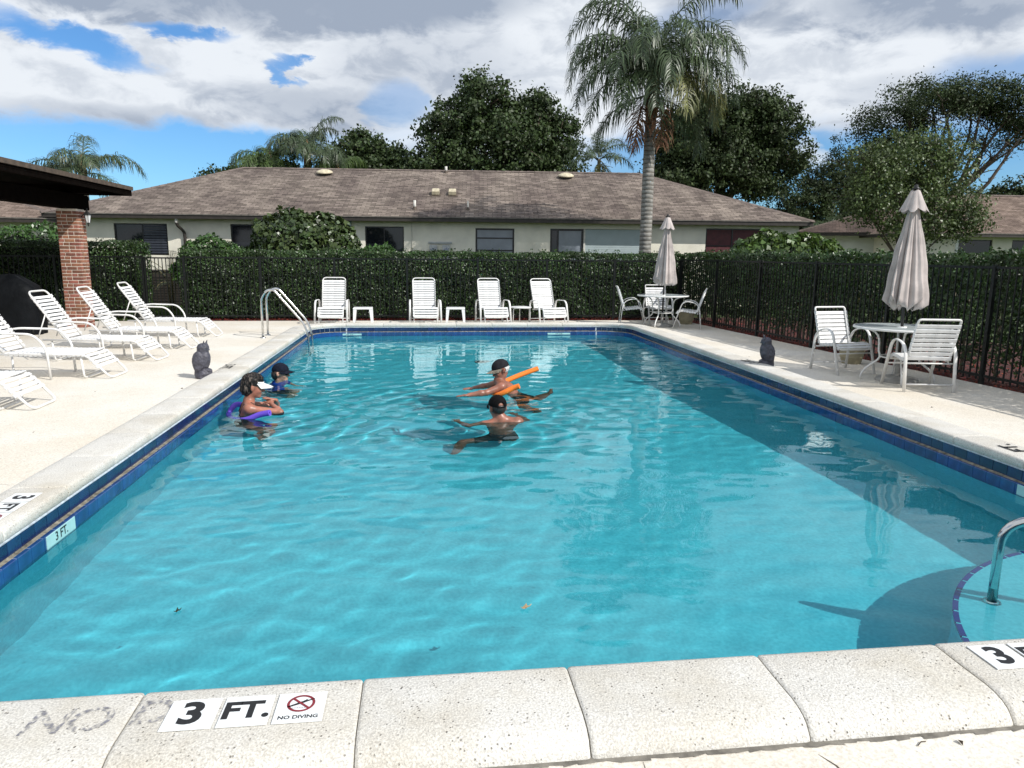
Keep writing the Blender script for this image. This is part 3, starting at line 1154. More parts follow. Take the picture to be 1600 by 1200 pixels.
    def stone(L):
        g = 0.0022
        st = [(g, inset(1.0)), (g + 0.006, inset(0.25)), (g + 0.016, PROF), (L / 2, PROF), (L - g - 0.016, PROF), (L - g - 0.006, inset(0.25)), (L - g, inset(1.0))]
        mb = MB()
        vs, fs = [], []
        m = len(PROF)
        for x, pr in st:
            vs += [(x, d, z) for d, z in pr]
        for i in range(len(st) - 1):
            for k in range(m):
                k2 = (k + 1) % m
                fs.append((i * m + k, i * m + k2, (i + 1) * m + k2, (i + 1) * m + k))
        fs.append(tuple(range(m)))
        fs.append(tuple((len(st) - 1) * m + k for k in range(m - 1, -1, -1)))
        mb.add(vs, fs)
        me = mb.mesh('coping_stone', MT['coping'], True)
        me.set_sharp_from_angle(angle=R(50))
        return me

    def place(me, x, y, rz):
        o = link('coping_stone', me, coping, (x, y, random.uniform(-0.002, 0.0015)), rz)
        o.rotation_euler = (random.uniform(-0.003, 0.003), random.uniform(-0.002, 0.002), rz + random.uniform(-0.0015, 0.0015))
        return o
    s79 = stone(0.79)
    for k in range(-3, 7):
        place(s79, 0.55 + 0.79 * k, PY0, math.pi)
    nL = 17
    LL = (PY1 - CR - 2.73) / nL
    sl = stone(LL)
    for k in range(nL):
        place(sl, PX0, 2.73 + LL * k, R(90))
        place(sl, PX1, 2.73 + LL * (k + 1), R(-90))
    sh = stone(0.158)
    place(sh, PX0, 2.573, R(90))
    place(sh, PX1, 2.731, R(-90))
    LF = (PX1 - PX0 - 2 * CR) / 7
    sf = stone(LF)
    for k in range(7):
        place(sf, PX0 + CR + LF * k, PY1, 0)
    # corner stones
    for cxx, a0 in ((PX1 - CR, 0), (PX0 + CR, 90)):
        for h in range(2):
            mb = MB()
            vs, fs = [], []
            m = len(PROF)
            ns = 8
            for i in range(ns + 1):
                a = R(a0 + 45 * h + 45 * i / ns)
                e = 0.0042 / 0.9
                if i == 0:
                    a += e
                if i == ns:
                    a -= e
                pr = inset(1.0) if i in (0, ns) else PROF
                for d, z in pr:
                    vs.append((math.cos(a) * (CR + d), math.sin(a) * (CR + d), z))
            for i in range(ns):
                for k in range(m):
                    k2 = (k + 1) % m
                    fs.append((i * m + k2, i * m + k, (i + 1) * m + k, (i + 1) * m + k2))
            fs.append(tuple(range(m - 1, -1, -1)))
            fs.append(tuple(ns * m + k for k in range(m)))
            mb.add(vs, fs)
            o = obj('coping_stone', mb, MT['coping'], coping, angle=50)
            o.location = (cxx, PY1 - CR, 0)

    # water
    st = 0.03
    x0, x1, y0, y1 = PX0 + 0.035, PX1 - 0.035, PY0 + 0.01, PY1 - 0.035
    nx, ny = int((x1 - x0) / st), int((y1 - y0) / st)
    X, Y = np.meshgrid(np.linspace(x0, x1, nx + 1), np.linspace(y0, y1, ny + 1))
    rg = np.random.default_rng(5)
    Z = np.zeros_like(X)
    # gentle wind chop, longer crested than wide, and a finer shimmer
    env = 0.55 + 0.45 * np.sin(X * 0.7 + 1.3 + 0.4 * np.sin(Y * 0.45)) * np.sin(Y * 0.37 + 0.6)
    for i in range(72):
        lam = 0.15 * 2 ** rg.uniform(0, 3.1)
        th = rg.normal(1.75, 0.55)
        ph = rg.uniform(0, 6.28)
        a = 0.00066 * lam ** 1.0
        Z += a * np.sin(2 * np.pi / lam * (X * np.cos(th) + Y * np.sin(th)) + ph + 0.9 * np.sin(0.9 * X + 0.5 * Y + ph)) * (0.55 + 0.75 * env)
    calm = np.clip((Y - 1.0) / 6.0, 0.85, 0.95)
    Z *= calm * (1 - 0.45 * np.exp(-((X - 3.2) / 1.9) ** 2 - ((Y - 5.0) / 3.2) ** 2))
    for (cx_, cy_, a, lam, dec) in ((-1.75, 8.7, 0.0024, 0.34, 1.5), (-1.8, 10.6, 0.0020, 0.30, 1.2), (0.95, 8.0, 0.0026, 0.33, 1.3), (1.0, 9.7, 0.0024, 0.3, 1.4)):
        rr_ = np.hypot(X - cx_, Y - cy_)
        ang = np.arctan2(Y - cy_, X - cx_)
        Z += a * np.exp(-((rr_ - 0.6) / dec) ** 2) * np.sin(2 * np.pi * rr_ / lam + 0.6 * np.sin(3 * ang + cx_)) * (0.6 + 0.4 * np.sin(2 * ang + cy_))
    Z += WATER
    V = np.stack([X, Y, Z], -1).reshape(-1, 3)
    idx = np.arange((nx + 1) * (ny + 1)).reshape(ny + 1, nx + 1)
    F = np.stack([idx[:-1, :-1], idx[:-1, 1:], idx[1:, 1:], idx[1:, :-1]], -1).reshape(-1, 4)
    w = link('water', npmesh('water', V, F, MT['water'], True))
    w['kind'] = 'structure'
    w.cycles.is_caustics_caster = True


build_pool()


# ------------------------------------------------------------------ markings on the coping
def marker(name, label, x, y, rz, body, size=0.17, z=0.0015, shear=0.0):
    """a square white tile with print, lying on the coping"""
    t = thing(name, label, 'depth marker' if body != 'ND' else 'warning sign', (x, y, z), rz, 'depth and no diving tiles on the coping')
    h = size / 2
    obj('tile_face', MB().box(-h, h, -h, h, 0, 0.004, bev=0.001), MT['marker'], t)
    if body != 'ND':
        k = link('lettering', text_mesh(body, size * (0.98 if body == '3' else 0.76), MT['black_ink'], bold=0.036, shear=shear), t, (0, 0.0, 0.0046))
        k.scale = (1.05 if body == '3' else 1.0, 1, 1)
    else:
        r = size * 0.29
        ring = MB()
        n = 28
        cyy = size * 0.12
        for i in range(n):
            a, b_ = 2 * math.pi * i / n, 2 * math.pi * (i + 1) / n
            ri, ro = r * 0.80, r
            ring.quad((ri * math.cos(a), cyy + ri * math.sin(a), 0.005), (ro * math.cos(a), cyy + ro * math.sin(a), 0.005),
                      (ro * math.cos(b_), cyy + ro * math.sin(b_), 0.005), (ri * math.cos(b_), cyy + ri * math.sin(b_), 0.005))
        c, s = math.cos(R(-45)), math.sin(R(-45))
        w = r * 0.09
        L_ = r * 0.86
        pts = [(-L_, -w), (L_, -w), (L_, w), (-L_, w)]
        ring.add([(px * c - py * s, cyy + px * s + py * c, 0.0054) for px, py in pts], [(0, 1, 2, 3)])
        obj('prohibition_ring', ring, MT['red_ink'], t)
        dv = MB()
        for (ax, ay, bx, by, w0, w1) in ((-0.045, -0.018, 0.0, 0.004, 0.0035, 0.006), (0.0, 0.004, 0.045, 0.024, 0.006, 0.002), (0.0, 0.006, 0.02, 0.022, 0.002, 0.002)):
            d = Vector((bx - ax, by - ay)).normalized()
            nn = Vector((-d.y, d.x))
            dv.add([(ax + nn.x * w0, cyy + ay + nn.y * w0, 0.005), (ax - nn.x * w0, cyy + ay - nn.y * w0, 0.005),
                    (bx - nn.x * w1, cyy + by - nn.y * w1, 0.005), (bx + nn.x * w1, cyy + by + nn.y * w1, 0.005)], [(0, 1, 2, 3)])
        for i in range(7):
            xx = -0.038 + i * 0.0085
            dv.quad((xx, cyy - 0.027, 0.005), (xx + 0.006, cyy - 0.0255, 0.005), (xx + 0.006, cyy - 0.0235, 0.005), (xx, cyy - 0.025, 0.005))
        obj('diver_symbol', dv, MT['black_ink'], t)
        link('lettering', text_mesh('NO DIVING', size * 0.155, MT['black_ink'], bold=0.03), t, (0, -size * 0.335, 0.0046))
    return t


def markings():
    y = 2.395
    marker('depth_marker', 'white tile with bold black 3 on the near coping, beside NO DIVING tile', -0.818, y, 0, '3')
    marker('depth_marker', 'white tile with bold black FT. on the near coping', -0.633, y, 0, 'FT.')
    marker('no_diving_sign', 'white NO DIVING tile with red crossed circle on the near coping', -0.448, y, 0, 'ND')
    marker('depth_marker', 'white tile with black 3 on the coping by the entry step', 2.325, 2.43, 0, '3')
    marker('depth_marker', 'white tile with black FT. on the coping by the entry step', 2.51, 2.43, 0, 'FT.')
    x = PX0 - 0.18
    marker('depth_marker', 'white tile with sideways 3 above the aqua wall depth marker', x, 4.86, R(-90), '3')
    marker('depth_marker', 'white tile with sideways FT above the aqua wall depth marker', x, 4.675, R(-90), 'FT')
    marker('no_diving_sign', 'red circled no diving tile on the left coping edge', x, 4.49, R(-90), 'ND')
    for lab, xx, yy, rz, s in (('worn black depth lettering on the coping beside the owl statue by the chaises', -2.74, 10.45, R(-90), '3 FT.'),
                               ('worn black depth lettering on the coping beside the owl statue by the tables', 5.02, 10.5, R(90), '3 FT.'),
                               ('faint depth lettering on the coping behind the pool ladder', -2.72, 15.85, R(-90), '5 FT'),
                               ('faint depth lettering on the coping corner by the far umbrella table', 4.95, 15.85, R(90), '5 FT'),
                               ('black depth lettering on the right coping edge', 5.03, 5.35, R(90), '3 FT.')):
        o = link('depth_lettering', text_mesh(s, 0.20, MT['stencil'] if 'faint' in lab else MT['black_ink'], bold=0.02, name='depth_lettering'), None, (xx, yy, 0.0035), rz)
        tag(o, lab, 'lettering', 'painted depth lettering on the coping')
    for s, xx, yy in (('N', -1.30, 2.40), ('O', -1.16, 2.40), ('D', -0.955, 2.42)):
        o = link('stencil_letter', text_mesh(s, 0.19, MT['stencil'], bold=0.012, shear=0.1), None, (xx, yy, 0.0035), 0)
        tag(o, 'worn grey painted letter %s on the near coping' % s, 'lettering', 'worn stencilled letters on the coping')


markings()


# ------------------------------------------------------------------ pool ladder, handrail, floating leaves
def ladder():
    t = thing('pool_ladder', 'stainless steel pool ladder with two curved handrails', 'ladder', (-3.13, 14.93, DZ))
    for y in (-0.24, 0.24):
        p = fillet([(0, y, -0.02), (0, y, 0.78), (0.10, y, 0.93), (0.24, y, 0.955), (0.80, y, 0.28), (0.88, y, 0.0), (0.88, y, -1.35)], 0.22, 6)
        o = obj('rail', MB().tube(p, 0.0215, 12), MT['steel'], t, True)
        obj('escutcheon', MB().lathe([(0.055, 0.0), (0.052, 0.012), (0.03, 0.022), (0.023, 0.022)], 16, (0, y, 0.0), False), MT['steel'], t, True)
        RECEIVERS.append(o)
    for z in (-0.45, -0.75, -1.05):
        o = obj('tread', MB().box(0.83, 0.93, -0.225, 0.225, z, z + 0.03, bev=0.006), MT['plastic'], t)
        RECEIVERS.append(o)


ladder()


def handrail():
    t = thing('handrail', 'steel handrail with teal sleeve rising from the entry step', 'handrail', (3.27, 3.53, -0.505))
    p = fillet([(0, 0, 0), (0, 0, 0.615), (0.42, -0.30, 0.80), (1.02, -0.72, 1.10), (1.40, -1.00, 1.16), (1.66, -1.18, 0.9), (1.68, -1.2, 0.42)], 0.13, 7)
    o = obj('rail', MB().tube(p, 0.0255, 14), MT['steel'], t, True)
    RECEIVERS.append(o)
    i0 = None
    q = [Vector(v) for v in p]
    a, b = Vector((0.13, -0.093, 0.672)), Vector((0.99, -0.70, 1.085))
    obj('grip_sleeve', MB().tube([a, a.lerp(b, 0.03), a.lerp(b, 0.5), b], [0.029, 0.0315, 0.0315, 0.0315], 14), MT['sleeve'], t, True)
    o = obj('escutcheon', MB().lathe([(0.05, 0.0), (0.048, 0.012), (0.028, 0.02)], 16, (0, 0, 0.0), False), MT['steel'], t, True)


handrail()


def float_leaf(label, x, y, s, m, rz, curl):
    mb = MB()
    n = 9
    vs = [(0, 0, 0.006)]
    for i in range(n * 2):
        a = math.pi * i / n
        r = s * (0.62 + 0.38 * abs(math.cos(a * 2.5 + 0.4))) * (1.0 if i % 2 else 0.8)
        vs.append((r * math.cos(a), r * math.sin(a) * 0.6, 0.004 + curl * (r / s) ** 2 * abs(math.sin(a * 1.5))))
    mb.add(vs, [(0, i, i + 1 if i < n * 2 else 1) for i in range(1, n * 2 + 1)])
    mb.tube([(s * 0.7, 0, 0.006), (s * 1.25, s * 0.22, 0.012)], 0.0022, 5)
    o = obj('floating_leaf', mb, m)
    o.location = (x, y, WATER + 0.001)
    o.rotation_euler = (0, 0, rz)
    tag(o, label, 'leaf', 'leaves floating on the pool')


float_leaf('dry brown leaf floating on open water', 0.53, 3.56, 0.034, MT['dry_leaf'], 0.4, 0.016)
float_leaf('small dark leaf curled up on open water', -1.30, 3.71, 0.022, MT['dark_leaf'], 0.9, 0.02)


def litter():
    r = random.Random(9)
    spots = [(1.86, 2.045, 'leaf', 'dry curled leaf on the deck at the foot of the near coping by the step'), (1.70, 2.06, 'twig', 'short dry twig at the foot of the near coping'),
             (-2.98, 9.2, 'leaf', 'dry leaf on the deck just before the owl statue by the chaises'), (-3.9, 9.05, 'twig', 'dry twig on the open deck between the two front chaises'),
             (-3.6, 7.0, 'twig', 'dry twig on the open deck before the front chaise'), (5.75, 7.4, 'leaf', 'dry leaf on the deck before the near umbrella table'), (5.5, 11.5, 'twig', 'dry twig on the deck beyond the right owl statue')]
    for i, (x, y, kind, lab) in enumerate(spots):
        m = MB()
        a = r.uniform(0, 3.14)
        L_ = r.uniform(0.02, 0.05)
        if kind == 'leaf':
            m.add([(0, 0, 0.001), (L_ * .5, L_ * .3, 0.012), (L_, 0, 0.002), (L_ * .5, -L_ * .3, 0.008)], [(0, 1, 2, 3)])
        else:
            m.tube([(0, 0, 0.003), (L_ * .6, 0.004, 0.006), (L_, -0.002, 0.003)], 0.0018, 5)
        o = obj('fallen_' + kind, m, MT['twig'])
        o.location = (x, y, DZ + 0.001)
        o.rotation_euler = (0, 0, a)
        tag(o, lab, 'litter', 'bits of dry litter on the deck')


litter()


# ------------------------------------------------------------------ strap furniture
_strap_cache = {}


def strap_mesh(w, wid=0.044, sag=0.004):
    key = (round(w, 3), wid)
    if key not in _strap_cache:
        mb = MB()
        vs, fs = [], []
        h = wid / 2
        ys = [-w, -w + 0.004, -w * 0.5, w * 0.5, w - 0.004, w]
        zs = [-0.022, 0.019, 0.019 - sag, 0.019 - sag, 0.019, -0.022]
        for y, z in zip(ys, zs):
            vs += [(-h, y, z - 0.0025), (-h * 0.8, y, z + 0.001), (h * 0.8, y, z + 0.001), (h, y, z - 0.0025)]
        for i in range(5):
            for k in range(3):
                a = i * 4 + k
                fs.append((a, a + 1, a + 5, a + 4))
        nb = len(vs)
        for y, z in zip(ys, zs):
            ins = 0.004 if abs(y) > w - 0.001 else 0.0
            yy = y - math.copysign(ins, y)
            vs += [(-h, yy, z - 0.006), (h, yy, z - 0.006)]
        for i in range(5):
            a = nb + i * 2
            fs.append((a, a + 2, a + 3, a + 1))
            fs.append((i * 4, i * 4 + 4, a + 2, a))
            fs.append((i * 4 + 3, a + 1, a + 3, i * 4 + 7))
        mb.add(vs, fs)
        _strap_cache[key] = mb.mesh('strap', MT['strap'], False)
    return _strap_cache[key]


def straps(parent, path, n, w, wid=0.044, t0=0.03, t1=0.97, first_gap=None):
    """n straps across a path of (x, z) points in the chair's own frame"""
    P = [Vector((p[0], 0, p[1])) for p in path]
    seg = [(P[i + 1] - P[i]).length for i in range(len(P) - 1)]
    tot = sum(seg)
    me = strap_mesh(w, wid)
    for k in range(n):
        s = tot * (t0 + (t1 - t0) * k / (n - 1))
        i = 0
        while i < len(seg) - 1 and s > seg[i]:
            s -= seg[i]
            i += 1
        d = (P[i + 1] - P[i]).normalized()
        p = P[i] + d * s
        o = link('strap', me, parent)
        o.location = p
        # local x follows the path, local z is the side one sits on
        o.rotation_euler = (random.uniform(-0.012, 0.012), math.atan2(-d.z, d.x), random.uniform(-0.006, 0.006))


def pad(parent, x, y, z=0.0):
    obj('foot_cap', MB().lathe([(0.017, 0), (0.018, 0.004), (0.016, 0.02)], 10, (x, y, z)), MT['plastic'], parent, True)


def make_chaise(label, loc, rz):
    t = thing('chaise_longue', label, 'chaise longue', loc, rz, 'white strap chaises in a row on the deck')
    w = 0.285
    f = fillet([(-1.62, w, 0.335), (-0.28, w, 0.325), (0, w - 0.01, 0.017), (0, -w + 0.01, 0.017), (-0.28, -w, 0.325), (-1.62, -w, 0.335)], 0.09, 5)
    obj('frame', MB().tube(f, 0.0145, 8), MT['white_frame'], t, True)
    bt = fillet([(-1.31, w - 0.033, 0.345), (-1.785, w - 0.033, 1.055), (-1.785, -w + 0.033, 1.055), (-1.31, -w + 0.033, 0.345)], 0.10, 5)
    obj('back_frame', MB().tube(bt, 0.0145, 8), MT['white_frame'], t, True)
    for s in (-1, 1):
        a = fillet([(-1.50, s * (w + 0.005), 0.60), (-1.38, s * (w + 0.035), 0.615), (-0.88, s * (w + 0.05), 0.60), (-0.74, s * (w + 0.05), 0.42), (-0.72, s * (w + 0.045), 0.01)], 0.2, 7)
        obj('arm', MB().tube(a, 0.0155, 8), MT['white_frame'], t, True)
        b = [(-1.56, s * (w - 0.03), 0.72), (-1.70, s * (w - 0.02), 0.335)]
        obj('brace', MB().tube(b, 0.009, 6), MT['white_frame'], t, True)
    for x in (-0.36, -1.50):
        l = fillet([(x, w - 0.02, 0.33), (x + 0.015, w - 0.045, 0.012), (x + 0.015, -w + 0.045, 0.012), (x, -w + 0.02, 0.33)], 0.05, 4)
        obj('leg', MB().tube(l, 0.0135, 8), MT['white_frame'], t, True)
    straps(t, [(-1.27, 0.337), (-0.30, 0.327), (-0.255, 0.30), (-0.13, 0.16)], 21, w + 0.010, t0=0.01, t1=0.985)
    straps(t, [(-1.335, 0.385), (-1.735, 0.985)], 12, w - 0.024, t0=0.0, t1=0.965)
    return t


CH = [('white strap chaise longue closest to the depth lettering, only its foot end in view', (-4.10, 8.28), 0.03),
      ('white strap chaise longue level with the owl statue', (-4.10, 10.27), -0.02),
      ('white strap chaise longue with its back before the covered grill', (-4.06, 11.83), -0.04),
      ('white strap chaise longue with its back before the brick column', (-3.98, 13.25), 0.02),
      ('white strap chaise longue nearest the black gate', (-4.06, 15.10), 0.01)]
ch0 = make_chaise(CH[0][0], (*CH[0][1], DZ), CH[0][2])
for lab, (x, y), rz in CH[1:]:
    dup(ch0, (x, y, DZ), rz, lab)


def make_lounge(label, loc, rz):
    """tall-backed adjustable lounge chair; +x is its front"""
    t = thing('lounge_chair', label, 'lounge chair', loc, rz, 'tall white lounge chairs at the far pool end')
    w = 0.285
    f = fillet([(-0.42, w, 0.33), (0.24, w, 0.40), (0.36, w, 0.19), (0.36, -w, 0.19), (0.24, -w, 0.40), (-0.42, -w, 0.33)], 0.06, 4)
    obj('frame', MB().tube(f, 0.0145, 8), MT['white_frame'], t, True)
    b = fillet([(-0.36, w - 0.015, 0.36), (-0.66, w - 0.015, 1.075), (-0.66, -w + 0.015, 1.075), (-0.36, -w + 0.015, 0.36)], 0.09, 5)
    obj('back_frame', MB().tube(b, 0.0145, 8), MT['white_frame'], t, True)
    for s in (-1, 1):
        a = fillet([(-0.50, s * (w + 0.055), 0.012), (-0.44, s * (w + 0.06), 0.56), (0.16, s * (w + 0.075), 0.575), (0.30, s * (w + 0.085), 0.012)], 0.15, 6)
        obj('arm', MB().tube(a, 0.024, 8, flat=0.011, upv=(0, 1, 0)), MT['white_frame'], t, True)
        obj('leg', MB().tube([(0.20, s * (w - 0.02), 0.39), (0.34, s * (w - 0.01), 0.012)], 0.0135, 8), MT['white_frame'], t, True)
    for x, z in ((0.29, 0.10), (-0.48, 0.10)):
        obj('stretcher', MB().tube([(x, -w - 0.06, z), (x, w + 0.06, z)], 0.010, 6), MT['white_frame'], t, True)
    straps(t, [(-0.34, 0.342), (0.23, 0.402), (0.27, 0.36), (0.35, 0.21)], 13, w + 0.012, t0=0.02, t1=0.98)
    straps(t, [(-0.375, 0.40), (-0.635, 1.02)], 12, w + 0.0, t0=0.0, t1=0.965)
    return t


lo0 = make_lounge('tall white strap lounge chair closest to the pool ladder', (-2.11, 17.45, DZ), R(-90))
dup(lo0, (0.07, 17.45, DZ), R(-88), 'tall white strap lounge chair between the two white plastic tables')
dup(lo0, (1.72, 17.46, DZ), R(-83), 'tall white strap lounge chair left of the thin-legged side table')
dup(lo0, (3.10, 17.42, DZ), R(-77), 'tall white strap lounge chair right of the thin-legged side table')


def plastic_table(label, loc, rz):
    t = thing('side_table', label, 'side table', loc, rz, 'white plastic side tables')
    obj('table_top', MB().box(-0.225, 0.225, -0.2, 0.2, 0.365, 0.40, bev=0.008), MT['plastic'], t)
    for sx in (-1, 1):
        for sy in (-1, 1):
            m = MB()
            m.add([(sx * 0.235, sy * 0.20, 0), (sx * 0.19, sy * 0.20, 0), (sx * 0.19, sy * 0.155, 0), (sx * 0.235, sy * 0.155, 0),
                   (sx * 0.222, sy * 0.195, 0.364), (sx * 0.145, sy * 0.195, 0.364), (sx * 0.145, sy * 0.14, 0.364), (sx * 0.222, sy * 0.14, 0.364)],
                  [(0, 1, 2, 3), (7, 6, 5, 4), (0, 4, 5, 1), (1, 5, 6, 2), (2, 6, 7, 3), (3, 7, 4, 0)])
            obj('leg', m, MT['plastic'], t)
    return t


st0 = plastic_table('white plastic side table closest to the pool ladder', (-1.39, 17.45, DZ), 0.04)
dup(st0, (0.80, 17.45, DZ), -0.05, 'white plastic side table between the second and third lounge chairs')
t = thing('side_table', 'white side table with three thin metal legs between two lounge chairs', 'side table', (2.40, 17.5, DZ), 0)
obj('table_top', MB().lathe([(0.0, 0.39), (0.255, 0.39), (0.262, 0.397), (0.262, 0.413), (0.25, 0.418), (0.0, 0.418)], 28, caps=False), MT['plastic'], t, angle=40)
for a in (-150, -30, 90):
    c, s = math.cos(R(a)), math.sin(R(a))
    obj('leg', MB().tube(fillet([(0.05 * c, 0.05 * s, 0.382), (0.23 * c, 0.23 * s, 0.382), (0.245 * c, 0.245 * s, 0.0)], 0.05, 4), 0.0125, 8), MT['white_frame'], t, True)


def make_armchair(label, loc, rz, group):
    t = thing('patio_chair', label, 'chair', loc, rz, group)
    w = 0.262
    for s in (-1, 1):
        a = fillet([(-0.30, s * (w + 0.045), 0.0), (-0.235, s * (w + 0.045), 0.60), (0.13, s * (w + 0.045), 0.665), (0.335, s * (w + 0.045), 0.0)], 0.2, 8)
        obj('arm_hoop', MB().tube(a, 0.023, 8, flat=0.011, upv=(0, 1, 0)), MT['white_frame'], t, True)
    f = fillet([(-0.36, w - 0.005, 0.87), (-0.20, w - 0.005, 0.385), (0.17, w - 0.005, 0.43), (0.27, w - 0.005, 0.36), (0.27, -w + 0.005, 0.36), (0.17, -w + 0.005, 0.43), (-0.20, -w + 0.005, 0.385), (-0.36, -w + 0.005, 0.87)], 0.07, 4)
    obj('frame', MB().tube(f, 0.0145, 8, closed=False), MT['white_frame'], t, True)
    top = fillet([(-0.355, w - 0.005, 0.855), (-0.385, w - 0.005, 0.93), (-0.385, -w + 0.005, 0.93), (-0.355, -w + 0.005, 0.855)], 0.075, 5)
    obj('back_rail', MB().tube(top, 0.0145, 8), MT['white_frame'], t, True)
    for x, z in ((-0.29, 0.10), (-0.215, 0.36), (0.24, 0.30)):
        obj('stretcher', MB().tube([(x, -w - 0.04, z), (x, w + 0.04, z)], 0.0105, 6), MT['white_frame'], t, True)
    straps(t, [(-0.17, 0.392), (0.16, 0.432), (0.255, 0.375)], 8, w + 0.012, 0.046)
    straps(t, [(-0.21, 0.42), (-0.362, 0.875)], 8, w + 0.008, 0.05, t0=0.02, t1=0.94)
    return t


GC = 'white strap chairs at the umbrella tables'
T1 = (5.72, 16.75)
T2 = (6.52, 9.12)
c0 = make_armchair('white strap chair seen from behind, right of the near umbrella table', (6.42, 8.56, DZ), R(80), GC)
dup(c0, (6.22, 9.98, DZ), R(-84), 'white strap chair facing the viewer, left of the near umbrella table')
dup(c0, (5.12, 17.25, DZ), R(-12), 'white strap chair in side view left of the far umbrella table')
dup(c0, (5.95, 17.75, DZ), R(-92), 'white strap chair behind the far umbrella table')
dup(c0, (6.20, 16.30, DZ), R(158), 'white strap chair right of the far umbrella table by the plant pot')


def make_table(label, loc, rz):
    t = thing('patio_table', label, 'table', loc, rz, 'round white umbrella tables')
    obj('table_top', MB().lathe([(0.024, 0.735), (0.585, 0.735), (0.585, 0.748), (0.024, 0.748)], 40, caps=False), MT['table_glass'], t, angle=40)
    obj('rim', MB().lathe([(0.585, 0.722), (0.607, 0.725), (0.612, 0.738), (0.607, 0.752), (0.585, 0.754)], 40, caps=False), MT['white_frame'], t, True)
    obj('hub_ring', MB().lathe([(0.03, 0.735), (0.06, 0.735), (0.06, 0.757), (0.03, 0.757), (0.03, 0.735)], 20, caps=False), MT['white_frame'], t, True)
    for k in range(4):
        a = R(45 + 90 * k)
        c, s = math.cos(a), math.sin(a)
        prof = bez((0.50, 0, 0.72), (0.16, 0, 0.70), (0.30, 0, 0.45), (0.24, 0, 0.36), 8) + bez((0.24, 0, 0.36), (0.20, 0, 0.24), (0.46, 0, 0.22), (0.46, 0, 0.0), 8)[1:]
        obj('leg', MB().tube([(p[0] * c, p[0] * s, p[2]) for p in prof], 0.0145, 8), MT['white_frame'], t, True)
    ring = [(0.235 * math.cos(2 * math.pi * i / 24), 0.235 * math.sin(2 * math.pi * i / 24), 0.335) for i in range(24)]
    obj('leg_ring', MB().tube(ring, 0.010, 6, closed=True), MT['white_frame'], t, True)
    return t


tb0 = make_table('round white patio table under the near closed umbrella', (*T2, DZ), 0.3)
dup(tb0, (*T1, DZ), 0.1, 'round white patio table under the far closed umbrella')


def make_umbrella(label, loc, rz, tilt, seed, slack):
    rr = random.Random(seed)
    t = thing('patio_umbrella', label, 'umbrella', loc, rz, 'closed beige umbrellas')
    t.rotation_euler = (tilt[0], tilt[1], rz)
    obj('pole', MB().tube([(0, 0, 0.05), (0, 0, 2.58)], 0.0195, 12), MT['bronze'], t, True)
    obj('finial', MB().lathe([(0.0, 2.57), (0.05, 2.572), (0.055, 2.585), (0.03, 2.60), (0.022, 2.63), (0.0, 2.64)], 14, caps=False), MT['bronze'], t, True)
    obj('base', MB().lathe([(0.0, 0.0), (0.27, 0.0), (0.275, 0.02), (0.26, 0.045), (0.12, 0.075), (0.035, 0.085), (0.033, 0.30), (0.022, 0.30)], 32, caps=False), MT['base_stone'], t, angle=50)
    # folded canopy: eight gores whose cloth hangs in sharp folds outside the ribs
    n = 192
    rows = 30
    vs, fs = [], []
    ph = rr.uniform(0, 6)
    amp = [rr.uniform(0.7, 1.3) for _ in range(8)]
    hem = [rr.uniform(-0.035, 0.055) for _ in range(8)]
    lean = [rr.uniform(-0.35, 0.75) for _ in range(8)]
    for i in range(rows + 1):
        u = i / rows
        z = 2.46 - (2.46 - 1.08) * u
        rbase = 0.050 + 0.165 * u ** 0.9 * slack
        for k in range(n):
            a = 2 * math.pi * k / n
            g = a / (2 * math.pi) * 8
            gi = int(g) % 8
            fr = g - int(g)
            fold = 1 - abs(2 * fr - 1) ** 1.25
            second = 1 - abs((3 * fr) % 1 * 2 - 1)
            r = rbase * (0.66 + (0.52 * fold * amp[gi] + 0.13 * (second - 0.5)) * min(1, u * 1.8 + 0.15))
            r *= 1 + 0.09 * math.sin(a * 2 + ph) * u + 0.02 * math.sin(z * 17 + gi)
            swirl = lean[gi] * fold * (0.25 + 0.75 * u) * 0.8
            zz = z + hem[gi] * u ** 8 * fold * 2 - 0.075 * (1 - fold) * u ** 8 + 0.02 * second * u ** 8
            vs.append((r * math.cos(a + swirl), r * math.sin(a + swirl), zz))
    for i in range(rows):
        for k in range(n):
            k2 = (k + 1) % n
            fs.append((i * n + k, (i + 1) * n + k, (i + 1) * n + k2, i * n + k2))
    # the hem turns in a little towards the pole
    o = len(vs)
    for j, (rf, dz) in enumerate(((0.86, -0.035), (0.5, 0.03))):
        for k in range(n):
            x, y, z = vs[rows * n + k]
            vs.append((x * rf, y * rf, z + dz))
    for j in range(2):
        b0 = rows * n if j == 0 else o
        b1 = o + j * n
        for k in range(n):
            k2 = (k + 1) % n
            fs.append((b0 + k, b1 + k, b1 + k2, b0 + k2))
    obj('canopy', MB().add(vs, fs), MT['umbrella'], t, True)
    # vent flap on top
    vs, fs = [], []
    n2 = 64
    for i, (r, z) in enumerate(((0.03, 2.565), (0.06, 2.55), (0.10, 2.46), (0.145, 2.37), (0.185, 2.30))):
        for k in range(n2):
            a = 2 * math.pi * k / n2
            fr = (a / (2 * math.pi) * 8) % 1
            fold = math.sin(math.pi * fr)
            q = 1 - 0.30 * (i / 4) * (1 - fold ** 0.7)
            vs.append((r * q * math.cos(a), r * q * math.sin(a), z + 0.045 * (i / 4) ** 2 * (fold - 0.5) * -1 + 0.01 * math.sin(3 * a + ph)))
    for i in range(4):
        for k in range(n2):
            k2 = (k + 1) % n2
            fs.append((i * n2 + k, (i + 1) * n2 + k, (i + 1) * n2 + k2, i * n2 + k2))
    obj('vent_flap', MB().add(vs, fs), MT['umbrella'], t, True)
    return t


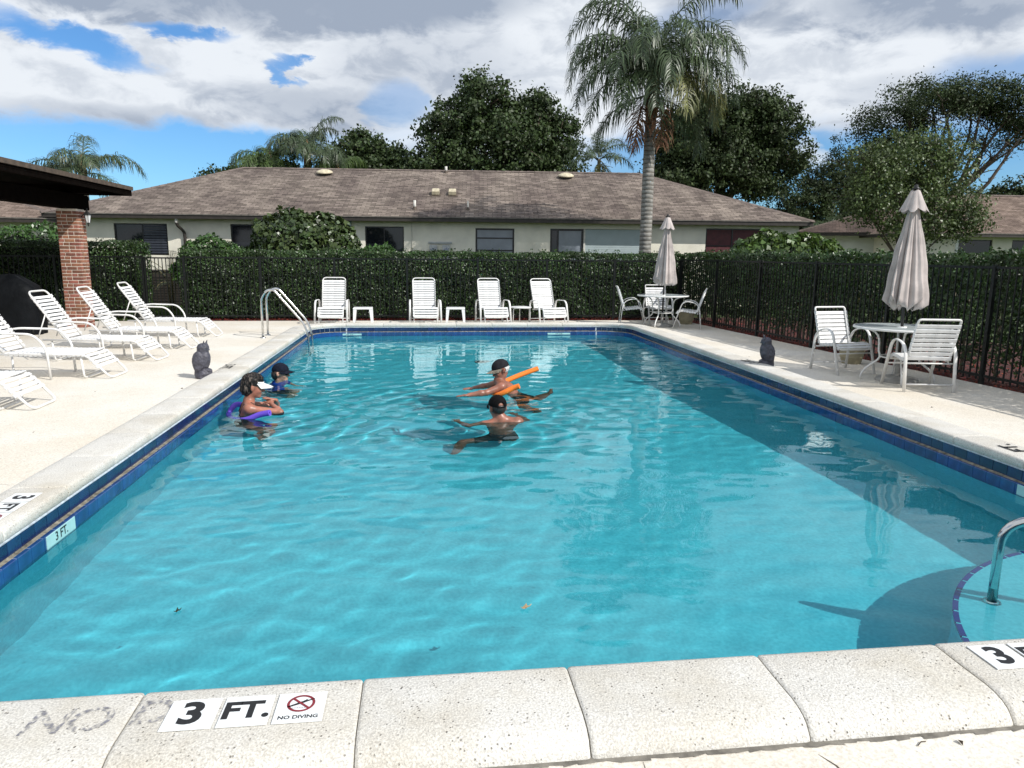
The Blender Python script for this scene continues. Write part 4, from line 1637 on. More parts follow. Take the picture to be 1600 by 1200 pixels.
make_umbrella('tall closed beige umbrella at the near table by the mulch bed', (*T2, DZ), 0.5, (0.0, -0.006), 3, 1.15)
make_umbrella('closed beige umbrella at the far table below the palm trunk', (*T1, DZ), 0.2, (0.0, 0.012), 8, 1.05)


def planter(label, loc):
    t = thing('plant_pot', label, 'plant pot', loc, 0.3, 'tan plant pots beside the tables')
    obj('pot_body', MB().lathe([(0.0, 0.0), (0.145, 0.0), (0.15, 0.02), (0.165, 0.09), (0.18, 0.105), (0.178, 0.125), (0.205, 0.29), (0.222, 0.30), (0.222, 0.345), (0.205, 0.352), (0.195, 0.33), (0.19, 0.29)], 30, caps=False), MT['pot'], t, angle=35)
    obj('soil', MB().lathe([(0.0, 0.305), (0.10, 0.31), (0.191, 0.30)], 20, caps=False), MT['soil'], t)
    n = 26
    P = np.stack([RNG.uniform(-0.1, 0.1, n), RNG.uniform(-0.1, 0.1, n), np.full(n, 0.31)], 1)
    V, F = leaf_arrays(P, P * 6 + rand_dirs(n) * 0.3 + np.array([0, 0, 0.6]), rand_dirs(n) + np.array([0, 0, 1]), RNG.uniform(0.05, 0.13, n), 0.03)
    link('sprout', npmesh('sprout', V, F, MT['hedge_leaf']), t)
    return t


p0 = planter('tan plant pot behind the chair at the near umbrella table', (6.86, 10.75, DZ))
dup(p0, (6.55, 17.35, DZ), 1.0, 'tan plant pot beside the far umbrella table')


# ------------------------------------------------------------------ fences and gate
def fence(label, a, b, ztop, spacing, group='black picket fences round the pool', post_every=1.85, skip_first=False):
    a, b = Vector((*a, 0)), Vector((*b, 0))
    L_ = (b - a).length
    ang = math.atan2(b.y - a.y, b.x - a.x)
    t = thing('picket_fence', label, 'fence', (a.x, a.y, DZ), ang, group)
    H = ztop - DZ
    pk = MB().box(-0.008, 0.008, -0.008, 0.008, 0.06, H - 0.02).mesh('picket', MT['fence'])
    n = int(L_ / spacing)
    for i in range(n):
        x = (i + 0.5) * L_ / n
        o = link('picket', pk, t, (x, 0, 0))
        o.rotation_euler = (random.uniform(-0.004, 0.004), random.uniform(-0.004, 0.004), 0)
    for z in (H - 0.02, 0.10):
        obj('rail', MB().box(0, L_, -0.0165, 0.0165, z, z + 0.033), MT['fence'], t)
    np_ = max(1, round(L_ / post_every))
    pm = MB()
    pm.box(-0.025, 0.025, -0.025, 0.025, -0.1, H + 0.02)
    pm.box(-0.03, 0.03, -0.03, 0.03, H + 0.02, H + 0.035)
    pme = pm.mesh('post', MT['fence'])
    for i in range(np_ + 1):
        link('post', pme, t, (L_ * i / np_, 0, 0))
    return t


fence('long black picket fence before the hedge behind the lounge chairs', (-5.70, FENCE_Y), (6.75, FENCE_Y), 1.45, 0.112)
fence('black picket fence left of the gate behind the chaises', (-10.6, FENCE_Y), (-6.66, FENCE_Y), 1.45, 0.112)
fence('black picket fence along the mulch bed behind the near umbrella table', (fence_x(18.5), 18.46), (fence_x(3.0), 3.0), 1.49, 0.108)


def gate():
    t = thing('gate', 'black picket gate ajar between the two hedges', 'gate', (-6.62, FENCE_Y, DZ), 0)
    H = 1.53
    w = 0.92
    for x in (0.0, w - 0.04):
        obj('stile', MB().box(x, x + 0.04, -0.02, 0.02, 0.05, H), MT['fence'], t)
    for z in (0.09, H - 0.04):
        obj('rail', MB().box(0.04, w - 0.04, -0.015, 0.015, z, z + 0.034), MT['fence'], t)
    pk = MB().box(-0.008, 0.008, -0.008, 0.008, 0.10, H - 0.02).mesh('picket', MT['fence'])
    n = 10
    for i in range(n):
        link('picket', pk, t, (0.04 + (w - 0.08) * (i + 0.5) / n, 0, 0))
    obj('latch', MB().box(w - 0.09, w + 0.01, -0.05, -0.018, 0.98, 1.06, bev=0.006), MT['fence'], t)


gate()


# ------------------------------------------------------------------ hedges and shrubs
def hedge(label, pts, width, z0, z1, size, density, core=True, open_base=False, m='hedge_leaf', seed=1, name='hedge'):
    """clipped hedge along a polyline"""
    rg = np.random.default_rng(seed)
    t = thing(name, label, 'hedge', (0, 0, 0), 0, 'clipped hedges round the pool')
    for i in range(len(pts) - 1):
        a, b = np.array(pts[i], float), np.array(pts[i + 1], float)
        L_ = np.linalg.norm(b - a)
        d = (b - a) / L_
        nn = np.array([-d[1], d[0]])
        H = z1 - z0
        hw = width / 2

        def wob(s, q):
            return 0.035 * np.sin(s * 2.1 + q) + 0.03 * np.sin(s * 5.3 + 2 * q) + 0.02 * np.sin(s * 11 + q)
        Ps, Ns = [], []
        for side in (-1, 1):
            n = int(L_ * H * density)
            s = rg.uniform(0, L_, n)
            z = z0 + H * rg.uniform(0, 1, n) ** (0.8 if open_base else 1.0)
            dep = np.abs(rg.normal(0, 0.055, n))
            o_ = side * (hw - dep + wob(s, z * 2.0 + side))
            Ps.append(np.stack([a[0] + d[0] * s + nn[0] * o_, a[1] + d[1] * s + nn[1] * o_, z + rg.normal(0, 0.01, n)], 1))
            Ns.append(np.tile([nn[0] * side, nn[1] * side, 0.35], (n, 1)))
        n = int(L_ * width * density * 1.15)
        s = rg.uniform(0, L_, n)
        o_ = rg.uniform(-hw, hw, n)
        z = z1 - np.abs(rg.normal(0, 0.045, n)) + wob(s, o_ * 3) * 0.7 - 0.05 * (np.abs(o_) / hw) ** 4
        Ps.append(np.stack([a[0] + d[0] * s + nn[0] * o_, a[1] + d[1] * s + nn[1] * o_, z], 1))
        Ns.append(np.tile([0, 0, 1.0], (n, 1)))
        for e, ss in ((a, -1), (b, 1)):
            n = int(width * H * density)
            o_ = rg.uniform(-hw, hw, n)
            z = z0 + H * rg.uniform(0, 1, n)
            k = ss * (-np.abs(rg.normal(0, 0.06, n)))
            Ps.append(np.stack([e[0] + d[0] * k + nn[0] * o_, e[1] + d[1] * k + nn[1] * o_, z], 1))
            Ns.append(np.tile([d[0] * ss, d[1] * ss, 0.3], (n, 1)))
        if open_base:
            n = int(L_ * H * width * density * 1.6)
            s = rg.uniform(0, L_, n)
            o_ = rg.uniform(-hw, hw, n)
            z = z0 + H * rg.uniform(0.1, 1, n)
            Ps.append(np.stack([a[0] + d[0] * s + nn[0] * o_, a[1] + d[1] * s + nn[1] * o_, z], 1))
            Ns.append(rand_dirs(n, rg))
        # tufts of new growth standing proud of the clipped faces
        nt = int(L_ * 9)
        s0 = rg.uniform(0, L_, nt)
        top = rg.uniform(0, 1, nt) < 0.6
        k_ = 9
        s = np.repeat(s0, k_) + rg.normal(0, 0.05, nt * k_)
        tp = np.repeat(top, k_)
        o_ = np.where(tp, np.repeat(rg.uniform(-hw, hw, nt), k_), -hw - 0.03) + rg.normal(0, 0.03, nt * k_)
        z = np.where(tp, z1 + rg.uniform(-0.02, 0.10, nt * k_), np.repeat(z0 + H * rg.uniform(0.15, 1, nt), k_) + rg.normal(0, 0.04, nt * k_))
        Ps.append(np.stack([a[0] + d[0] * s + nn[0] * o_, a[1] + d[1] * s + nn[1] * o_, z], 1))
        Ns.append(rand_dirs(nt * k_, rg) + np.array([0, 0, 0.5]))
        P, Nn = np.concatenate(Ps), np.concatenate(Ns)
        leaves('foliage', P, Nn, size, MT[m], t, 0.75, 0.55, 0.35, rg, 0.5)
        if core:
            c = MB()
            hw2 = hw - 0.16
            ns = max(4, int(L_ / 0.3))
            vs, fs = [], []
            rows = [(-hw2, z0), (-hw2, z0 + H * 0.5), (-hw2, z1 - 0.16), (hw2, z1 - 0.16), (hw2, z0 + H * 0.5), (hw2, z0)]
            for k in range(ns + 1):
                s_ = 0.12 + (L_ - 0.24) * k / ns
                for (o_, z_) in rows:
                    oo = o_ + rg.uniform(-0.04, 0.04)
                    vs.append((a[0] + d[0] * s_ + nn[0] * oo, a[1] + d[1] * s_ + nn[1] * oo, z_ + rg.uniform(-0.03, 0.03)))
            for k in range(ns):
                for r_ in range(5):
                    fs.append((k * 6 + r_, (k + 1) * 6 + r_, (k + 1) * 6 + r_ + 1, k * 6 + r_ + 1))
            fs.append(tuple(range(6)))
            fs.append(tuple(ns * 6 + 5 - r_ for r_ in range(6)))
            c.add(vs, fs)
            obj('dark_core', c, MT['hedge_core'], t)  # added dark block that stops see-through, coloured as inner shade
        # stems at the foot
        st = MB()
        n = int(L_ / 0.42)
        for k in range(n):
            s_ = (k + rg.uniform(0.2, 0.8)) * L_ / n
            o_ = rg.uniform(-0.12, 0.12)
            bx, by = a[0] + d[0] * s_ + nn[0] * o_, a[1] + d[1] * s_ + nn[1] * o_
            for q in range(2):
                lx, ly = rg.uniform(-0.14, 0.14, 2)
                st.tube([(bx, by, -0.14), (bx + lx * 0.4, by + ly * 0.4, 0.2), (bx + lx, by + ly, 0.6), (bx + lx * 1.3, by + ly * 1.3, 1.1)], [0.026, 0.02, 0.014, 0.006], 6)
        obj('stems', st, MT['stem'], t, True)['kind'] = 'stuff'
    return t


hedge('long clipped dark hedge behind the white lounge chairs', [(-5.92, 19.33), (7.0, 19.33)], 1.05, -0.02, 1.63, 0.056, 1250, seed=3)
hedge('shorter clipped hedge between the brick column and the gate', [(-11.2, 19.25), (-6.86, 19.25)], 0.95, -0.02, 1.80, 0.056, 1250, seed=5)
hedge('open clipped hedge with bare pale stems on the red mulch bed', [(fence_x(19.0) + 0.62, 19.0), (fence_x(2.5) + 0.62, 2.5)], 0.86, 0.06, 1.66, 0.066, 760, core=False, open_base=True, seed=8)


def shrub(name, label, cat, c, radii, n, size, m, aspect=0.9, seed=1, group=None, spread=0.6, stems=5, flat=0.0):
    """rounded bush of separate leaves on several stems"""
    rg = np.random.default_rng(seed)
    t = thing(name, label, cat, (c[0], c[1], -0.15), 0, group)
    d = rand_dirs(n, rg)
    zc = radii[2] * (0.45 + 0.12 * (1 - flat))
    rzv = radii[2] - zc
    lump = 1 + 0.05 * np.sin(d[:, 0] * 5 + seed) + 0.045 * np.sin(d[:, 1] * 7 + 2 * seed) + 0.05 * np.sin(d[:, 2] * 6 + d[:, 0] * 8 + seed) + 0.03 * np.sin(d[:, 0] * 19 + d[:, 2] * 15)
    r = lump * np.clip(1.0 - np.abs(rg.normal(0, 0.10, n)), 0.5, 1.04)
    e = 1.0 - 0.22 * flat
    dd = np.sign(d) * np.abs(d) ** e
    P = dd * r[:, None] * np.array([radii[0], radii[1], rzv]) + np.array([0, 0, zc])
    leaves('foliage', P, d + np.array([0, 0, 0.25]), size, MT[m], t, spread + 0.3, aspect, 0.35, rg, 0.35)
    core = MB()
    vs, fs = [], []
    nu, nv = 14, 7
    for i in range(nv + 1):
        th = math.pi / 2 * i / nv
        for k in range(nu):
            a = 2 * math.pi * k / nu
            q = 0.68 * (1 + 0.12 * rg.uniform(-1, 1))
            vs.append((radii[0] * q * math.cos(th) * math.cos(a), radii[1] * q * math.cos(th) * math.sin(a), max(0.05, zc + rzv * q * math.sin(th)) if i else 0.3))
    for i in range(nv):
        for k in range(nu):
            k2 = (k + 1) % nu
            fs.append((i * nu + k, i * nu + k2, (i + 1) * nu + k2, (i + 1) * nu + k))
    obj('dark_core', core.add(vs, fs), MT['hedge_core'], t, True)  # added dark dome behind the leaves, coloured as the bush's inner shade
    st = MB()
    for k in range(stems):
        a = rg.uniform(0, 6.28)
        st.tube([(0.06 * math.cos(a), 0.06 * math.sin(a), 0), (0.25 * radii[0] * math.cos(a), 0.25 * radii[1] * math.sin(a), radii[2] * 0.5),
                 (0.6 * radii[0] * math.cos(a), 0.6 * radii[1] * math.sin(a), radii[2] * 0.85)], [0.035, 0.024, 0.008], 6)
    obj('stems', st, MT['bark'], t, True)
    return t


shrub('sea_grape_bush', 'big rounded sea grape bush with reddish leaves behind the fence', 'bush', (-3.30, 21.1), (1.52, 1.05, 2.90), 7500, 0.135, 'seagrape', 0.95, 4, 'sea grape bushes behind the hedges')
shrub('leafy_shrub', 'low glossy green shrub left of the big sea grape bush', 'shrub', (-5.65, 20.9), (1.15, 0.55, 2.16), 4200, 0.12, 'clusia', 0.5, 9, 'low shrubs behind the hedges', 0.8)
shrub('leafy_shrub', 'small glossy green shrub below the dark window', 'shrub', (-1.25, 20.8), (0.74, 0.5, 2.0), 2200, 0.14, 'clusia', 0.45, 12, 'low shrubs behind the hedges', 0.8)
shrub('sea_grape_bush', 'wide green sea grape bush right of the red-blind window', 'bush', (10.75, 20.9), (1.72, 1.0, 2.48), 5200, 0.165, 'seagrape_green', 0.95, 17, 'sea grape bushes behind the hedges')
shrub('sea_grape_bush', 'small green sea grape bush left of the arching fern', 'bush', (12.55, 21.3), (0.7, 0.6, 2.2), 1500, 0.165, 'seagrape_green', 0.95, 21, 'sea grape bushes behind the hedges')
shrub('leafy_shrub', 'low trimmed shrub below the right-hand house wall', 'shrub', (18.6, 21.8), (3.2, 0.7, 2.0), 7000, 0.12, 'clusia', 0.5, 25, 'low shrubs behind the hedges', 0.8)
shrub('leafy_shrub', 'bushy shrub behind the brick column under the left house eave', 'shrub', (-11.0, 22.2), (1.2, 0.8, 2.5), 4000, 0.12, 'clusia', 0.5, 31, 'low shrubs behind the hedges', 0.9)


def arching_fern(label, x, y, h, seed, n=22, m='fern', L=1.0):
    rg = random.Random(seed)
    t = thing('fern', label, 'fern', (x, y, -0.15), 0, 'ferns behind the hedges')
    V, F = [], []
    st = MB()
    k0 = 0
    for k in range(n):
        a = rg.uniform(0, 2 * math.pi)
        e = rg.uniform(0.5, 1.25)
        Lf = L * rg.uniform(0.7, 1.1)
        p = Vector((0.12 * math.cos(a), 0.12 * math.sin(a), h * rg.uniform(0.35, 0.75)))
        d = Vector((math.cos(a) * math.cos(e), math.sin(a) * math.cos(e), math.sin(e)))
        pts = [Vector((0.05 * math.cos(a), 0.05 * math.sin(a), 0)), p]
        for i in range(10):
            d = (d + Vector((0, 0, -0.13))).normalized()
            p = p + d * (Lf / 10)
            pts.append(p.copy())
        st.tube(pts, [0.010] * 2 + [0.007 * (1 - i / 11) + 0.002 for i in range(10)], 4)
        P, D, Nn, LL = [], [], [], []
        for i in range(1, 11):
            tdir = (pts[i + 1] - pts[i]).normalized()
            sd_ = tdir.cross(Vector((0, 0, 1)))
            sd_ = sd_.normalized() if sd_.length > 1e-3 else Vector((1, 0, 0))
            for q in (0.0, 0.5):
                pp = pts[i].lerp(pts[i + 1], q)
                for s in (-1, 1):
                    P.append(pp)
                    D.append(sd_ * s + tdir * 0.55 + Vector((0, 0, -0.1)))
                    Nn.append((0, 0, 1))
                    LL.append(0.17 * math.sin(math.pi * (0.12 + 0.85 * (i + q) / 11.5)) + 0.03)
        v, f = leaf_arrays(np.array([tuple(q) for q in P]), np.array([tuple(q) for q in D]), np.array(Nn, float), np.array(LL), 0.022)
        V.append(v)
        F.append(f + k0)
        k0 += len(v)
    o = link('fronds', npmesh('fronds', np.concatenate(V), np.concatenate(F), MT[m]), t)
    o['kind'] = 'stuff'
    obj('stalks', st, MT['palm_stalk'], t, True)
    return t


arching_fern('bright arching fern left of the red-blind window', 7.85, 20.6, 1.75, 3)
arching_fern('bright arching fern below the red-blind window', 8.95, 20.9, 1.65, 5)
arching_fern('bright arching fern under the olive tree', 13.4, 21.0, 1.95, 7)
arching_fern('bright fern under the olive tree beside the house corner', 14.6, 21.4, 1.8, 9)
arching_fern('spiky plant above the hedge right of the brick column', -8.15, 20.6, 1.95, 11, 14, 'palm_leaf')
arching_fern('spiky plant before the shuttered window', -6.9, 21.2, 1.85, 13, 14, 'palm_leaf')
arching_fern('bright yellow-green fern at the pavilion edge', -10.55, 18.9, 1.85, 15, 26, 'fern', 0.9)


# ------------------------------------------------------------------ houses
def wall_mesh(x0, x1, z0, z1, holes, depth=0.12):
    """front wall in the XZ plane (y=0 faces the viewer) with reveals round each opening"""
    mb = MB()
    xs = sorted({x0, x1} | {h[0] for h in holes} | {h[1] for h in holes})
    zs = sorted({z0, z1} | {h[2] for h in holes} | {h[3] for h in holes})
    for i in range(len(xs) - 1):
        for k in range(len(zs) - 1):
            cx, cz = (xs[i] + xs[i + 1]) / 2, (zs[k] + zs[k + 1]) / 2
            if any(h[0] < cx < h[1] and h[2] < cz < h[3] for h in holes):
                continue
            mb.quad((xs[i], 0, zs[k]), (xs[i + 1], 0, zs[k]), (xs[i + 1], 0, zs[k + 1]), (xs[i], 0, zs[k + 1]))
    for a, b, c, d in holes:
        mb.quad((a, 0, c), (a, depth, c), (a, depth, d), (a, 0, d))
        mb.quad((b, depth, c), (b, 0, c), (b, 0, d), (b, depth, d))
        mb.quad((a, 0, d), (a, depth, d), (b, depth, d), (b, 0, d))
        mb.quad((a, depth, c), (a, 0, c), (b, 0, c), (b, depth, c))
    return mb


def hip_roof(t, L_, D_, ze, rise, inset, over_t=0.16, mat_='shingle', hip0=True, hip1=True):
    """hip roof over [0,L]x[0,D] with its eaves at ze; uv in metres so that courses follow the slope"""
    i0 = inset if hip0 else 0.0
    i1 = inset if hip1 else 0.0
    zr = ze + rise
    c = [(0, 0, ze), (L_, 0, ze), (L_, D_, ze), (0, D_, ze)]
    ra, rb = (i0, D_ / 2, zr), (L_ - i1, D_ / 2, zr)
    faces = [([c[0], c[1], rb, ra]), ([c[2], c[3], ra, rb])]
    faces.append([c[3], c[0], ra])
    faces.append([c[1], c[2], rb])
    vs, fs, uvs = [], [], []
    for f in faces:
        o = len(vs)
        vs += f
        fs.append(tuple(range(o, o + len(f))))
        a, b = Vector(f[0]), Vector(f[1])
        ex = (b - a).normalized()
        n = ex.cross(Vector(f[2]) - a).normalized()
        ey = n.cross(ex)
        for p in f:
            q = Vector(p) - a
            uvs.append((q.dot(ex) + a.x * 0.37, q.dot(ey)))
    me = bpy.data.meshes.new('roof')
    me.from_pydata(vs, [], fs)
    uvl = me.uv_layers.new(name='UVMap')
    for li, l in enumerate(me.loops):
        uvl.data[li].uv = uvs[l.vertex_index]
    me.materials.append(MT[mat_])
    me.update()
    r = link('roof', me, t)
    # fascia, gutter lip and soffit
    fb = MB()
    fb.box(0.012, L_ - 0.012, 0.012, 0.04, ze - over_t, ze - 0.004)
    fb.box(0.012, L_ - 0.012, D_ - 0.04, D_ - 0.012, ze - over_t, ze - 0.004)
    fb.box(0.012, 0.04, 0.041, D_ - 0.041, ze - over_t, ze - 0.004)
    fb.box(L_ - 0.04, L_ - 0.012, 0.041, D_ - 0.041, ze - over_t, ze - 0.004)
    obj('fascia', fb, MT['fascia'], t)
    dp = MB()
    dp.box(-0.012, L_ + 0.012, -0.016, 0.010, ze - 0.035, ze - 0.006)
    dp.box(-0.012, 0.010, 0.011, D_ + 0.012, ze - 0.035, ze - 0.006)
    dp.box(L_ - 0.010, L_ + 0.012, 0.011, D_ + 0.012, ze - 0.035, ze - 0.006)
    obj('drip_edge', dp, MT['eave_lip'] if mat_ != 'shingle_dark' else MT['fascia'], t)
    sf = MB()
    sf.quad((0.041, 0.041, ze - over_t + 0.02), (0.041, D_ - 0.041, ze - over_t + 0.02), (L_ - 0.041, D_ - 0.041, ze - over_t + 0.02), (L_ - 0.041, 0.041, ze - over_t + 0.02))
    obj('soffit', sf, MT['soffit'], t)
    # ridge and hip caps
    cap = MB()
    for a, b in ((ra, rb), (c[0], ra), (c[3], ra), (c[1], rb), (c[2], rb)):
        a, b = Vector(a), Vector(b)
        if (b - a).length < 0.2:
            continue
        n = max(2, int((b - a).length / 0.3))
        d = (b - a).normalized()
        s = d.cross(Vector((0, 0, 1))).normalized()
        for k in range(n):
            p, q = a.lerp(b, k / n), a.lerp(b, (k + 0.97) / n)
            cap.add([p + s * 0.13 - Vector((0, 0, 0.035)), p + Vector((0, 0, 0.03)), p - s * 0.13 - Vector((0, 0, 0.035)),
                     q + s * 0.13 - Vector((0, 0, 0.03)), q + Vector((0, 0, 0.022)), q - s * 0.13 - Vector((0, 0, 0.03))],
                    [(0, 1, 4, 3), (1, 2, 5, 4), (0, 2, 1), (3, 4, 5)])
    cp = obj('ridge_cap', cap, MT['drip' if mat_ == 'shingle_dark' else 'shingle_cap'], r)
    return r


MT['shingle_cap'] = mat('ridge_cap_shingle', (0.135, 0.105, 0.09), 0.95, 0.3, 5)


def window(t, x0, x1, z0, z1, glass, mull=(), trans=(), y=0.0, slats=None, frame=0.045, depth=0.07):
    f = MB()
    fr = frame
    yy0, yy1 = y + depth - 0.03, y + depth + 0.03
    f.box(x0 + .002, x1 - .002, yy0, yy1, z0 + .002, z0 + fr)
    f.box(x0 + .002, x1 - .002, yy0, yy1, z1 - fr, z1 - .002)
    f.box(x0 + .002, x0 + fr, yy0, yy1, z0 + fr, z1 - fr)
    f.box(x1 - fr, x1 - .002, yy0, yy1, z0 + fr, z1 - fr)
    for m in mull:
        f.box(m - fr * 0.45, m + fr * 0.45, yy0 + 0.004, yy1 - 0.004, z0 + fr, z1 - fr)
    for q in trans:
        f.box(x0 + fr, x1 - fr, yy0 + 0.007, yy1 - 0.007, q - fr * 0.35, q + fr * 0.35)
    w = obj('window', f, MT['win_frame'], t)
    edges = [x0 + fr] + list(mull) + [x1 - fr]
    for i in range(len(edges) - 1):
        obj('pane', MB().box(edges[i], edges[i + 1], y + depth - 0.004, y + depth + 0.004, z0 + fr, z1 - fr), MT[glass] if isinstance(glass, str) else MT[glass[i]], w)
    if slats:
        a, b, m = slats
        n = int((z1 - z0 - 2 * fr) / 0.085)
        sm = MB().box(a, b, y + depth - 0.045, y + depth - 0.012, -0.032, 0.032, mtx=Matrix.Translation((0, 0, 0)) @ Matrix.Rotation(0.0, 4, 'X')).mesh('slat', MT[m])
        for k in range(n):
            link('slat', sm, w, (0, 0, z0 + fr + 0.045 + 0.085 * k))
    return w


def main_house():
    ang = math.atan2(-0.08175664, 0.99665232)
    t = thing('house', 'long cream bungalow with brown shingle hip roof behind the hedge', 'house', (-12.3, 25.8, 0), ang)
    Lh, Dh, ze = 25.69, 10.0, 2.80
    W0, W1, yo = 1.0, 25.37, 0.44
    holes = [(2.08, 3.83, 1.45, 2.49), (5.92, 7.0, 1.45, 2.50), (10.41, 11.72, 0.5, 2.48), (14.15, 15.48, 1.15, 2.46), (16.71, 19.98, -0.1, 2.47), (22.11, 24.10, 1.15, 2.54)]
    wm = wall_mesh(W0, W1, -0.16, ze - 0.10, holes)
    w = obj('wall', wm, MT['stucco'], t)
    w.location = (0, yo, 0)
    sd_ = MB()
    sd_.quad((W0, yo, -0.16), (W0, yo, 2.7), (W0, Dh - yo, 2.7), (W0, Dh - yo, -0.16))
    sd_.quad((W1, Dh - yo, -0.16), (W1, Dh - yo, 2.7), (W1, yo, 2.7), (W1, yo, -0.16))
    sd_.quad((W0, Dh - yo, -0.16), (W0, Dh - yo, 2.7), (W1, Dh - yo, 2.7), (W1, Dh - yo, -0.16))
    obj('wall', sd_, MT['stucco'], t)
    window(t, *holes[0], ('win_glass', 'win_glass'), mull=(3.0,), y=yo, slats=(3.03, 3.78, 'shutter'))
    window(t, *holes[1], 'win_glass', y=yo)
    window(t, *holes[2], ('win_glass', 'win_glass'), mull=(11.05,), y=yo)
    window(t, *holes[3], ('win_grey',), trans=(1.72, 2.13), y=yo, frame=0.06)
    window(t, 22.11, 24.10, 1.15, 2.54, ('red_curtain', 'red_curtain'), mull=(23.05,), trans=(1.95,), y=yo, slats=None)
    # patio door with a roll shutter beside it
    window(t, 16.71, 17.86, -0.1, 2.47, ('win_glass', 'win_grey'), mull=(16.98,), y=yo, frame=0.07)
    sh = MB()
    n = 34
    for k in range(n):
        z = -0.08 + 2.54 * k / n
        sh.box(17.93, 19.96, yo + 0.055, yo + 0.075, z, z + 2.54 / n - 0.006)
    sh.box(17.93, 19.96, yo + 0.06, yo + 0.07, -0.08, 2.46)
    obj('roll_shutter', sh, MT['screen_panel'], t)
    obj('door_jamb', MB().box(17.865, 17.925, yo + 0.01, yo + 0.09, -0.1, 2.465), MT['pipe'], t)
    hip_roof(t, Lh, Dh, ze, 2.03, 5.0)
    slope = math.atan2(2.03, 5.0)

    def on_roof(s, m):
        return (s, m, ze + 2.03 / 5.0 * m)
    for s in (8.32, 17.64):
        v = thing('roof_vent', 'round domed vent near the roof ridge ' + ('above the big sea grape bush' if s < 10 else 'above the patio door'), 'roof vent', (0, 0, 0), 0, 'round domed vents near the ridge')
        px = Vector((-12.3, 25.8, 0)) + Matrix.Rotation(ang, 3, 'Z') @ Vector(on_roof(s, 4.30))
        v.location = px
        v.rotation_euler = (slope * 0.6, 0, ang)
        obj('collar', MB().lathe([(0.19, -0.1), (0.19, 0.07)], 20, caps=False), MT['fascia'], v, True)
        obj('dome', MB().lathe([(0.26, 0.05), (0.305, 0.06), (0.315, 0.085), (0.285, 0.12), (0.20, 0.165), (0.10, 0.19), (0.0, 0.195)], 24, caps=False), MT['vent'], v, True)
    for s in (12.70, 13.30):
        v = thing('roof_vent', 'pale square box vent on the slope, ' + ('the one nearer the short pipe' if s < 13 else 'the one nearer the thin pipe'), 'roof vent', (0, 0, 0), 0, 'square box vents on the roof')
        v.location = Vector((-12.3, 25.8, 0)) + Matrix.Rotation(ang, 3, 'Z') @ Vector(on_roof(s, 2.2))
        v.rotation_euler = (slope, 0, ang)
        obj('hood', MB().box(-0.13, 0.13, -0.13, 0.2, 0.015, 0.16, bev=0.015), MT['vent'], v)
        obj('flashing', MB().box(-0.2, 0.2, -0.2, 0.28, 0.004, 0.012), MT['drip'], v)
    for s, m, h, r_, lab in ((12.96, 4.72, 0.24, 0.05, 'short white pipe vent at the roof ridge'), (12.08, 0.67, 0.30, 0.045, 'white pipe vent low on the roof left of the box vents'), (13.89, 0.67, 0.30, 0.022, 'thin pipe vent low on the roof right of the box vents')):
        v = thing('vent_pipe', lab, 'vent pipe', (0, 0, 0), ang, 'vent pipes on the roof')
        v.location = Vector((-12.3, 25.8, 0)) + Matrix.Rotation(ang, 3, 'Z') @ Vector(on_roof(s, m))
        obj('pipe', MB().tube([(0, 0, -0.1), (0, 0, h)], r_, 10), MT['pipe'], v, True)
        obj('boot', MB().lathe([(r_ + 0.05, -0.06), (r_ + 0.012, 0.09)], 12, caps=False), MT['drip'], v, True)
    # pipes and meters on the wall
    obj('conduit', MB().box(9.82, 9.96, yo - 0.07, yo - 0.002, -0.1, 2.66, bev=0.01), MT['conduit'], t)
    obj('conduit', MB().tube([(11.99, yo - 0.02, -0.1), (11.99, yo - 0.02, 2.6)], 0.012, 6), MT['pipe'], t)
    for x in (12.72, 13.16):
        mt = MB().box(x - 0.13, x + 0.13, yo - 0.10, yo - 0.002, 1.32, 1.88, bev=0.012)
        mo = obj('meter_box', mt, MT['meter'], t)
        gl = MB().lathe([(0.085, 0), (0.085, 0.07), (0.07, 0.085), (0, 0.088)], 16, caps=False)
        o = obj('meter_glass', gl, MT['win_grey'], mo, True)
        o.location = (x, yo - 0.10, 1.70)
        o.rotation_euler = (R(90), 0, 0)
    obj('cable_tray', MB().box(12.55, 13.35, yo - 0.06, yo - 0.002, 1.92, 1.99, bev=0.008), MT['meter'], t)
    dsx = 4.28
    obj('downspout', MB().tube(fillet([(dsx, 0.12, 2.66), (dsx, 0.12, 2.45), (dsx + 0.14, yo - 0.06, 2.22), (dsx + 0.14, yo - 0.06, -0.1)], 0.12, 4), 0.048, 8), MT['fascia'], t, True)
    obj('outlet_collar', MB().lathe([(0.055, 0), (0.055, 0.14)], 12, (dsx, 0.12, 2.52), False), MT['pipe'], t, True)


main_house()


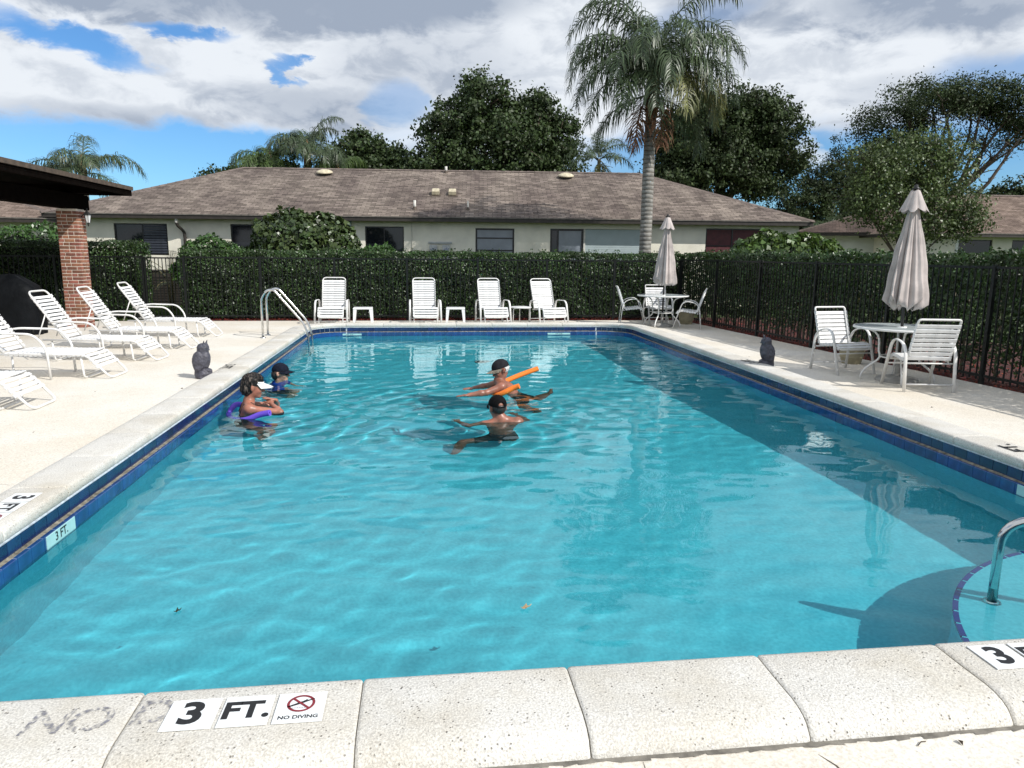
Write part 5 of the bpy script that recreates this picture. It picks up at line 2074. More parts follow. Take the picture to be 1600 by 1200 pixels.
def small_house(label, loc, rz, L_, D_, ze, rise, inset, wins, roofm, stucco='stucco', over=0.6):
    t = thing('house', label, 'house', loc, rz, 'neighbouring bungalows')
    holes = [w[:4] for w in wins]
    w = obj('wall', wall_mesh(over, L_ - over, -0.16, ze - 0.1, holes), MT[stucco], t)
    w.location = (0, over, 0)
    s = MB()
    s.quad((over, over, -0.16), (over, over, ze - 0.1), (over, D_ - over, ze - 0.1), (over, D_ - over, -0.16))
    s.quad((L_ - over, D_ - over, -0.16), (L_ - over, D_ - over, ze - 0.1), (L_ - over, over, ze - 0.1), (L_ - over, over, -0.16))
    s.quad((over, D_ - over, -0.16), (over, D_ - over, ze - 0.1), (L_ - over, D_ - over, ze - 0.1), (L_ - over, D_ - over, -0.16))
    obj('wall', s, MT[stucco], t)
    for wn in wins:
        wi = window(t, *wn[:4], 'win_glass', y=over, frame=0.05)
        if len(wn) > 4:
            obj('sill', MB().box(wn[0] - 0.05, wn[1] + 0.05, over - 0.05, over - 0.002, wn[2] - 0.12, wn[2] - 0.002), MT['plastic'], wi)
            obj('trim', MB().box(wn[0] - 0.13, wn[0] - 0.004, over - 0.03, over - 0.002, wn[2], wn[3]), MT['plastic'], wi)
    hip_roof(t, L_, D_, ze, rise, inset, mat_=roofm)
    return t


small_house('cream bungalow with brown hip roof right of the near umbrella', (20.2, 28.6, 0), R(-3), 16.0, 9.0, 2.66, 1.95, 4.5, [(2.75, 4.30, 1.55, 2.40, 1), (5.2, 6.4, 1.0, 2.40)], 'shingle_red')
small_house('dark-roofed bungalow half hidden behind the olive tree', (17.6, 33.2, 0), R(-30), 9.0, 8.0, 2.75, 1.35, 4.0, [(5.6, 6.4, 1.2, 2.2)], 'shingle_dark', 'stucco_green')
small_house('dark-roofed bungalow glimpsed past the long house end', (16.4, 40.0, 0), R(0), 8.0, 8.0, 2.75, 1.5, 4.0, [], 'shingle_dark', 'stucco_green')
small_house('brown-roofed bungalow behind the pavilion', (-24.0, 24.6, 0), R(6), 12.4, 9.0, 2.62, 1.5, 4.5, [(9.2, 10.2, 1.2, 2.2)], 'shingle_red')


def ac_unit():
    t = thing('utility_cabinet', 'dark brown metal cabinet behind the gate', 'cabinet', (-8.75, 23.6, -0.15), -0.08)
    obj('body', MB().box(0, 1.5, 0, 0.8, 0, 1.10, bev=0.02), MT['ac'], t)
    lm = MB().box(0.08, 1.42, -0.02, -0.001, 0, 0.035).mesh('louver', MT['ac'])
    for k in range(11):
        link('louver', lm, t, (0, 0, 0.14 + 0.08 * k))
    obj('lid', MB().box(-0.03, 1.53, -0.03, 0.83, 1.122, 1.16, bev=0.01), MT['ac'], t)


ac_unit()


# ------------------------------------------------------------------ brick pavilion at the left
def pavilion():
    t = thing('pavilion', 'open pavilion with dark timber roof on a red brick column', 'pavilion', (0, 0, 0))
    # bricks in running bond: two stretchers per face, shifted half a brick on every second course
    S = 0.405
    cx, cy = -7.50, 17.0
    core = MB().box(cx - S / 2 + 0.0055, cx + S / 2 - 0.0055, cy - S / 2 + 0.0055, cy + S / 2 - 0.0055, DZ - 0.05, 2.46)
    col = obj('column', core, MT['brick_mortar'], t)
    course = 0.0735
    g = 0.0135
    sizes = {}

    def bm_(L_):
        k = round(L_, 3)
        if k not in sizes:
            sizes[k] = MB().box(-L_ / 2, L_ / 2, -0.04, 0.04, -0.030, 0.030, bev=0.003).mesh('brick', MT['brick'])
        return sizes[k]
    n = int((2.46 - DZ) / course)
    for c in range(n):
        z = DZ + course * (c + 0.5)
        for side in range(4):
            a = math.pi / 2 * side
            # pinwheel corners that turn the other way on every second course
            span = S - 0.08 - g
            w2 = 0.1925
            w3 = span - w2 - g
            if c % 2:
                x0 = -S / 2
                order = (w2, w3) if (c // 2) % 2 else (w3, w2)
            else:
                x0 = -S / 2 + 0.08 + g
                order = (w3, w2)
            lay = []
            for L_ in order:
                lay.append((x0 + L_ / 2, L_))
                x0 += L_ + g
            for u, L_ in lay:
                ly = -(S / 2 - 0.04) + random.uniform(-0.0025, 0.0025)
                e = 0.0025
                x = cx + u * math.cos(a) - ly * math.sin(a)
                y = cy + u * math.sin(a) + ly * math.cos(a)
                o = link('brick', bm_(L_), col, (x, y, z), a + random.uniform(-0.006, 0.006))
    # three more plain columns carry the roof out of view
    for x, y in ((-7.5, 10.6), (-12.9, 17.0), (-12.9, 10.6)):
        cm = MB()
        k = int((2.46 - DZ) / course)
        for c in range(k):
            z = DZ + course * c
            cm.box(x - S / 2, x + S / 2, y - S / 2, y + S / 2, z + 0.006, z + course - 0.006, bev=0.003)
        cm.box(x - S / 2 + 0.008, x + S / 2 - 0.008, y - S / 2 + 0.008, y + S / 2 - 0.008, DZ - 0.05, 2.46)
        obj('column', cm, MT['brick'], t)
    # beams
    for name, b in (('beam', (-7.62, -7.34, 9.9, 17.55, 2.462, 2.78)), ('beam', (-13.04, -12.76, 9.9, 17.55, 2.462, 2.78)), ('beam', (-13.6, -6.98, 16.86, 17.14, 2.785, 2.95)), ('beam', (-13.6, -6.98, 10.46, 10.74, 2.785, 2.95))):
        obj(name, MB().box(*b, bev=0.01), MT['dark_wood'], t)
    # roof: low hip of thick boards; its eave runs along x = -6.75
    ex0, ex1, ey0, ey1, ze = -13.65, -6.76, 9.2, 18.5, 3.06
    rise, ins = 0.06, 3.44
    zr = ze + rise
    A, B, Cc, D = (ex0, ey0, ze), (ex1, ey0, ze), (ex1, ey1, ze), (ex0, ey1, ze)
    xm = (ex0 + ex1) / 2
    r0, r1 = (xm, ey0 + ins, zr), (xm, ey1 - ins, zr)
    vs, fs, uvs = [], [], []
    for f in ([B, Cc, r1, r0], [D, A, r0, r1], [A, B, r0], [Cc, D, r1]):
        o = len(vs)
        vs += f
        fs.append(tuple(range(o, o + len(f))))
        a, b = Vector(f[0]), Vector(f[1])
        exv = (b - a).normalized()
        nn = exv.cross(Vector(f[2]) - a).normalized()
        ey = nn.cross(exv)
        uvs += [((Vector(p) - a).dot(exv), (Vector(p) - a).dot(ey)) for p in f]
    me = bpy.data.meshes.new('roof')
    me.from_pydata(vs, [], fs)
    uvl = me.uv_layers.new(name='UVMap')
    for li, l in enumerate(me.loops):
        uvl.data[li].uv = uvs[l.vertex_index]
    me.materials.append(MT['shingle_dark'])
    link('roof', me, t)
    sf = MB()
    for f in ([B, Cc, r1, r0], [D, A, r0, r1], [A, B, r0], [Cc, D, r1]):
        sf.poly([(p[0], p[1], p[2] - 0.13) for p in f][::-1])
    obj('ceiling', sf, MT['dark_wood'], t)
    fb = MB()
    fb.box(ex1 - 0.045, ex1 - 0.006, ey0, ey1, ze - 0.20, ze - 0.006)
    fb.box(ex0 + 0.006, ex0 + 0.045, ey0, ey1, ze - 0.20, ze - 0.006)
    fb.box(ex0 + 0.046, ex1 - 0.046, ey0 + 0.006, ey0 + 0.045, ze - 0.20, ze - 0.006)
    fb.box(ex0 + 0.046, ex1 - 0.046, ey1 - 0.045, ey1 - 0.006, ze - 0.20, ze - 0.006)
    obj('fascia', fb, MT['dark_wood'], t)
    db = MB()
    db.box(ex1 - 0.005, ex1 + 0.025, ey0 - 0.03, ey1 + 0.03, ze - 0.075, ze + 0.012)
    db.box(ex0, ex1 - 0.006, ey1 - 0.005, ey1 + 0.028, ze - 0.075, ze + 0.010)
    obj('drip_edge', db, MT['drip'], t)
    for y in np.arange(9.9, 18.3, 0.61):
        o = obj('rafter', MB().box(-13.5, -6.86, y - 0.03, y + 0.03, 2.955, 3.0 - 0.015), MT['dark_wood'], t)
    # slab and lantern
    l = thing('wall_lantern', 'small black carriage lantern on the brick column', 'lantern', (-7.22, 17.0, 2.20), 0)
    obj('bracket', MB().tube(fillet([(-0.075, 0, 0.10), (0.03, 0, 0.20), (0.06, 0, 0.30), (0.06, 0, 0.21)], 0.04, 4), 0.010, 6), MT['lantern'], l, True)
    obj('glass', MB().lathe([(0.038, -0.02), (0.066, 0.14), (0.0, 0.145)], 6, (0.06, 0, 0), True), MT['lantern_glass'], l)
    obj('hood', MB().lathe([(0.083, 0.142), (0.075, 0.155), (0.03, 0.205), (0.012, 0.22)], 6, (0.06, 0, 0)), MT['lantern'], l)
    obj('finial', MB().lathe([(0.006, -0.10), (0.018, -0.06), (0.012, -0.035), (0.042, -0.021)], 6, (0.06, 0, 0)), MT['lantern'], l)
    cg = MB()
    for k in range(6):
        a = math.pi / 3 * k
        cg.tube([(0.06 + 0.04 * math.cos(a), 0.04 * math.sin(a), -0.02), (0.06 + 0.068 * math.cos(a), 0.068 * math.sin(a), 0.142)], 0.005, 4)
    obj('cage', cg, MT['lantern'], l)


pavilion()


def grill():
    t = thing('covered_grill', 'barbecue grill under a creased black cover beneath the pavilion', 'grill', (-8.15, 15.6, DZ), 0.15)
    rr = random.Random(3)
    vs, fs = [], []
    prof = [(0.0, 0.55, 0.36), (0.25, 0.56, 0.37), (0.6, 0.54, 0.35), (0.85, 0.53, 0.34), (0.95, 0.48, 0.30), (1.08, 0.30, 0.22), (1.17, 0.16, 0.10), (1.19, 0.0, 0.0)]
    n = 40
    for z, a, b in prof:
        for k in range(n):
            th = 2 * math.pi * k / n
            c, s = math.cos(th), math.sin(th)
            q = 4.0
            r_ = (abs(c) ** q + abs(s) ** q) ** (-1 / q)
            w = 1 + 0.03 * math.sin(9 * th + z * 3) * (1 - z / 1.3) + rr.uniform(-0.008, 0.008)
            vs.append((a * c * r_ * w, b * s * r_ * w, z + 0.012 * math.sin(5 * th)))
    for i in range(len(prof) - 1):
        for k in range(n):
            k2 = (k + 1) % n
            fs.append((i * n + k, i * n + k2, (i + 1) * n + k2, (i + 1) * n + k))
    obj('cover', MB().add(vs, fs), MT['cover'], t, True)
    for x in (-0.42, 0.42):
        obj('wheel', MB().lathe([(0.0, -0.02), (0.075, -0.02), (0.08, 0), (0.075, 0.02), (0.0, 0.02)], 14, caps=False), MT['fence'], t, True).matrix_local = Matrix.Translation((x, -0.25, 0.08)) @ Matrix.Rotation(R(90), 4, 'Y')


grill()


# ------------------------------------------------------------------ trees
def limb_path(a, b, sag, rg, n=7, wob=0.06):
    a, b = np.array(a, float), np.array(b, float)
    L_ = np.linalg.norm(b - a)
    out = []
    o1, o2 = rg.normal(0, wob * L_, 3), rg.normal(0, wob * L_, 3)
    for i in range(n + 1):
        t = i / n
        p = a + (b - a) * t + o1 * math.sin(math.pi * t) + o2 * math.sin(2 * math.pi * t) * 0.5
        p[2] += sag * math.sin(math.pi * t) * L_
        out.append(tuple(p))
    return out


def tree(name, label, base, trunk_h, trunk_r, lobes, n_leaf, size, m, seed, group='trees behind the houses', aspect=0.75, sub=1.0, fill=0.25, clump=14, cl_r=0.55, twigs=True, lean=(0, 0), spread=0.9):
    """lobes: list of (x, y, z, rx, ry, rz) in world coordinates; leaves sit in small clumps on twigs spread through each lobe's outer volume"""
    rg = np.random.default_rng(seed)
    t = thing(name, label, 'tree', (base[0], base[1], -0.15), 0, group)
    org = np.array([base[0], base[1], -0.15])
    fork = np.array([base[0] + lean[0], base[1] + lean[1], trunk_h])
    tm = MB()
    pth = [tuple(np.array(p) - org) for p in limb_path((base[0], base[1], -0.2), fork, 0, rg, 6, 0.02)]
    tm.tube(pth, [trunk_r * (1.25 - 0.45 * i / 6) for i in range(7)], 10)
    obj('trunk', tm, MT['bark'], t, True)
    lm = MB()
    vol = [l[3] * l[4] * l[5] for l in lobes]
    area = np.array([v ** (2 / 3) for v in vol])
    area /= area.sum()
    Ps, Ns = [], []
    for li, (x, y, z, rx, ry, rz) in enumerate(lobes):
        c = np.array([x, y, z])
        r0 = trunk_r * 0.62 * (rx * rz) ** 0.25 / 1.3
        path = limb_path(fork, c, 0.06, rg, 6)
        lm.tube([tuple(np.array(p) - org) for p in path], [max(0.02, r0 * (1 - 0.75 * i / 6)) for i in range(7)], 7)
        nl = int(n_leaf * area[li])
        nc = max(6, nl // clump)
        d = rand_dirs(nc, rg)
        ph = rg.uniform(0, 6.28, 4)
        lump = 1 + 0.14 * np.sin(d[:, 0] * 4.1 + ph[0]) * np.sin(d[:, 2] * 3.7 + ph[1]) + 0.12 * np.sin(d[:, 0] * 9 + d[:, 1] * 7 + ph[2]) + 0.10 * np.sin(d[:, 2] * 11 + d[:, 0] * 5 + ph[3])
        q = np.where(rg.uniform(0, 1, nc) < fill, rg.uniform(0.3, 0.85, nc), rg.uniform(0.82, 1.05, nc))
        C = c + d * (lump * q)[:, None] * np.array([rx, ry, rz])
        if twigs:
            for k in range(0, nc, max(1, nc // 26)):
                a = c + (C[k] - c) * 0.15
                lm.tube([tuple(np.array(p) - org) for p in limb_path(a, C[k], 0.05, rg, 3, 0.08)], [r0 * 0.22, r0 * 0.16, r0 * 0.1, 0.008], 4)
        cn = np.repeat(np.arange(nc), clump)
        off = rg.normal(0, 1, (len(cn), 3)) * cl_r * np.array([1, 1, 0.7]) * rg.uniform(0.5, 1.25, nc)[cn][:, None]
        P = C[cn] + off * 0.5
        Ps.append(P)
        Ns.append(unit(d[cn] * 0.8 + unit(off) * 0.7 + np.array([0, 0, 0.35])))
    obj('limbs', lm, MT['bark'], t, True)
    P = np.concatenate(Ps) - org
    leaves('crown', P, np.concatenate(Ns), size, MT[m], t, spread, aspect, 0.4, rg, 0.3)
    return t


# centre: tall broad-leaved tree behind the roof
tree('broad_tree', 'tall dense broad-leaved tree behind the roof between the palms', (4.4, 41.5), 3.5, 0.42,
     [(3.3, 40, 9.0, 1.75, 1.8, 1.75), (6.2, 40.3, 8.7, 1.6, 1.6, 1.25), (1.6, 40, 8.0, 1.5, 1.6, 1.3), (4.5, 39.3, 7.2, 2.6, 2.0, 1.7), (7.1, 40, 7.2, 1.4, 1.5, 1.3), (1.2, 39.6, 6.1, 2.0, 1.6, 1.3),
      (4.3, 39.2, 5.5, 3.0, 1.8, 1.6), (7.0, 39.7, 5.6, 1.9, 1.6, 1.5), (-0.3, 40, 5.4, 1.3, 1.3, 1.0), (2.9, 40.0, 10.1, 0.7, 0.8, 0.75), (6.4, 40.2, 9.6, 0.65, 0.8, 0.5), (5.0, 40.1, 9.0, 0.8, 0.8, 0.6), (8.0, 40, 8.4, 0.6, 0.7, 0.45)],
     52000, 0.175, 'tree_leaf', 21, clump=26, cl_r=0.46, fill=0.4)
tree('broad_tree', 'lower dark leafy tree behind the roof right of the palm pair', (-2.6, 43), 3.0, 0.3,
     [(-3.2, 42, 7.0, 1.2, 1.3, 1.0), (-1.7, 42, 6.6, 1.2, 1.3, 0.9), (-4.5, 42, 6.4, 1.0, 1.2, 0.8), (-2.6, 41.5, 5.6, 2.6, 1.4, 1.2), (-0.4, 42, 5.9, 0.9, 1.0, 0.8), (-3.4, 42, 7.8, 0.5, 0.5, 0.4)],
     22000, 0.165, 'tree_leaf', 22, clump=24, cl_r=0.42, fill=0.4)
tree('broad_tree', 'small rounded tree above the left roof hip', (-8.9, 39), 2.6, 0.2,
     [(-8.4, 38, 5.0, 1.3, 1.2, 0.75), (-9.9, 38, 4.9, 0.75, 0.9, 0.55), (-7.2, 38, 5.3, 1.2, 1.2, 0.8)], 9000, 0.16, 'tree_leaf', 23, clump=20, cl_r=0.34, fill=0.4)
# right of the big palm: large dark oak
tree('oak_tree', 'large dark spreading oak behind the right end of the long roof', (13.4, 35.5), 2.6, 0.55,
     [(13.6, 34, 7.2, 2.3, 1.9, 1.6), (16.1, 34, 7.6, 1.7, 1.7, 1.5), (16.9, 34, 6.2, 1.35, 1.5, 1.2), (14.3, 33.6, 5.6, 2.2, 1.8, 1.4), (12.0, 34, 6.6, 1.3, 1.6, 1.7), (12.2, 33.8, 5.2, 1.4, 1.5, 1.2), (15.2, 33.8, 8.4, 1.2, 1.2, 0.8), (16.0, 33.8, 4.9, 0.9, 0.9, 0.7), (13.2, 34, 8.3, 1.0, 1.1, 0.7)],
     60000, 0.155, 'oak_leaf', 31, clump=34, cl_r=0.40, aspect=0.6, fill=0.5)
# right side
tree('oak_tree', 'dark fine-leaved tree sloping down behind the olive tree', (25, 42), 2.5, 0.4,
     [(25.5, 41, 6.5, 2.6, 2.0, 1.9), (23.2, 41, 5.4, 2.3, 1.8, 1.6), (21.3, 41, 4.3, 1.8, 1.6, 1.2), (27.6, 41, 7.2, 1.9, 1.8, 1.6), (24.0, 40.5, 3.8, 2.6, 1.6, 1.4), (27.0, 40.5, 4.4, 2.4, 1.6, 1.5), (29.5, 41, 5.5, 1.8, 1.5, 1.4)],
     46000, 0.15, 'oak_leaf', 33, clump=30, cl_r=0.42, aspect=0.5, fill=0.5)
tree('olive_tree', 'olive green leafy tree in front of the right bungalow', (16.9, 24.2), 1.5, 0.10,
     [(16.9, 24, 4.9, 1.35, 1.2, 1.05), (15.5, 24, 4.5, 1.0, 1.1, 0.9), (18.1, 24, 4.6, 1.0, 1.1, 0.9), (16.4, 23.8, 3.6, 1.7, 1.2, 1.0), (18.2, 23.8, 3.3, 1.25, 1.2, 0.95), (15.2, 24, 3.5, 0.9, 1.0, 0.8), (17.6, 24, 5.5, 0.8, 0.9, 0.6), (15.0, 24, 5.0, 0.5, 0.5, 0.4), (18.9, 23.6, 2.9, 0.75, 0.8, 0.6), (17.2, 23.7, 2.7, 1.3, 1.0, 0.6)],
     26000, 0.095, 'pale_leaf', 35, clump=20, cl_r=0.34, aspect=0.65, fill=0.45)


def umbrella_tree():
    """wide tree with bare spreading limbs under a shallow canopy"""
    rg = np.random.default_rng(41)
    base = (29.6, 39.5)
    t = thing('canopy_tree', 'tall tree with bare spreading limbs under a shallow dark canopy', 'tree', (base[0], base[1], -0.15), 0, 'trees behind the houses')
    org = np.array([base[0], base[1], -0.15])
    tm = MB()
    tm.tube([(0, 0, 0), (-0.1, 0, 1.8), (0.15, 0, 3.4), (0.3, -0.1, 5.0)], [0.42, 0.34, 0.30, 0.25], 9)
    obj('trunk', tm, MT['bark'], t, True)
    lm = MB()
    tips = []
    start = np.array([29.9, 39.4, 4.6])
    for k in range(15):
        u = (k + 0.5) / 15
        ex = 26.2 + 8.8 * u + rg.normal(0, 0.3)
        ey = 39 + rg.uniform(-2.0, 2.0)
        ez = 8.3 + 1.8 * math.sin(math.pi * min(1, max(0, (u + 0.02)))) + rg.normal(0, 0.2)
        path = limb_path(start + rg.normal(0, 0.15, 3), (ex, ey, ez), -0.05, rg, 7, 0.05)
        lm.tube([tuple(np.array(p) - org) for p in path], [0.13 * (1 - 0.85 * i / 7) + 0.012 for i in range(8)], 6)
        for j in (3, 4, 5, 6, 7):
            for q in range(3):
                p = np.array(path[j])
                e = p + np.array([rg.normal(0, 0.75), rg.normal(0, 0.7), rg.uniform(0.2, 1.1)])
                lm.tube([tuple(np.array(w) - org) for w in limb_path(p, e, 0.03, rg, 3, 0.07)], [0.035, 0.026, 0.017, 0.006], 4)
                tips.append((e, j))
    obj('limbs', lm, MT['bark'], t, True)
    Ps, Ns = [], []
    for e, j in tips:
        n = 12 if j < 6 else 400
        if j < 5 and rg.uniform() < 0.5:
            continue
        o_ = rg.normal(0, 1, (n, 3)) * np.array([0.46, 0.46, 0.25])
        Ps.append(e + o_)
        Ns.append(unit(o_ + np.array([0, 0, 0.8])))
    leaves('crown', np.concatenate(Ps) - org, np.concatenate(Ns), 0.145, MT['oak_leaf'], t, 0.9, 0.5, 0.4, rg, 0.2)


umbrella_tree()
tree('broad_tree', 'dark tree peeking over the right bungalow roof', (33.5, 41), 2.0, 0.3, [(33.6, 40, 4.6, 1.5, 1.4, 1.2), (35, 40, 4.9, 1.5, 1.4, 1.4)], 8000, 0.15, 'oak_leaf', 45, clump=24, cl_r=0.36, fill=0.5)


# ------------------------------------------------------------------ palms
def frond(t, m, base, az, e0, L_, droop, rg, leaf_len, n_leaf=70, hang=0.75, wid=0.026, curl=0.0, stalk='palm_stalk', name='frond'):
    """one feather frond: an arching midrib with two combs of hanging leaflets"""
    N_ = 16
    p = Vector(base)
    e = e0
    pts = [p.copy()]
    a = az
    for i in range(N_):
        u = i / N_
        d = Vector((math.cos(a) * math.cos(e), math.sin(a) * math.cos(e), math.sin(e)))
        p = p + d * (L_ / N_)
        pts.append(p.copy())
        e -= droop / N_ * (0.4 + 1.5 * u)
        a += curl / N_
        e = max(e, -1.45)
    V, F = [], []
    st = MB().tube([tuple(q) for q in pts], [0.024 * (1 - 0.85 * i / N_) + 0.003 for i in range(N_ + 1)], 5)
    P, D, Nn, LL, D2 = [], [], [], [], []
    for k in range(n_leaf):
        u = 0.10 + 0.89 * k / n_leaf
        f = u * N_
        i = min(N_ - 1, int(f))
        q = pts[i].lerp(pts[i + 1], f - i)
        tg = (pts[i + 1] - pts[i]).normalized()
        sd_ = tg.cross(Vector((0, 0, 1)))
        sd_ = sd_.normalized() if sd_.length > 1e-3 else Vector((math.sin(az), -math.cos(az), 0))
        upv = sd_.cross(tg)
        ll = leaf_len * (0.55 + 0.45 * math.sin(math.pi * min(1, u * 1.15))) * (1.0 if u < 0.85 else 0.75)
        for s in (-1, 1):
            lift = rg.uniform(-0.35, 0.7)
            d1 = (sd_ * s * rg.uniform(0.7, 1.1) + tg * rg.uniform(0.2, 0.95) + upv * lift).normalized()
            P.append(q)
            D.append(d1)
            LL.append(ll * rg.uniform(0.8, 1.15))
            Nn.append(upv)
    P, D, Nn = (np.array([tuple(v) for v in X]) for X in (P, D, Nn))
    LL = np.array(LL)[:, None]
    Sx = unit(np.cross(D, Nn))
    g = np.array([0, 0, -1.0])
    hv = hang * rg.uniform(0.55, 1.45, (len(P), 1))
    c1 = P + D * LL * 0.33 + g * LL * 0.05 * hv
    d2 = unit(D * 0.9 + g * 0.9 * hv)
    c2 = c1 + d2 * LL * 0.36
    d3 = unit(D * 0.35 + g * 1.3 * hv)
    c3 = c2 + d3 * LL * 0.38
    w = wid * 0.5
    pts4 = [P - Sx * w * 0.5, P + Sx * w * 0.5, c1 + Sx * w, c1 - Sx * w, c2 + Sx * w * 0.85, c2 - Sx * w * 0.85, c3 + Sx * 0.003, c3 - Sx * 0.003]
    V = np.stack(pts4, 1).reshape(-1, 3)
    b = np.arange(len(P))[:, None] * 8
    F = np.concatenate([b + np.array([[0, 1, 2, 3]]), b + np.array([[3, 2, 4, 5]]), b + np.array([[5, 4, 6, 7]])], 1).reshape(-1, 4)
    o0 = len(V)
    sv = np.array(st.v)
    sf = [f for f in st.f if len(f) == 4]
    V = np.concatenate([V, sv])
    F = np.concatenate([F, np.array(sf) + o0])
    me = npmesh(name, V, F, MT[m])
    return link(name, me, t)


def queen_palm(name, label, base, h, r, specs, seed, leaf_len, group='palms', lean=0.0, m='palm_leaf', boots=True, n_leaf=70, fl=1.0):
    rg = np.random.default_rng(seed)
    t = thing(name, label, 'palm', (base[0], base[1], -0.15), 0, group)
    pts, rad = [], []
    n = 40
    for i in range(n + 1):
        u = i / n
        pts.append((lean * u * u + 0.03 * math.sin(u * 5), 0.02 * math.sin(u * 4), h * u))
        rr_ = r * (1.25 - 0.25 * min(1, u * 5)) * (1 - 0.16 * u)
        rad.append(rr_ * (1 + 0.02 * (i % 2)))
    obj('trunk', MB().tube(pts, rad, 14), MT['palm_trunk'], t, True)
    top = Vector(pts[-1])
    if boots:
        bm_ = MB().lathe([(r * 0.8, -0.95), (r * 1.05, -0.75), (r * 1.12, -0.3), (r * 0.95, 0.05), (r * 0.55, 0.4), (0.02, 0.7)], 12, tuple(top))
        obj('boot_sheath', bm_, MT['boots'], t, True)
    for k, (az, e0, L_, droop, hang, mm) in enumerate(specs):
        az, e0, L_ = R(az), R(e0), L_ * fl
        zo = rg.uniform(-0.1, 0.25) if e0 > 0 else rg.uniform(-0.5, -0.1)
        b = (top.x + 0.08 * math.cos(az), top.y + 0.08 * math.sin(az), top.z + zo)
        dead = mm == 'palm_dead'
        frond(t, mm or m, b, az, e0, L_, droop, rg, leaf_len * (0.8 if dead else 1), n_leaf if not dead else n_leaf // 2, hang, 0.03, rg.uniform(-0.35, 0.35), name='dead_frond' if dead else 'frond')
    return t


# the big palm behind the far hedge: azimuth 0 is +x (right), 90 away from the viewer
big = [(176, 74, 4.0, 2.75, 1.0, None), (188, 60, 3.8, 2.7, 1.0, None), (170, 45, 3.6, 2.6, 1.05, None), (196, 34, 3.3, 2.3, 1.1, None), (165, 20, 3.1, 2.0, 1.1, None), (205, 80, 3.9, 2.5, 1.0, None), (150, 62, 3.7, 2.6, 1.0, None),
       (222, 40, 3.2, 2.5, 1.1, None), (240, 66, 3.5, 3.0, 1.05, None), (262, 48, 3.0, 2.9, 1.1, None), (280, 72, 3.4, 3.1, 1.0, None), (222, 8, 2.7, 1.9, 1.1, None), (186, 4, 3.0, 1.9, 1.1, None), (252, 12, 2.7, 2.3, 1.15, None), (285, 8, 2.6, 2.2, 1.15, 'palm_yellow'), (350, 2, 2.9, 2.0, 1.1, 'palm_yellow'), (172, -14, 2.6, 1.5, 1.15, None), (12, -8, 2.7, 1.6, 1.1, None),
       (4, 76, 4.0, 2.7, 0.95, None), (355, 62, 3.9, 2.75, 1.0, None), (12, 48, 3.8, 2.6, 1.0, None), (348, 34, 3.5, 2.5, 1.05, None), (338, 12, 3.0, 2.2, 1.1, 'palm_yellow'), (18, 22, 3.3, 2.3, 1.05, None), (28, 70, 3.7, 2.4, 0.95, None),
       (318, 60, 3.5, 2.9, 1.0, None), (300, 40, 2.9, 2.7, 1.1, None), (55, 58, 3.5, 2.5, 1.0, None), (95, 50, 3.3, 2.5, 1.0, None), (125, 62, 3.6, 2.5, 1.0, None), (90, 82, 3.6, 2.0, 0.9, None), (180, 86, 3.8, 2.2, 0.9, None), (345, 86, 3.9, 2.1, 0.9, None),
       (225, -45, 2.2, 1.0, 1.0, 'palm_dead'), (195, -60, 2.1, 0.9, 1.0, 'palm_dead'), (290, -62, 2.1, 0.9, 1.0, 'palm_dead'),]
queen_palm('queen_palm', 'tall queen palm with grey trunk and drooping brown dead fronds', (6.52, 21.0), 6.65, 0.18, big, 51, 0.86, lean=0.10, n_leaf=74, fl=0.9)


def simple_specs(rg, n, L_, e=(5, 80), droop=2.0, m=None):
    out = []
    for k in range(n):
        out.append((k * 137.5 + rg.uniform(-12, 12), e[0] + (e[1] - e[0]) * ((k * 0.618) % 1), L_ * rg.uniform(0.85, 1.1), droop * rg.uniform(0.85, 1.15), 0.95, m))
    return out


rgp = np.random.default_rng(77)
left_specs = [(178, 32, 2.8, 1.9, 1.0, None), (5, 34, 2.8, 2.0, 1.0, None), (95, 80, 2.2, 1.5, 0.9, None), (100, 60, 1.7, 1.8, 0.9, None), (40, 52, 1.8, 1.9, 0.9, None), (150, 40, 2.0, 2.0, 1.0, None),
              (200, 5, 2.1, 1.5, 1.0, None), (340, 2, 2.1, 1.6, 1.0, None), (250, 50, 1.9, 2.2, 1.0, None), (300, 40, 2.0, 2.1, 1.0, None), (270, 10, 1.8, 1.6, 1.0, None), (20, -10, 1.9, 1.0, 1.0, None), (225, 30, 2.0, 2.0, 1.0, None)]
queen_palm('queen_palm', 'feathery palm rising behind the dark pavilion roof', (-13.9, 33.0), 4.95, 0.17, left_specs, 61, 0.85, n_leaf=64)
queen_palm('queen_palm', 'bright feathery palm behind the left part of the long roof', (-7.4, 38.5), 6.0, 0.17, simple_specs(rgp, 17, 2.6, (5, 75), 2.3, 'palm_bright'), 62, 0.85, n_leaf=70)
queen_palm('queen_palm', 'feathery palm with upswept fronds beside the bright one behind the roof', (-5.5, 38.0), 6.5, 0.17, simple_specs(rgp, 17, 2.6, (15, 85), 2.0, 'palm_leaf'), 63, 0.8, n_leaf=70)
queen_palm('queen_palm', 'low feathery palm just above the roof left of the dark tree', (-4.1, 38.2), 5.6, 0.15, simple_specs(rgp, 12, 1.9, (5, 70), 2.2, 'palm_bright'), 64, 0.75, n_leaf=60)
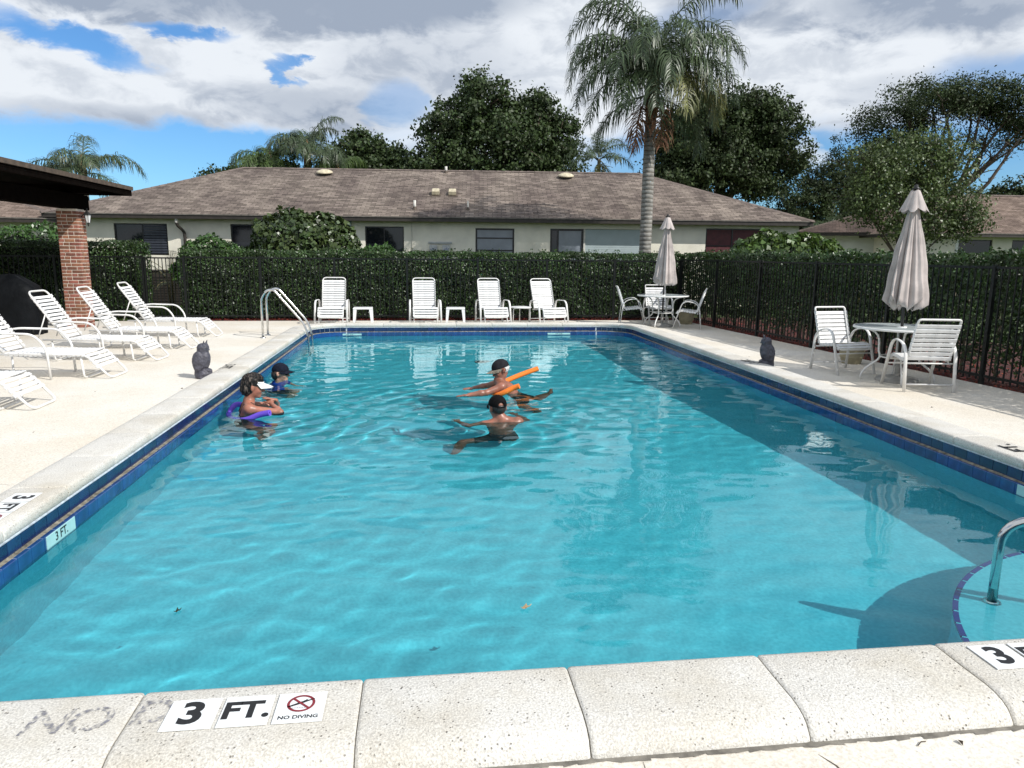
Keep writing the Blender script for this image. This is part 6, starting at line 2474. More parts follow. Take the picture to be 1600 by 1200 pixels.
queen_palm('fan_palm', 'small stiff palm with yellow skirt left of the big palm trunk', (8.75, 36.0), 6.4, 0.10,
           [(178, 38, 2.1, 1.9, 0.6, None), (3, 40, 2.1, 1.9, 0.6, None), (160, 62, 2.0, 1.8, 0.55, None), (25, 66, 2.0, 1.8, 0.55, None), (95, 75, 1.9, 1.2, 0.5, None), (195, 12, 1.9, 1.5, 0.7, None), (345, 14, 1.9, 1.5, 0.7, None), (265, 55, 1.8, 2.0, 0.6, None), (240, 25, 1.8, 1.6, 0.7, None), (300, 25, 1.8, 1.6, 0.7, None), (225, -35, 1.3, 0.8, 0.8, 'palm_yellow'), (310, -40, 1.3, 0.8, 0.8, 'palm_yellow'), (265, -55, 1.2, 0.4, 0.8, 'palm_yellow')],
           65, 0.55, boots=False, n_leaf=46)
queen_palm('queen_palm', 'small palm low in the gap beside the dark tree on the right', (22.2, 38.0), 3.2, 0.13, simple_specs(rgp, 11, 1.6, (0, 70), 2.0, 'palm_leaf'), 66, 0.6, n_leaf=46, boots=False)


# ------------------------------------------------------------------ organic shapes: one smooth surface from blended volumes
def v3(*a):
    return np.array(a, dtype=np.float64)


def nrm(a):
    a = np.asarray(a, float)
    return a / np.linalg.norm(a)


def cone(a, b, ra, rb, k=0.02):
    return ('c', v3(*a), v3(*b), ra, rb, k)


def ell(c, r, ax=None, k=0.02):
    ax = np.eye(3) if ax is None else np.array(ax, float)
    return ('e', v3(*c), v3(*r), ax, None, k)


def prim_bounds(p):
    if p[0] == 'c':
        r = max(p[3], p[4])
        return np.minimum(p[1], p[2]) - r, np.maximum(p[1], p[2]) + r
    r = np.abs(p[3].T) @ p[2]
    return p[1] - r, p[1] + r


def prim_dist(p, P):
    if p[0] == 'c':
        ab = p[2] - p[1]
        t = np.clip(((P - p[1]) @ ab) / max(ab @ ab, 1e-9), 0, 1)
        return np.linalg.norm(P - p[1] - t[..., None] * ab, axis=-1) - (p[3] + (p[4] - p[3]) * t)
    q = (P - p[1]) @ p[3].T
    k0 = np.linalg.norm(q / p[2], axis=-1)
    k1 = np.linalg.norm(q / p[2] ** 2, axis=-1)
    return k0 * (k0 - 1.0) / np.maximum(k1, 1e-6)


def smin(a, b, k):
    h = np.clip(0.5 + 0.5 * (b - a) / k, 0, 1)
    return b + (a - b) * h - k * h * (1 - h)


def field_at(prims, P):
    f = np.full(P.shape[:-1], 1.0)
    for p in prims:
        f = smin(f, prim_dist(p, P), p[5])
    return f


def grid_field(prims, h, pad=0.03, clip=None):
    lo = np.min([prim_bounds(p)[0] for p in prims], 0) - pad
    hi = np.max([prim_bounds(p)[1] for p in prims], 0) + pad
    if clip is not None:
        lo, hi = np.maximum(lo, clip[0]), np.minimum(hi, clip[1])
    n = np.ceil((hi - lo) / h).astype(int) + 1
    f = np.full(n, 0.25, dtype=np.float32)
    axs = [lo[i] + h * np.arange(n[i]) for i in range(3)]
    for p in prims:
        a, b = prim_bounds(p)
        m = p[5] + 0.03
        s0 = np.clip(np.floor((a - m - lo) / h).astype(int), 0, n - 1)
        s1 = np.clip(np.ceil((b + m - lo) / h).astype(int) + 1, 1, n)
        if np.any(s1 <= s0):
            continue
        sl = tuple(slice(s0[i], s1[i]) for i in range(3))
        X, Y, Z = np.meshgrid(*[axs[i][sl[i]] for i in range(3)], indexing='ij')
        P = np.stack([X, Y, Z], -1)
        f[sl] = smin(f[sl], prim_dist(p, P), p[5])
    return f, lo, axs


def surface_nets(f, lo, h):
    ins = f < 0
    n = np.array(f.shape)
    c = [(i, j, k) for i in (0, 1) for j in (0, 1) for k in (0, 1)]
    cnt = np.zeros(n - 1, dtype=np.int8)
    for (i, j, k) in c:
        cnt += ins[i:n[0] - 1 + i, j:n[1] - 1 + j, k:n[2] - 1 + k]
    act = (cnt > 0) & (cnt < 8)
    ids = np.argwhere(act)
    vid = np.full(act.shape, -1, dtype=np.int64)
    vid[act] = np.arange(len(ids))
    vals = np.stack([f[ids[:, 0] + i, ids[:, 1] + j, ids[:, 2] + k] for (i, j, k) in c], 1).astype(float)
    pos = np.zeros((len(ids), 3))
    wgt = np.zeros(len(ids))
    for a in range(8):
        for b in range(a + 1, 8):
            d = np.array(c[b]) - np.array(c[a])
            if np.abs(d).sum() != 1:
                continue
            fa, fb = vals[:, a], vals[:, b]
            m = (fa < 0) != (fb < 0)
            t = np.where(m, fa / np.where(np.abs(fa - fb) < 1e-12, 1, fa - fb), 0)
            pos += m[:, None] * (np.array(c[a]) + t[:, None] * d)
            wgt += m
    V = lo + h * (ids + pos / wgt[:, None])
    F = []
    for ax in range(3):
        u, w = (ax + 1) % 3, (ax + 2) % 3
        sa = [slice(None)] * 3
        sb = [slice(None)] * 3
        sa[ax] = slice(0, -1)
        sb[ax] = slice(1, None)
        A, B = ins[tuple(sa)], ins[tuple(sb)]
        E_ = np.argwhere(A != B)
        E_ = E_[(E_[:, u] > 0) & (E_[:, w] > 0) & (E_[:, u] < n[u] - 1) & (E_[:, w] < n[w] - 1)]
        if not len(E_):
            continue
        flip = A[E_[:, 0], E_[:, 1], E_[:, 2]]
        q = []
        for du, dw in ((1, 1), (0, 1), (0, 0), (1, 0)):
            e = E_.copy()
            e[:, u] -= du
            e[:, w] -= dw
            q.append(vid[e[:, 0], e[:, 1], e[:, 2]])
        q = np.stack(q, 1)
        q[~flip] = q[~flip][:, ::-1]
        F.append(q)
    F = np.concatenate(F)
    F = F[(F >= 0).all(1)]
    return V, F


def sculpt(name, prims, h, m, parent=None, cut=None, org=(0, 0, 0), grow=0.0, rough=None):
    f, lo, axs = grid_field(prims, h, 0.03 + max(0, grow))
    f = f - grow
    if cut is not None or rough is not None:
        X, Y, Z = np.meshgrid(*axs, indexing='ij')
        P = np.stack([X, Y, Z], -1)
        if rough is not None:
            f = f + rough(P)
        if cut is not None:
            f = np.maximum(f, cut(P))
    V, F = surface_nets(f, lo, h)
    me = npmesh(name, V - np.array(org), F, m, True)
    return link(name, me, parent)


def hand_prims(wrist, d, up_, side, s=1.0, curl=0.35, spread=0.16):
    """palm, four fingers of different length and a thumb; d points along the hand, up_ is its back, side its thumb side"""
    w = v3(*wrist)
    d, up_ = nrm(d), nrm(up_)
    sd_ = nrm(np.cross(up_, d)) * side
    out = [ell(w + d * 0.048 * s, (0.052 * s, 0.041 * s, 0.017 * s), (d, sd_, up_), 0.012)]
    lens = (0.070, 0.078, 0.074, 0.058)
    for i in range(4):
        o = (1.5 - i) * 0.0205 * s
        base = w + d * 0.085 * s + sd_ * o
        fd = nrm(d + sd_ * (1.5 - i) * spread)
        L_ = lens[i] * s
        k1 = base + nrm(fd - up_ * curl * 0.4) * L_ * 0.45
        k2 = k1 + nrm(fd - up_ * curl * 1.1) * L_ * 0.32
        k3 = k2 + nrm(fd - up_ * curl * 1.8) * L_ * 0.25
        out += [cone(base, k1, 0.0098 * s, 0.009 * s, 0.006), cone(k1, k2, 0.009 * s, 0.0082 * s, 0.005), cone(k2, k3, 0.0082 * s, 0.007 * s, 0.005)]
    tb = w + d * 0.025 * s + sd_ * 0.030 * s
    t1 = tb + nrm(d * 0.8 + sd_ * 0.8 - up_ * 0.2) * 0.042 * s
    t2 = t1 + nrm(d + sd_ * 0.25 - up_ * 0.25) * 0.032 * s
    out += [cone(tb, t1, 0.0135 * s, 0.011 * s, 0.01), cone(t1, t2, 0.011 * s, 0.0085 * s, 0.006)]
    return out


def head_prims(c, f, u, s):
    f = nrm(f)
    u = nrm(np.asarray(u, float) - f * (np.asarray(u, float) @ f))
    r = np.cross(f, u)
    c = v3(*c)

    def at(a, b, cc):
        return c + s * (f * a + u * b + r * cc)
    A = (f, r, u)
    out = [ell(at(0, 0.025, 0), (0.098 * s, 0.077 * s, 0.092 * s), A, 0.02),
           ell(at(0.036, -0.045, 0), (0.060 * s, 0.056 * s, 0.072 * s), A, 0.03),
           ell(at(0.068, -0.098, 0), (0.026 * s, 0.030 * s, 0.022 * s), A, 0.02),
           cone(at(0.090, 0.002, 0), at(0.116, -0.036, 0), 0.009 * s, 0.0135 * s, 0.008),
           ell(at(0.104, -0.041, 0.011), (0.012 * s, 0.009 * s, 0.008 * s), A, 0.006),
           ell(at(0.104, -0.041, -0.011), (0.012 * s, 0.009 * s, 0.008 * s), A, 0.006),
           cone(at(0.086, 0.016, 0.034), at(0.094, 0.014, 0.0), 0.011 * s, 0.010 * s, 0.012),
           cone(at(0.086, 0.016, -0.034), at(0.094, 0.014, 0.0), 0.011 * s, 0.010 * s, 0.012),
           cone(at(0.089, -0.070, 0.016), at(0.089, -0.070, -0.016), 0.0085 * s, 0.0085 * s, 0.006),
           cone(at(0.086, -0.081, 0.013), at(0.086, -0.081, -0.013), 0.0085 * s, 0.0085 * s, 0.006),
           ell(at(0.062, -0.035, 0.040), (0.026 * s, 0.022 * s, 0.026 * s), A, 0.02),
           ell(at(0.062, -0.035, -0.040), (0.026 * s, 0.022 * s, 0.026 * s), A, 0.02)]
    for sg in (-1, 1):
        out.append(ell(at(-0.008, -0.012, sg * 0.078), (0.019 * s, 0.009 * s, 0.033 * s), A, 0.008))
        out.append(ell(at(-0.018, -0.008, sg * 0.087), (0.010 * s, 0.008 * s, 0.030 * s), A, 0.006))
    return out, at, (f, r, u)


def figure(J, s=1.0, female=False):
    """blended body from joints; J holds neck, chest, pelvis and the limbs (L/R: shoulder, elbow, wrist, hip, knee, ankle)"""
    P = []
    sl, sr = v3(*J['shL']), v3(*J['shR'])
    ch, pe = v3(*J['chest']), v3(*J['pelvis'])
    nk = (sl + sr) / 2 + nrm((sl + sr) / 2 - pe) * 0.02
    right = nrm(sr - sl)
    upv = nrm((sl + sr) / 2 - pe)
    fwd = nrm(np.cross(upv, right))
    A = (right, fwd, nrm(np.cross(right, fwd)))
    w = 0.155 if female else 0.172
    P += [ell(ch, (w * s, 0.115 * s, 0.19 * s), A, 0.05), ell((ch + pe) / 2, (0.138 * s, 0.105 * s, 0.16 * s), A, 0.05), ell(pe, ((0.172 if female else 0.16) * s, 0.118 * s, 0.135 * s), A, 0.05)]
    P += [cone(nk - right * 0.10 * s, sl + right * 0.02, 0.052 * s, 0.058 * s, 0.05), cone(nk + right * 0.10 * s, sr - right * 0.02, 0.052 * s, 0.058 * s, 0.05)]
    P += [cone(sl + right * 0.07 - upv * 0.09 - fwd * 0.05, sl + right * 0.05 - upv * 0.02 - fwd * 0.03, 0.05 * s, 0.05 * s, 0.05), cone(sr - right * 0.07 - upv * 0.09 - fwd * 0.05, sr - right * 0.05 - upv * 0.02 - fwd * 0.03, 0.05 * s, 0.05 * s, 0.05)]
    hd = v3(*J['head'])
    nb = nk + upv * 0.01
    nt = hd - v3(*J['hu']) * 0.055 - nrm(J['hf']) * 0.02
    P += [cone(nb, nt, 0.060 * s, 0.052 * s, 0.04), cone(nk + upv * 0.055, sl + right * 0.06, 0.042 * s, 0.045 * s, 0.05), cone(nk + upv * 0.055, sr - right * 0.06, 0.042 * s, 0.045 * s, 0.05)]
    for q in 'LR':
        sh, el_, wr = v3(*J['sh' + q]), v3(*J['el' + q]), v3(*J['wr' + q])
        m = 0.88 if female else 1.0
        P += [ell(sh, (0.062 * s * m, 0.06 * s * m, 0.062 * s * m), A, 0.04), cone(sh, el_, 0.054 * s * m, 0.041 * s * m, 0.03)]
        mid = el_ + (wr - el_) * 0.3
        P += [cone(el_, mid, 0.041 * s * m, 0.044 * s * m, 0.02), cone(mid, wr, 0.044 * s * m, 0.028 * s * m, 0.02)]
        hi, kn, an = v3(*J['hi' + q]), v3(*J['kn' + q]), v3(*J['an' + q])
        P += [cone(hi, kn, 0.086 * s, 0.058 * s, 0.05)]
        mid = kn + (an - kn) * 0.32
        P += [cone(kn, mid, 0.056 * s, 0.060 * s, 0.025), cone(mid, an, 0.060 * s, 0.036 * s, 0.02)]
        ft = v3(*J['ft' + q])
        P += [cone(an - nrm(ft - an) * 0.02, ft, 0.036 * s, 0.024 * s, 0.02)]
    return P, A


def snap(prims, pts, off=0.003):
    out = []
    for p in pts:
        p = v3(*p)
        for _ in range(12):
            d = field_at(prims, p[None])[0]
            g = np.array([field_at(prims, (p + e)[None])[0] - d for e in np.eye(3) * 1e-3])
            p = p - nrm(g) * (d - off) * 0.9
        out.append(tuple(p))
    return out


def person(name_label, J, skin, s=1.0, female=False, voxel=0.0085, hands=None, hs=1.1):
    org = v3(J['pelvis'][0], J['pelvis'][1], min(J['ftL'][2], J['ftR'][2]))
    t = thing('person', name_label, 'person', tuple(org), 0, 'people bathing in the pool')
    body, A = figure(J, s, female)
    hp, at, HA = head_prims(J['head'], J['hf'], J['hu'], hs)
    P = body + hp
    for h in hands or ():
        P += hand_prims(*h)
    o = sculpt('body', P, voxel, MT[skin], t, org=org)
    RECEIVERS.append(o)
    return t, P, body, at, HA, org


def add_cap(t, org, at, HA, s, m, brim_m, brim=True, crown_off=0.0, back_hole=False):
    f, r, u = HA
    c = at(0, 0.032, 0)
    pr = [ell(c, (0.112 * s, 0.092 * s, 0.100 * s), (f, r, u), 0.01)]
    base = at(0, 0.028 + crown_off, 0)

    def cut(P):
        d = -((P - base) @ u) - 0.0 + 0.10 * np.minimum(0, (P - base) @ f) * -1 * -1
        if back_hole:
            q = P - at(-0.10, 0.035, 0)
            hole = 0.030 * s - np.sqrt((q @ r) ** 2 + (q @ u) ** 2 + 0.05 * (q @ f) ** 2)
            d = np.maximum(d, hole)
        return d
    sculpt('cap', pr, 0.006, MT[m], t, cut, org)
    if back_hole:
        st = snap(pr, [at(-0.108, 0.018, k) for k in np.linspace(-0.06, 0.06, 9)], 0.002)
        obj('cap_strap', MB().tube([tuple(v3(*p) - org) for p in st], 0.009, 6, flat=0.003), MT[m], t, True)
    if brim:
        bp = []
        vs, fs = [], []
        n = 16
        rows = 6
        for i in range(rows + 1):
            q = i / rows
            for k in range(n + 1):
                a = math.pi * (k / n - 0.5) * 0.94
                rad_in = 1.0
                x = 0.108 * math.cos(a) + q * 0.085 * (math.cos(a) ** 0.6)
                y = 0.090 * math.sin(a) * (1 - 0.06 * q)
                z = 0.034 + crown_off - 0.012 * q - 0.022 * (math.sin(a) ** 2) * (0.4 + q)
                vs.append(tuple(at(x, z, y) - org))
        for i in range(rows):
            for k in range(n):
                a = i * (n + 1) + k
                fs.append((a, a + 1, a + n + 2, a + n + 1))
        mb = MB().add(vs, fs)
        nv = len(vs)
        mb.add([tuple(v3(*v) - u * 0.004) for v in vs], [tuple(reversed(q)) for q in fs])
        edge = [rows * (n + 1) + k for k in range(n + 1)]
        mb.f += [(edge[k + 1], edge[k], edge[k] + nv, edge[k + 1] + nv) for k in range(n)]
        obj('cap_brim', mb, MT[brim_m], t, True)


def sunglasses(t, org, at, s):
    for sg in (-1, 1):
        mb = MB()
        vs, fs = [], []
        for i in range(5):
            for k in range(7):
                yy = sg * (0.008 + 0.060 * k / 6)
                zz = -0.008 + 0.034 * (i / 4 - 0.5) * (1 - 0.25 * (k / 6) ** 2)
                xx = 0.110 - 0.55 * yy * yy / 0.07 * 0.5 - 0.002 * i
                vs.append(tuple(at(xx, zz, yy) - org))
        for i in range(4):
            for k in range(6):
                a = i * 7 + k
                fs.append((a, a + 1, a + 8, a + 7))
        o = len(vs)
        vs += [tuple(v3(*v) * 1.0 + (v3(*v) - (at(0, 0, 0) - org)) * -0.03) for v in vs]
        fs += [tuple(q + o for q in reversed(f_)) for f_ in fs]
        obj('lens', mb.add(vs, fs), MT['lens'], t, True)
        obj('temple', MB().tube([tuple(at(0.085, 0.002, sg * 0.068) - org), tuple(at(0.03, 0.006, sg * 0.083) - org), tuple(at(-0.015, 0.002, sg * 0.086) - org)], 0.0035, 5), MT['lens'], t, True)


def eyes(t, org, at, s):
    for sg in (-1, 1):
        c = at(0.087, -0.006, sg * 0.031) - org
        o = obj('eye', MB().lathe([(0, -0.011), (0.008, -0.008), (0.011, 0), (0.008, 0.008), (0, 0.011)], 10, tuple(c), False), MT['marker'], t, True)
        c2 = at(0.0945, -0.006, sg * 0.0315) - org
        obj('pupil', MB().lathe([(0, -0.005), (0.0045, -0.003), (0.0055, 0), (0.0045, 0.003), (0, 0.005)], 8, tuple(c2), False), MT['lens'], o, True)


def garment(name, t, org, prims, m, cut, grow=0.006, voxel=0.009):
    o = sculpt(name, prims, voxel, MT[m], t, cut, org, grow)
    RECEIVERS.append(o)
    return o


# --- woman with the white visor, leaning on a purple noodle
def bathers():
    hf = nrm((0.93, 0.30, -0.16))
    J = dict(head=(-1.985, 8.63, 0.045), hf=hf, hu=(0.12, 0.05, 1.0), chest=(-2.05, 8.63, -0.36), pelvis=(-2.10, 8.62, -0.74),
             shL=(-2.10, 8.82, -0.215), shR=(-1.995, 8.46, -0.195), elR=(-1.66, 8.50, -0.245), wrR=(-1.80, 8.70, -0.185), elL=(-1.80, 8.99, -0.27), wrL=(-1.76, 8.80, -0.165),
             hiL=(-2.08, 8.72, -0.80), hiR=(-2.07, 8.52, -0.80), knL=(-1.80, 8.74, -1.02), knR=(-1.78, 8.50, -1.05), anL=(-1.95, 8.76, -1.36), anR=(-1.92, 8.50, -1.40), ftL=(-1.80, 8.78, -1.44), ftR=(-1.77, 8.50, -1.48))
    hands = [((-1.80, 8.70, -0.185), (-0.30, 0.75, 0.28), (0.2, -0.2, 1.0), 1, 1.0, 0.3), ((-1.76, 8.80, -0.165), (-0.75, -0.35, 0.35), (0.2, 0.1, 1.0), -1, 1.0, 0.35)]
    t, P, body, at, HA, org = person('woman with streaked dark hair and white visor leaning on purple noodle', J, 'skin', 0.98, True, 0.0085, hands, 1.12)
    f, r, u = HA
    hr = [ell(at(-0.014, 0.042, 0), (0.118, 0.100, 0.112), (f, r, u), 0.03), ell(at(-0.055, -0.03, 0), (0.075, 0.088, 0.088), (f, r, u), 0.04), ell(at(0.02, 0.085, 0), (0.085, 0.075, 0.055), (f, r, u), 0.03)]

    def cut(X):
        q = X - at(0, 0, 0)
        a, b, c_ = q @ f, q @ u, q @ r
        face = np.minimum(a - 0.045, 0.052 - b)                        # open over the face
        ear = 0.034 - np.sqrt((a - 0.012) ** 2 + (b + 0.012) ** 2 + (np.abs(c_) - 0.09) ** 2 * 0.3)
        return np.maximum(face, ear)

    def rough(X):
        q = X - at(0, 0, 0)
        return 0.006 * np.sin(q @ r * 95 + 3 * np.sin(q @ u * 30)) * np.sin(q @ f * 60 + 2 * np.sin(q @ u * 24)) + 0.004 * np.sin(q @ r * 210 + q @ f * 120)
    sculpt('hair', hr, 0.0065, MT['hair'], t, cut, org, rough=rough)
    # visor: a curved bill on a band
    vs, fs = [], []
    n, rows = 20, 7
    for i in range(rows + 1):
        q = i / rows
        for k in range(n + 1):
            a = math.pi * (k / n - 0.5) * 0.80
            vs.append(tuple(at(0.102 * math.cos(a) + 0.105 * q * max(0, math.cos(a)) ** 0.7, 0.046 - 0.030 * q - 0.018 * math.sin(a) ** 2 * (0.3 + q), 0.090 * math.sin(a) * (1 - 0.06 * q)) - org))
    for i in range(rows):
        for k in range(n):
            a = i * (n + 1) + k
            fs.append((a, a + 1, a + n + 2, a + n + 1))
    mb = MB().add(vs, fs)
    nv = len(vs)
    mb.add([tuple(v3(*v) - u * 0.004) for v in vs], [tuple(reversed(q)) for q in fs])
    edge = [rows * (n + 1) + k for k in range(n + 1)]
    mb.f += [(edge[k + 1], edge[k], edge[k] + nv, edge[k + 1] + nv) for k in range(n)]
    v_ = obj('visor', mb, MT['visor'], t, True)
    ring = [tuple(at(0.106 * math.cos(a), 0.052, 0.090 * math.sin(a)) - org) for a in np.linspace(-1.2, 1.2, 25)]
    obj('visor_band', MB().tube(ring, 0.010, 6, flat=0.003, upv=tuple(u)), MT['visor'], v_, True)
    eyes(t, org, at, 1.1)
    garment('swimsuit', t, org, body, 'black_cloth', lambda X: np.maximum(np.maximum((X[..., 2] + 0.345) + 0.25 * (X[..., 0] + 2.05) * -1, -(X[..., 2] + 0.90)), np.abs((X[..., 1] - 8.62)) - 0.185))
    st = snap(body, [(-1.94, 8.53, -0.14), (-1.985, 8.52, -0.135), (-2.05, 8.50, -0.165), (-2.10, 8.49, -0.22), (-2.13, 8.495, -0.29), (-2.14, 8.51, -0.36)], 0.003)
    obj('strap', MB().tube([tuple(v3(*p) - org) for p in st], 0.0075, 6, flat=0.004), MT['black_cloth'], t, True)
    st = snap(body, [(-2.00, 8.75, -0.14), (-2.06, 8.75, -0.14), (-2.12, 8.74, -0.19), (-2.17, 8.72, -0.27), (-2.18, 8.70, -0.36)], 0.003)
    obj('strap', MB().tube([tuple(v3(*p) - org) for p in st], 0.0075, 6, flat=0.004), MT['black_cloth'], t, True)
    noodle('purple foam noodle round the back of the woman with white visor', [(-1.735, 8.29, -0.205), (-1.86, 8.33, -0.235), (-2.02, 8.36, -0.30), (-2.19, 8.45, -0.325), (-2.27, 8.62, -0.34), (-2.285, 8.80, -0.265), (-2.25, 8.94, -0.235), (-2.17, 9.04, -0.28), (-2.0, 9.06, -0.29), (-1.8, 9.10, -0.29)], 0.034, 'purple_foam')

    # --- woman in navy cap and blue shirt, water to her chin
    hf = nrm((0.98, -0.12, -0.04))
    J = dict(head=(-2.10, 10.90, -0.165), hf=hf, hu=(0.03, 0, 1.0), chest=(-2.14, 10.90, -0.58), pelvis=(-2.20, 10.90, -0.96),
             shL=(-2.13, 11.08, -0.415), shR=(-2.12, 10.72, -0.415), elR=(-2.06, 10.60, -0.68), wrR=(-1.90, 10.74, -0.82), elL=(-2.06, 11.16, -0.68), wrL=(-1.90, 11.02, -0.82),
             hiL=(-2.18, 11.0, -1.02), hiR=(-2.18, 10.8, -1.02), knL=(-1.92, 11.02, -1.28), knR=(-1.90, 10.78, -1.28), anL=(-2.08, 11.02, -1.60), anR=(-2.06, 10.78, -1.60), ftL=(-1.93, 11.04, -1.67), ftR=(-1.91, 10.78, -1.67))
    hands = [((-1.90, 10.74, -0.82), (0.8, 0.1, -0.4), (0, 0, 1), 1, 1.0, 0.3), ((-1.90, 11.02, -0.82), (0.8, -0.1, -0.4), (0, 0, 1), -1, 1.0, 0.3)]
    t, P, body, at, HA, org = person('woman in navy cap, sunglasses and blue shirt, chin at the water', J, 'skin_pale', 0.96, True, 0.0095, hands, 1.12)
    add_cap(t, org, at, HA, 1.12, 'navy_cap', 'navy_cap')
    sunglasses(t, org, at, 1.12)
    f, r, u = HA
    hb = [ell(at(-0.05, -0.035, 0), (0.07, 0.082, 0.085), (f, r, u), 0.03)]
    hb[0] = ell(at(-0.06, -0.03, 0), (0.066, 0.080, 0.085), (f, r, u), 0.03)
    sculpt('hair', hb, 0.0065, MT['dark_hair'], t, lambda X: (X - at(-0.025, 0, 0)) @ HA[0], org)
    garment('swim_shirt', t, org, body, 'blue_shirt', lambda X: np.maximum(np.maximum(-(X[..., 2] + 0.98), X[..., 2] + 0.352), np.maximum(X[..., 0] + 1.99, 0.062 - np.sqrt((X[..., 0] + 2.11) ** 2 + (X[..., 1] - 10.9) ** 2 + 3 * np.maximum(0, -0.36 - X[..., 2]) ** 2))), 0.008)
    garment('swim_shorts', t, org, body, 'black_cloth', lambda X: np.maximum(X[..., 2] + 0.94, -(X[..., 2] + 1.14)), 0.006)

    # --- man in charcoal cap with an orange noodle under his arms
    hf = nrm((-0.95, -0.16, -0.34))
    J = dict(head=(1.07, 9.74, 0.035), hf=hf, hu=(-0.36, 0, 1.0), chest=(1.19, 9.74, -0.30), pelvis=(1.33, 9.74, -0.60),
             shL=(1.055, 9.545, -0.175), shR=(1.07, 9.935, -0.175), elL=(0.84, 9.47, -0.235), wrL=(0.60, 9.43, -0.258), elR=(0.90, 10.02, -0.245), wrR=(0.71, 9.96, -0.262),
             hiL=(1.36, 9.64, -0.66), hiR=(1.36, 9.84, -0.66), knL=(1.34, 9.60, -1.06), knR=(1.60, 9.90, -0.90), anL=(1.58, 9.60, -1.30), anR=(1.80, 9.98, -0.62), ftL=(1.50, 9.60, -1.40), ftR=(1.84, 10.10, -0.47))
    hands = [((0.60, 9.43, -0.258), (-0.98, -0.1, -0.03), (0, 0.1, 1), -1, 1.0, 0.12, 0.08), ((0.71, 9.96, -0.262), (-0.95, -0.2, -0.02), (0, 0, 1), 1, 1.0, 0.12, 0.08)]
    t, P, body, at, HA, org = person('grey-haired man in charcoal cap and sunglasses on orange noodle', J, 'skin_dark', 1.0, False, 0.0085, hands, 1.12)
    add_cap(t, org, at, HA, 1.12, 'grey_cap', 'cap_brim')
    sunglasses(t, org, at, 1.12)
    f, r, u = HA
    hb = [ell(at(-0.012, 0.012, 0), (0.106, 0.088, 0.085), (f, r, u), 0.02)]

    def cut2(X):
        q = X - at(0, 0, 0)
        a, b, c_ = q @ HA[0], q @ HA[2], q @ HA[1]
        ear = 0.036 - np.sqrt((a + 0.008) ** 2 + (b + 0.010) ** 2 + (np.abs(c_) - 0.09) ** 2 * 0.3)
        return np.maximum(np.maximum(a - 0.028, b - 0.045), np.maximum(ear, -0.062 - b))
    sculpt('hair', hb, 0.006, MT['grey_hair'], t, cut2, org, rough=lambda X: 0.004 * np.sin(X[..., 0] * 190) * np.sin(X[..., 1] * 170 + 2 * np.sin(X[..., 2] * 150)))
    garment('swim_trunks', t, org, body, 'black_cloth', lambda X: np.maximum(-((X - v3(1.245, 9.74, -0.46)) @ nrm((0.45, 0, -0.89))), np.maximum(-(X[..., 2] + 0.92), X[..., 0] - 1.56)), 0.010)
    em = link('emblem', text_mesh('ap', 0.085, MT['marker'], bold=0.02, name='emblem'), t)
    em.location = (1.29 - org[0], 9.555 - org[1], -0.60 - org[2])
    em.rotation_euler = (R(80), 0, R(-4))
    noodle('bent orange foam noodle under the arms of the man in charcoal cap', [(1.275, 9.385, -0.135), (1.20, 9.41, -0.165), (1.08, 9.42, -0.225), (0.97, 9.50, -0.285), (0.945, 9.74, -0.315), (0.985, 9.95, -0.29), (1.09, 10.05, -0.225), (1.28, 10.13, -0.155), (1.48, 10.19, -0.09), (1.66, 10.22, -0.035)], 0.036, 'orange_foam')

    # --- man in black cap, back to the viewer, shoulders just under water
    hf = nrm((-0.30, 0.95, -0.06))
    J = dict(head=(0.84, 8.00, -0.125), hf=hf, hu=(0, 0.02, 1.0), chest=(0.88, 7.98, -0.50), pelvis=(0.87, 7.88, -0.86),
             shL=(0.685, 7.95, -0.335), shR=(1.075, 7.97, -0.30), elL=(0.50, 7.86, -0.36), wrL=(0.40, 8.08, -0.38), elR=(1.20, 8.16, -0.42), wrR=(1.10, 8.40, -0.38),
             hiL=(0.77, 7.88, -0.91), hiR=(0.97, 7.90, -0.91), knL=(0.44, 7.82, -0.98), knR=(1.02, 8.26, -1.02), anL=(0.30, 7.70, -1.32), anR=(1.04, 8.16, -1.42), ftL=(0.22, 7.80, -1.40), ftR=(1.04, 8.31, -1.50))
    hands = [((0.40, 8.08, -0.38), (-0.2, 0.95, 0.0), (0, 0, 1), 1, 1.0, 0.25), ((1.10, 8.40, -0.38), (-0.4, 0.9, 0.0), (0, 0, 1), -1, 1.0, 0.25)]
    t, P, body, at, HA, org = person('man in black cap seen from behind, shoulders just under water', J, 'skin_dark', 1.0, False, 0.009, hands, 1.12)
    add_cap(t, org, at, HA, 1.12, 'black_cap', 'black_cap', True, -0.004, True)
    eyes(t, org, at, 1.1)
    f, r, u = HA
    hb = [ell(at(-0.020, 0.0, 0), (0.100, 0.086, 0.080), (f, r, u), 0.02)]

    def cut3(X):
        q = X - at(0, 0, 0)
        a, b, c_ = q @ HA[0], q @ HA[2], q @ HA[1]
        ear = 0.036 - np.sqrt((a + 0.008) ** 2 + (b + 0.010) ** 2 + (np.abs(c_) - 0.09) ** 2 * 0.3)
        return np.maximum(np.maximum(a - 0.02, b - 0.04), np.maximum(ear, -0.060 - b))
    sculpt('hair', hb, 0.006, MT['dark_hair'], t, cut3, org)
    garment('swim_trunks', t, org, body, 'black_cloth', lambda X: np.maximum(np.maximum(X[..., 2] + 0.74, -(X[..., 2] + 1.10)), np.maximum(0.56 - X[..., 0], X[..., 1] - 8.16)), 0.010)


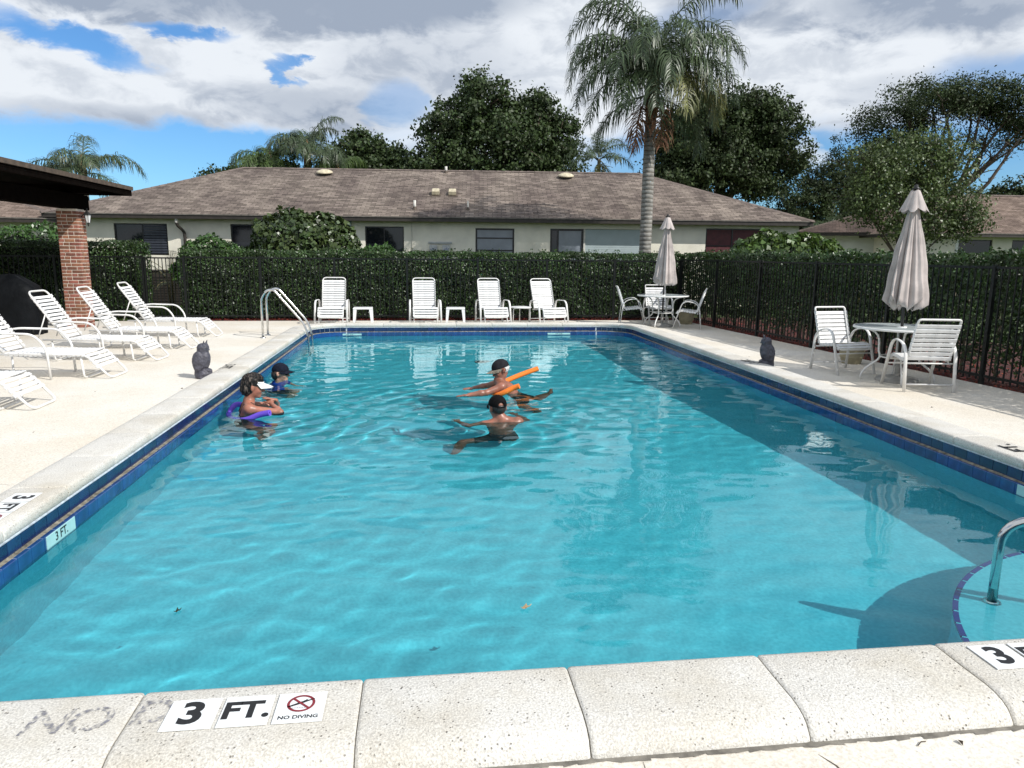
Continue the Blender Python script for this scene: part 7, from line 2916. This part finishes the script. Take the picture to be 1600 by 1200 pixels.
def noodle(label, pts, r_, m):
    P = [Vector(p) for p in pts]
    sm = []
    n = len(P)
    for i in range(n - 1):
        p0, p1, p2, p3 = P[max(0, i - 1)], P[i], P[i + 1], P[min(n - 1, i + 2)]
        for j in range(5):
            t_ = j / 5
            sm.append(0.5 * ((2 * p1) + (p2 - p0) * t_ + (2 * p0 - 5 * p1 + 4 * p2 - p3) * t_ ** 2 + (3 * p1 - p0 - 3 * p2 + p3) * t_ ** 3))
    sm.append(P[-1])
    mb = MB()
    mb.tube(sm, r_, 16, caps=False)
    rings = 16
    # annular ends and the hole down the middle
    inner = MB().tube(sm, r_ * 0.30, 16, caps=False)
    o = len(mb.v)
    mb.v += inner.v
    mb.f += [tuple(reversed([i + o for i in f])) for f in inner.f]
    last = (len(sm) - 1) * 16
    for k in range(16):
        k2 = (k + 1) % 16
        mb.f.append((k2, k, o + k, o + k2))
        mb.f.append((last + k, last + k2, o + last + k2, o + last + k))
    ob = obj('pool_noodle', mb, MT[m], None, angle=50)
    tag(ob, label, 'pool noodle', 'foam pool noodles')
    RECEIVERS.append(ob)
    return ob


bathers()


def owl(label, loc, rz, seed):
    t = thing('owl_statue', label, 'owl statue', loc, rz, 'grey owl statues on the pool edge')
    X, Y, Z = v3(1, 0, 0), v3(0, 1, 0), v3(0, 0, 1)
    tilt = nrm((0.16, 0, 1))
    f = nrm(np.cross(Y, tilt))
    A = (f, Y, tilt)
    body = [ell((-0.012, 0, 0.235), (0.098, 0.092, 0.165), A, 0.03), ell((0.045, 0, 0.245), (0.062, 0.072, 0.13), A, 0.03), ell((0.018, 0, 0.405), (0.074, 0.074, 0.068), A, 0.03),
            ell((0.062, 0, 0.405), (0.034, 0.060, 0.045), A, 0.02), cone((-0.045, 0, 0.16), (-0.085, 0, 0.05), 0.055, 0.03, 0.03),
            cone((0.050, 0.035, 0.455), (0.062, 0.050, 0.508), 0.018, 0.005, 0.012), cone((0.050, -0.035, 0.455), (0.062, -0.050, 0.508), 0.018, 0.005, 0.012),
            cone((0.090, 0, 0.405), (0.112, 0, 0.378), 0.013, 0.005, 0.006),
            cone((0.060, 0.05, 0.448), (0.088, 0.008, 0.428), 0.011, 0.010, 0.01), cone((0.060, -0.05, 0.448), (0.088, -0.008, 0.428), 0.011, 0.010, 0.01)]

    def rough(P):
        return 0.0016 * np.sin(P[..., 2] * 210 + P[..., 1] * 90) * np.sin(np.arctan2(P[..., 1], P[..., 0]) * 14 + P[..., 2] * 40) * (P[..., 2] < 0.40)
    sculpt('body', body, 0.006, MT['owl'], t, rough=rough)
    for s in (-1, 1):
        w = [ell((-0.022, s * 0.072, 0.235), (0.080, 0.034, 0.135), (nrm((1, -0.1 * s, -0.1)), nrm((0.1 * s, 1, 0)), nrm((0.22, 0, 1))), 0.02), cone((-0.045, s * 0.066, 0.14), (-0.075, s * 0.04, 0.05), 0.030, 0.014, 0.03)]
        sculpt('wing', w, 0.006, MT['owl'], t, rough=lambda P: 0.0016 * np.sin(P[..., 2] * 130 + P[..., 0] * 60) * np.sin(P[..., 0] * 110))
        obj('eye', MB().lathe([(0, -0.012), (0.009, -0.008), (0.012, 0), (0.009, 0.008), (0, 0.012)], 10, (0.082, s * 0.030, 0.420), False), MT['black_ink'], t, True)
        ft = [cone((0.055, s * 0.035, 0.125), (0.095, s * 0.04, 0.105), 0.016, 0.012, 0.01)]
        sculpt('foot', ft, 0.006, MT['owl'], t)
    rock = [ell((0.012, 0, 0.05), (0.112, 0.098, 0.075), None, 0.02), cone((0.01, 0, 0.0), (0.01, 0, 0.06), 0.10, 0.095, 0.02), ell((0.055, 0.02, 0.09), (0.06, 0.06, 0.04), None, 0.02)]
    rr = np.random.default_rng(seed)
    sculpt('rock_base', rock, 0.007, MT['owl'], t, cut=lambda P: -P[..., 2], rough=lambda P: 0.006 * np.sin(P[..., 0] * 70 + 2 * np.sin(P[..., 2] * 60)) * np.sin(P[..., 1] * 75))


owl('grey plastic owl statue beside the chaises, facing the pool', (-2.93, 9.98, DZ + 0.0), R(-8), 1)
owl('grey plastic owl statue on the deck before the umbrella tables', (5.22, 10.35, DZ + 0.0), R(165), 2)

for o in RECEIVERS:
    o.cycles.is_caustics_receiver = True
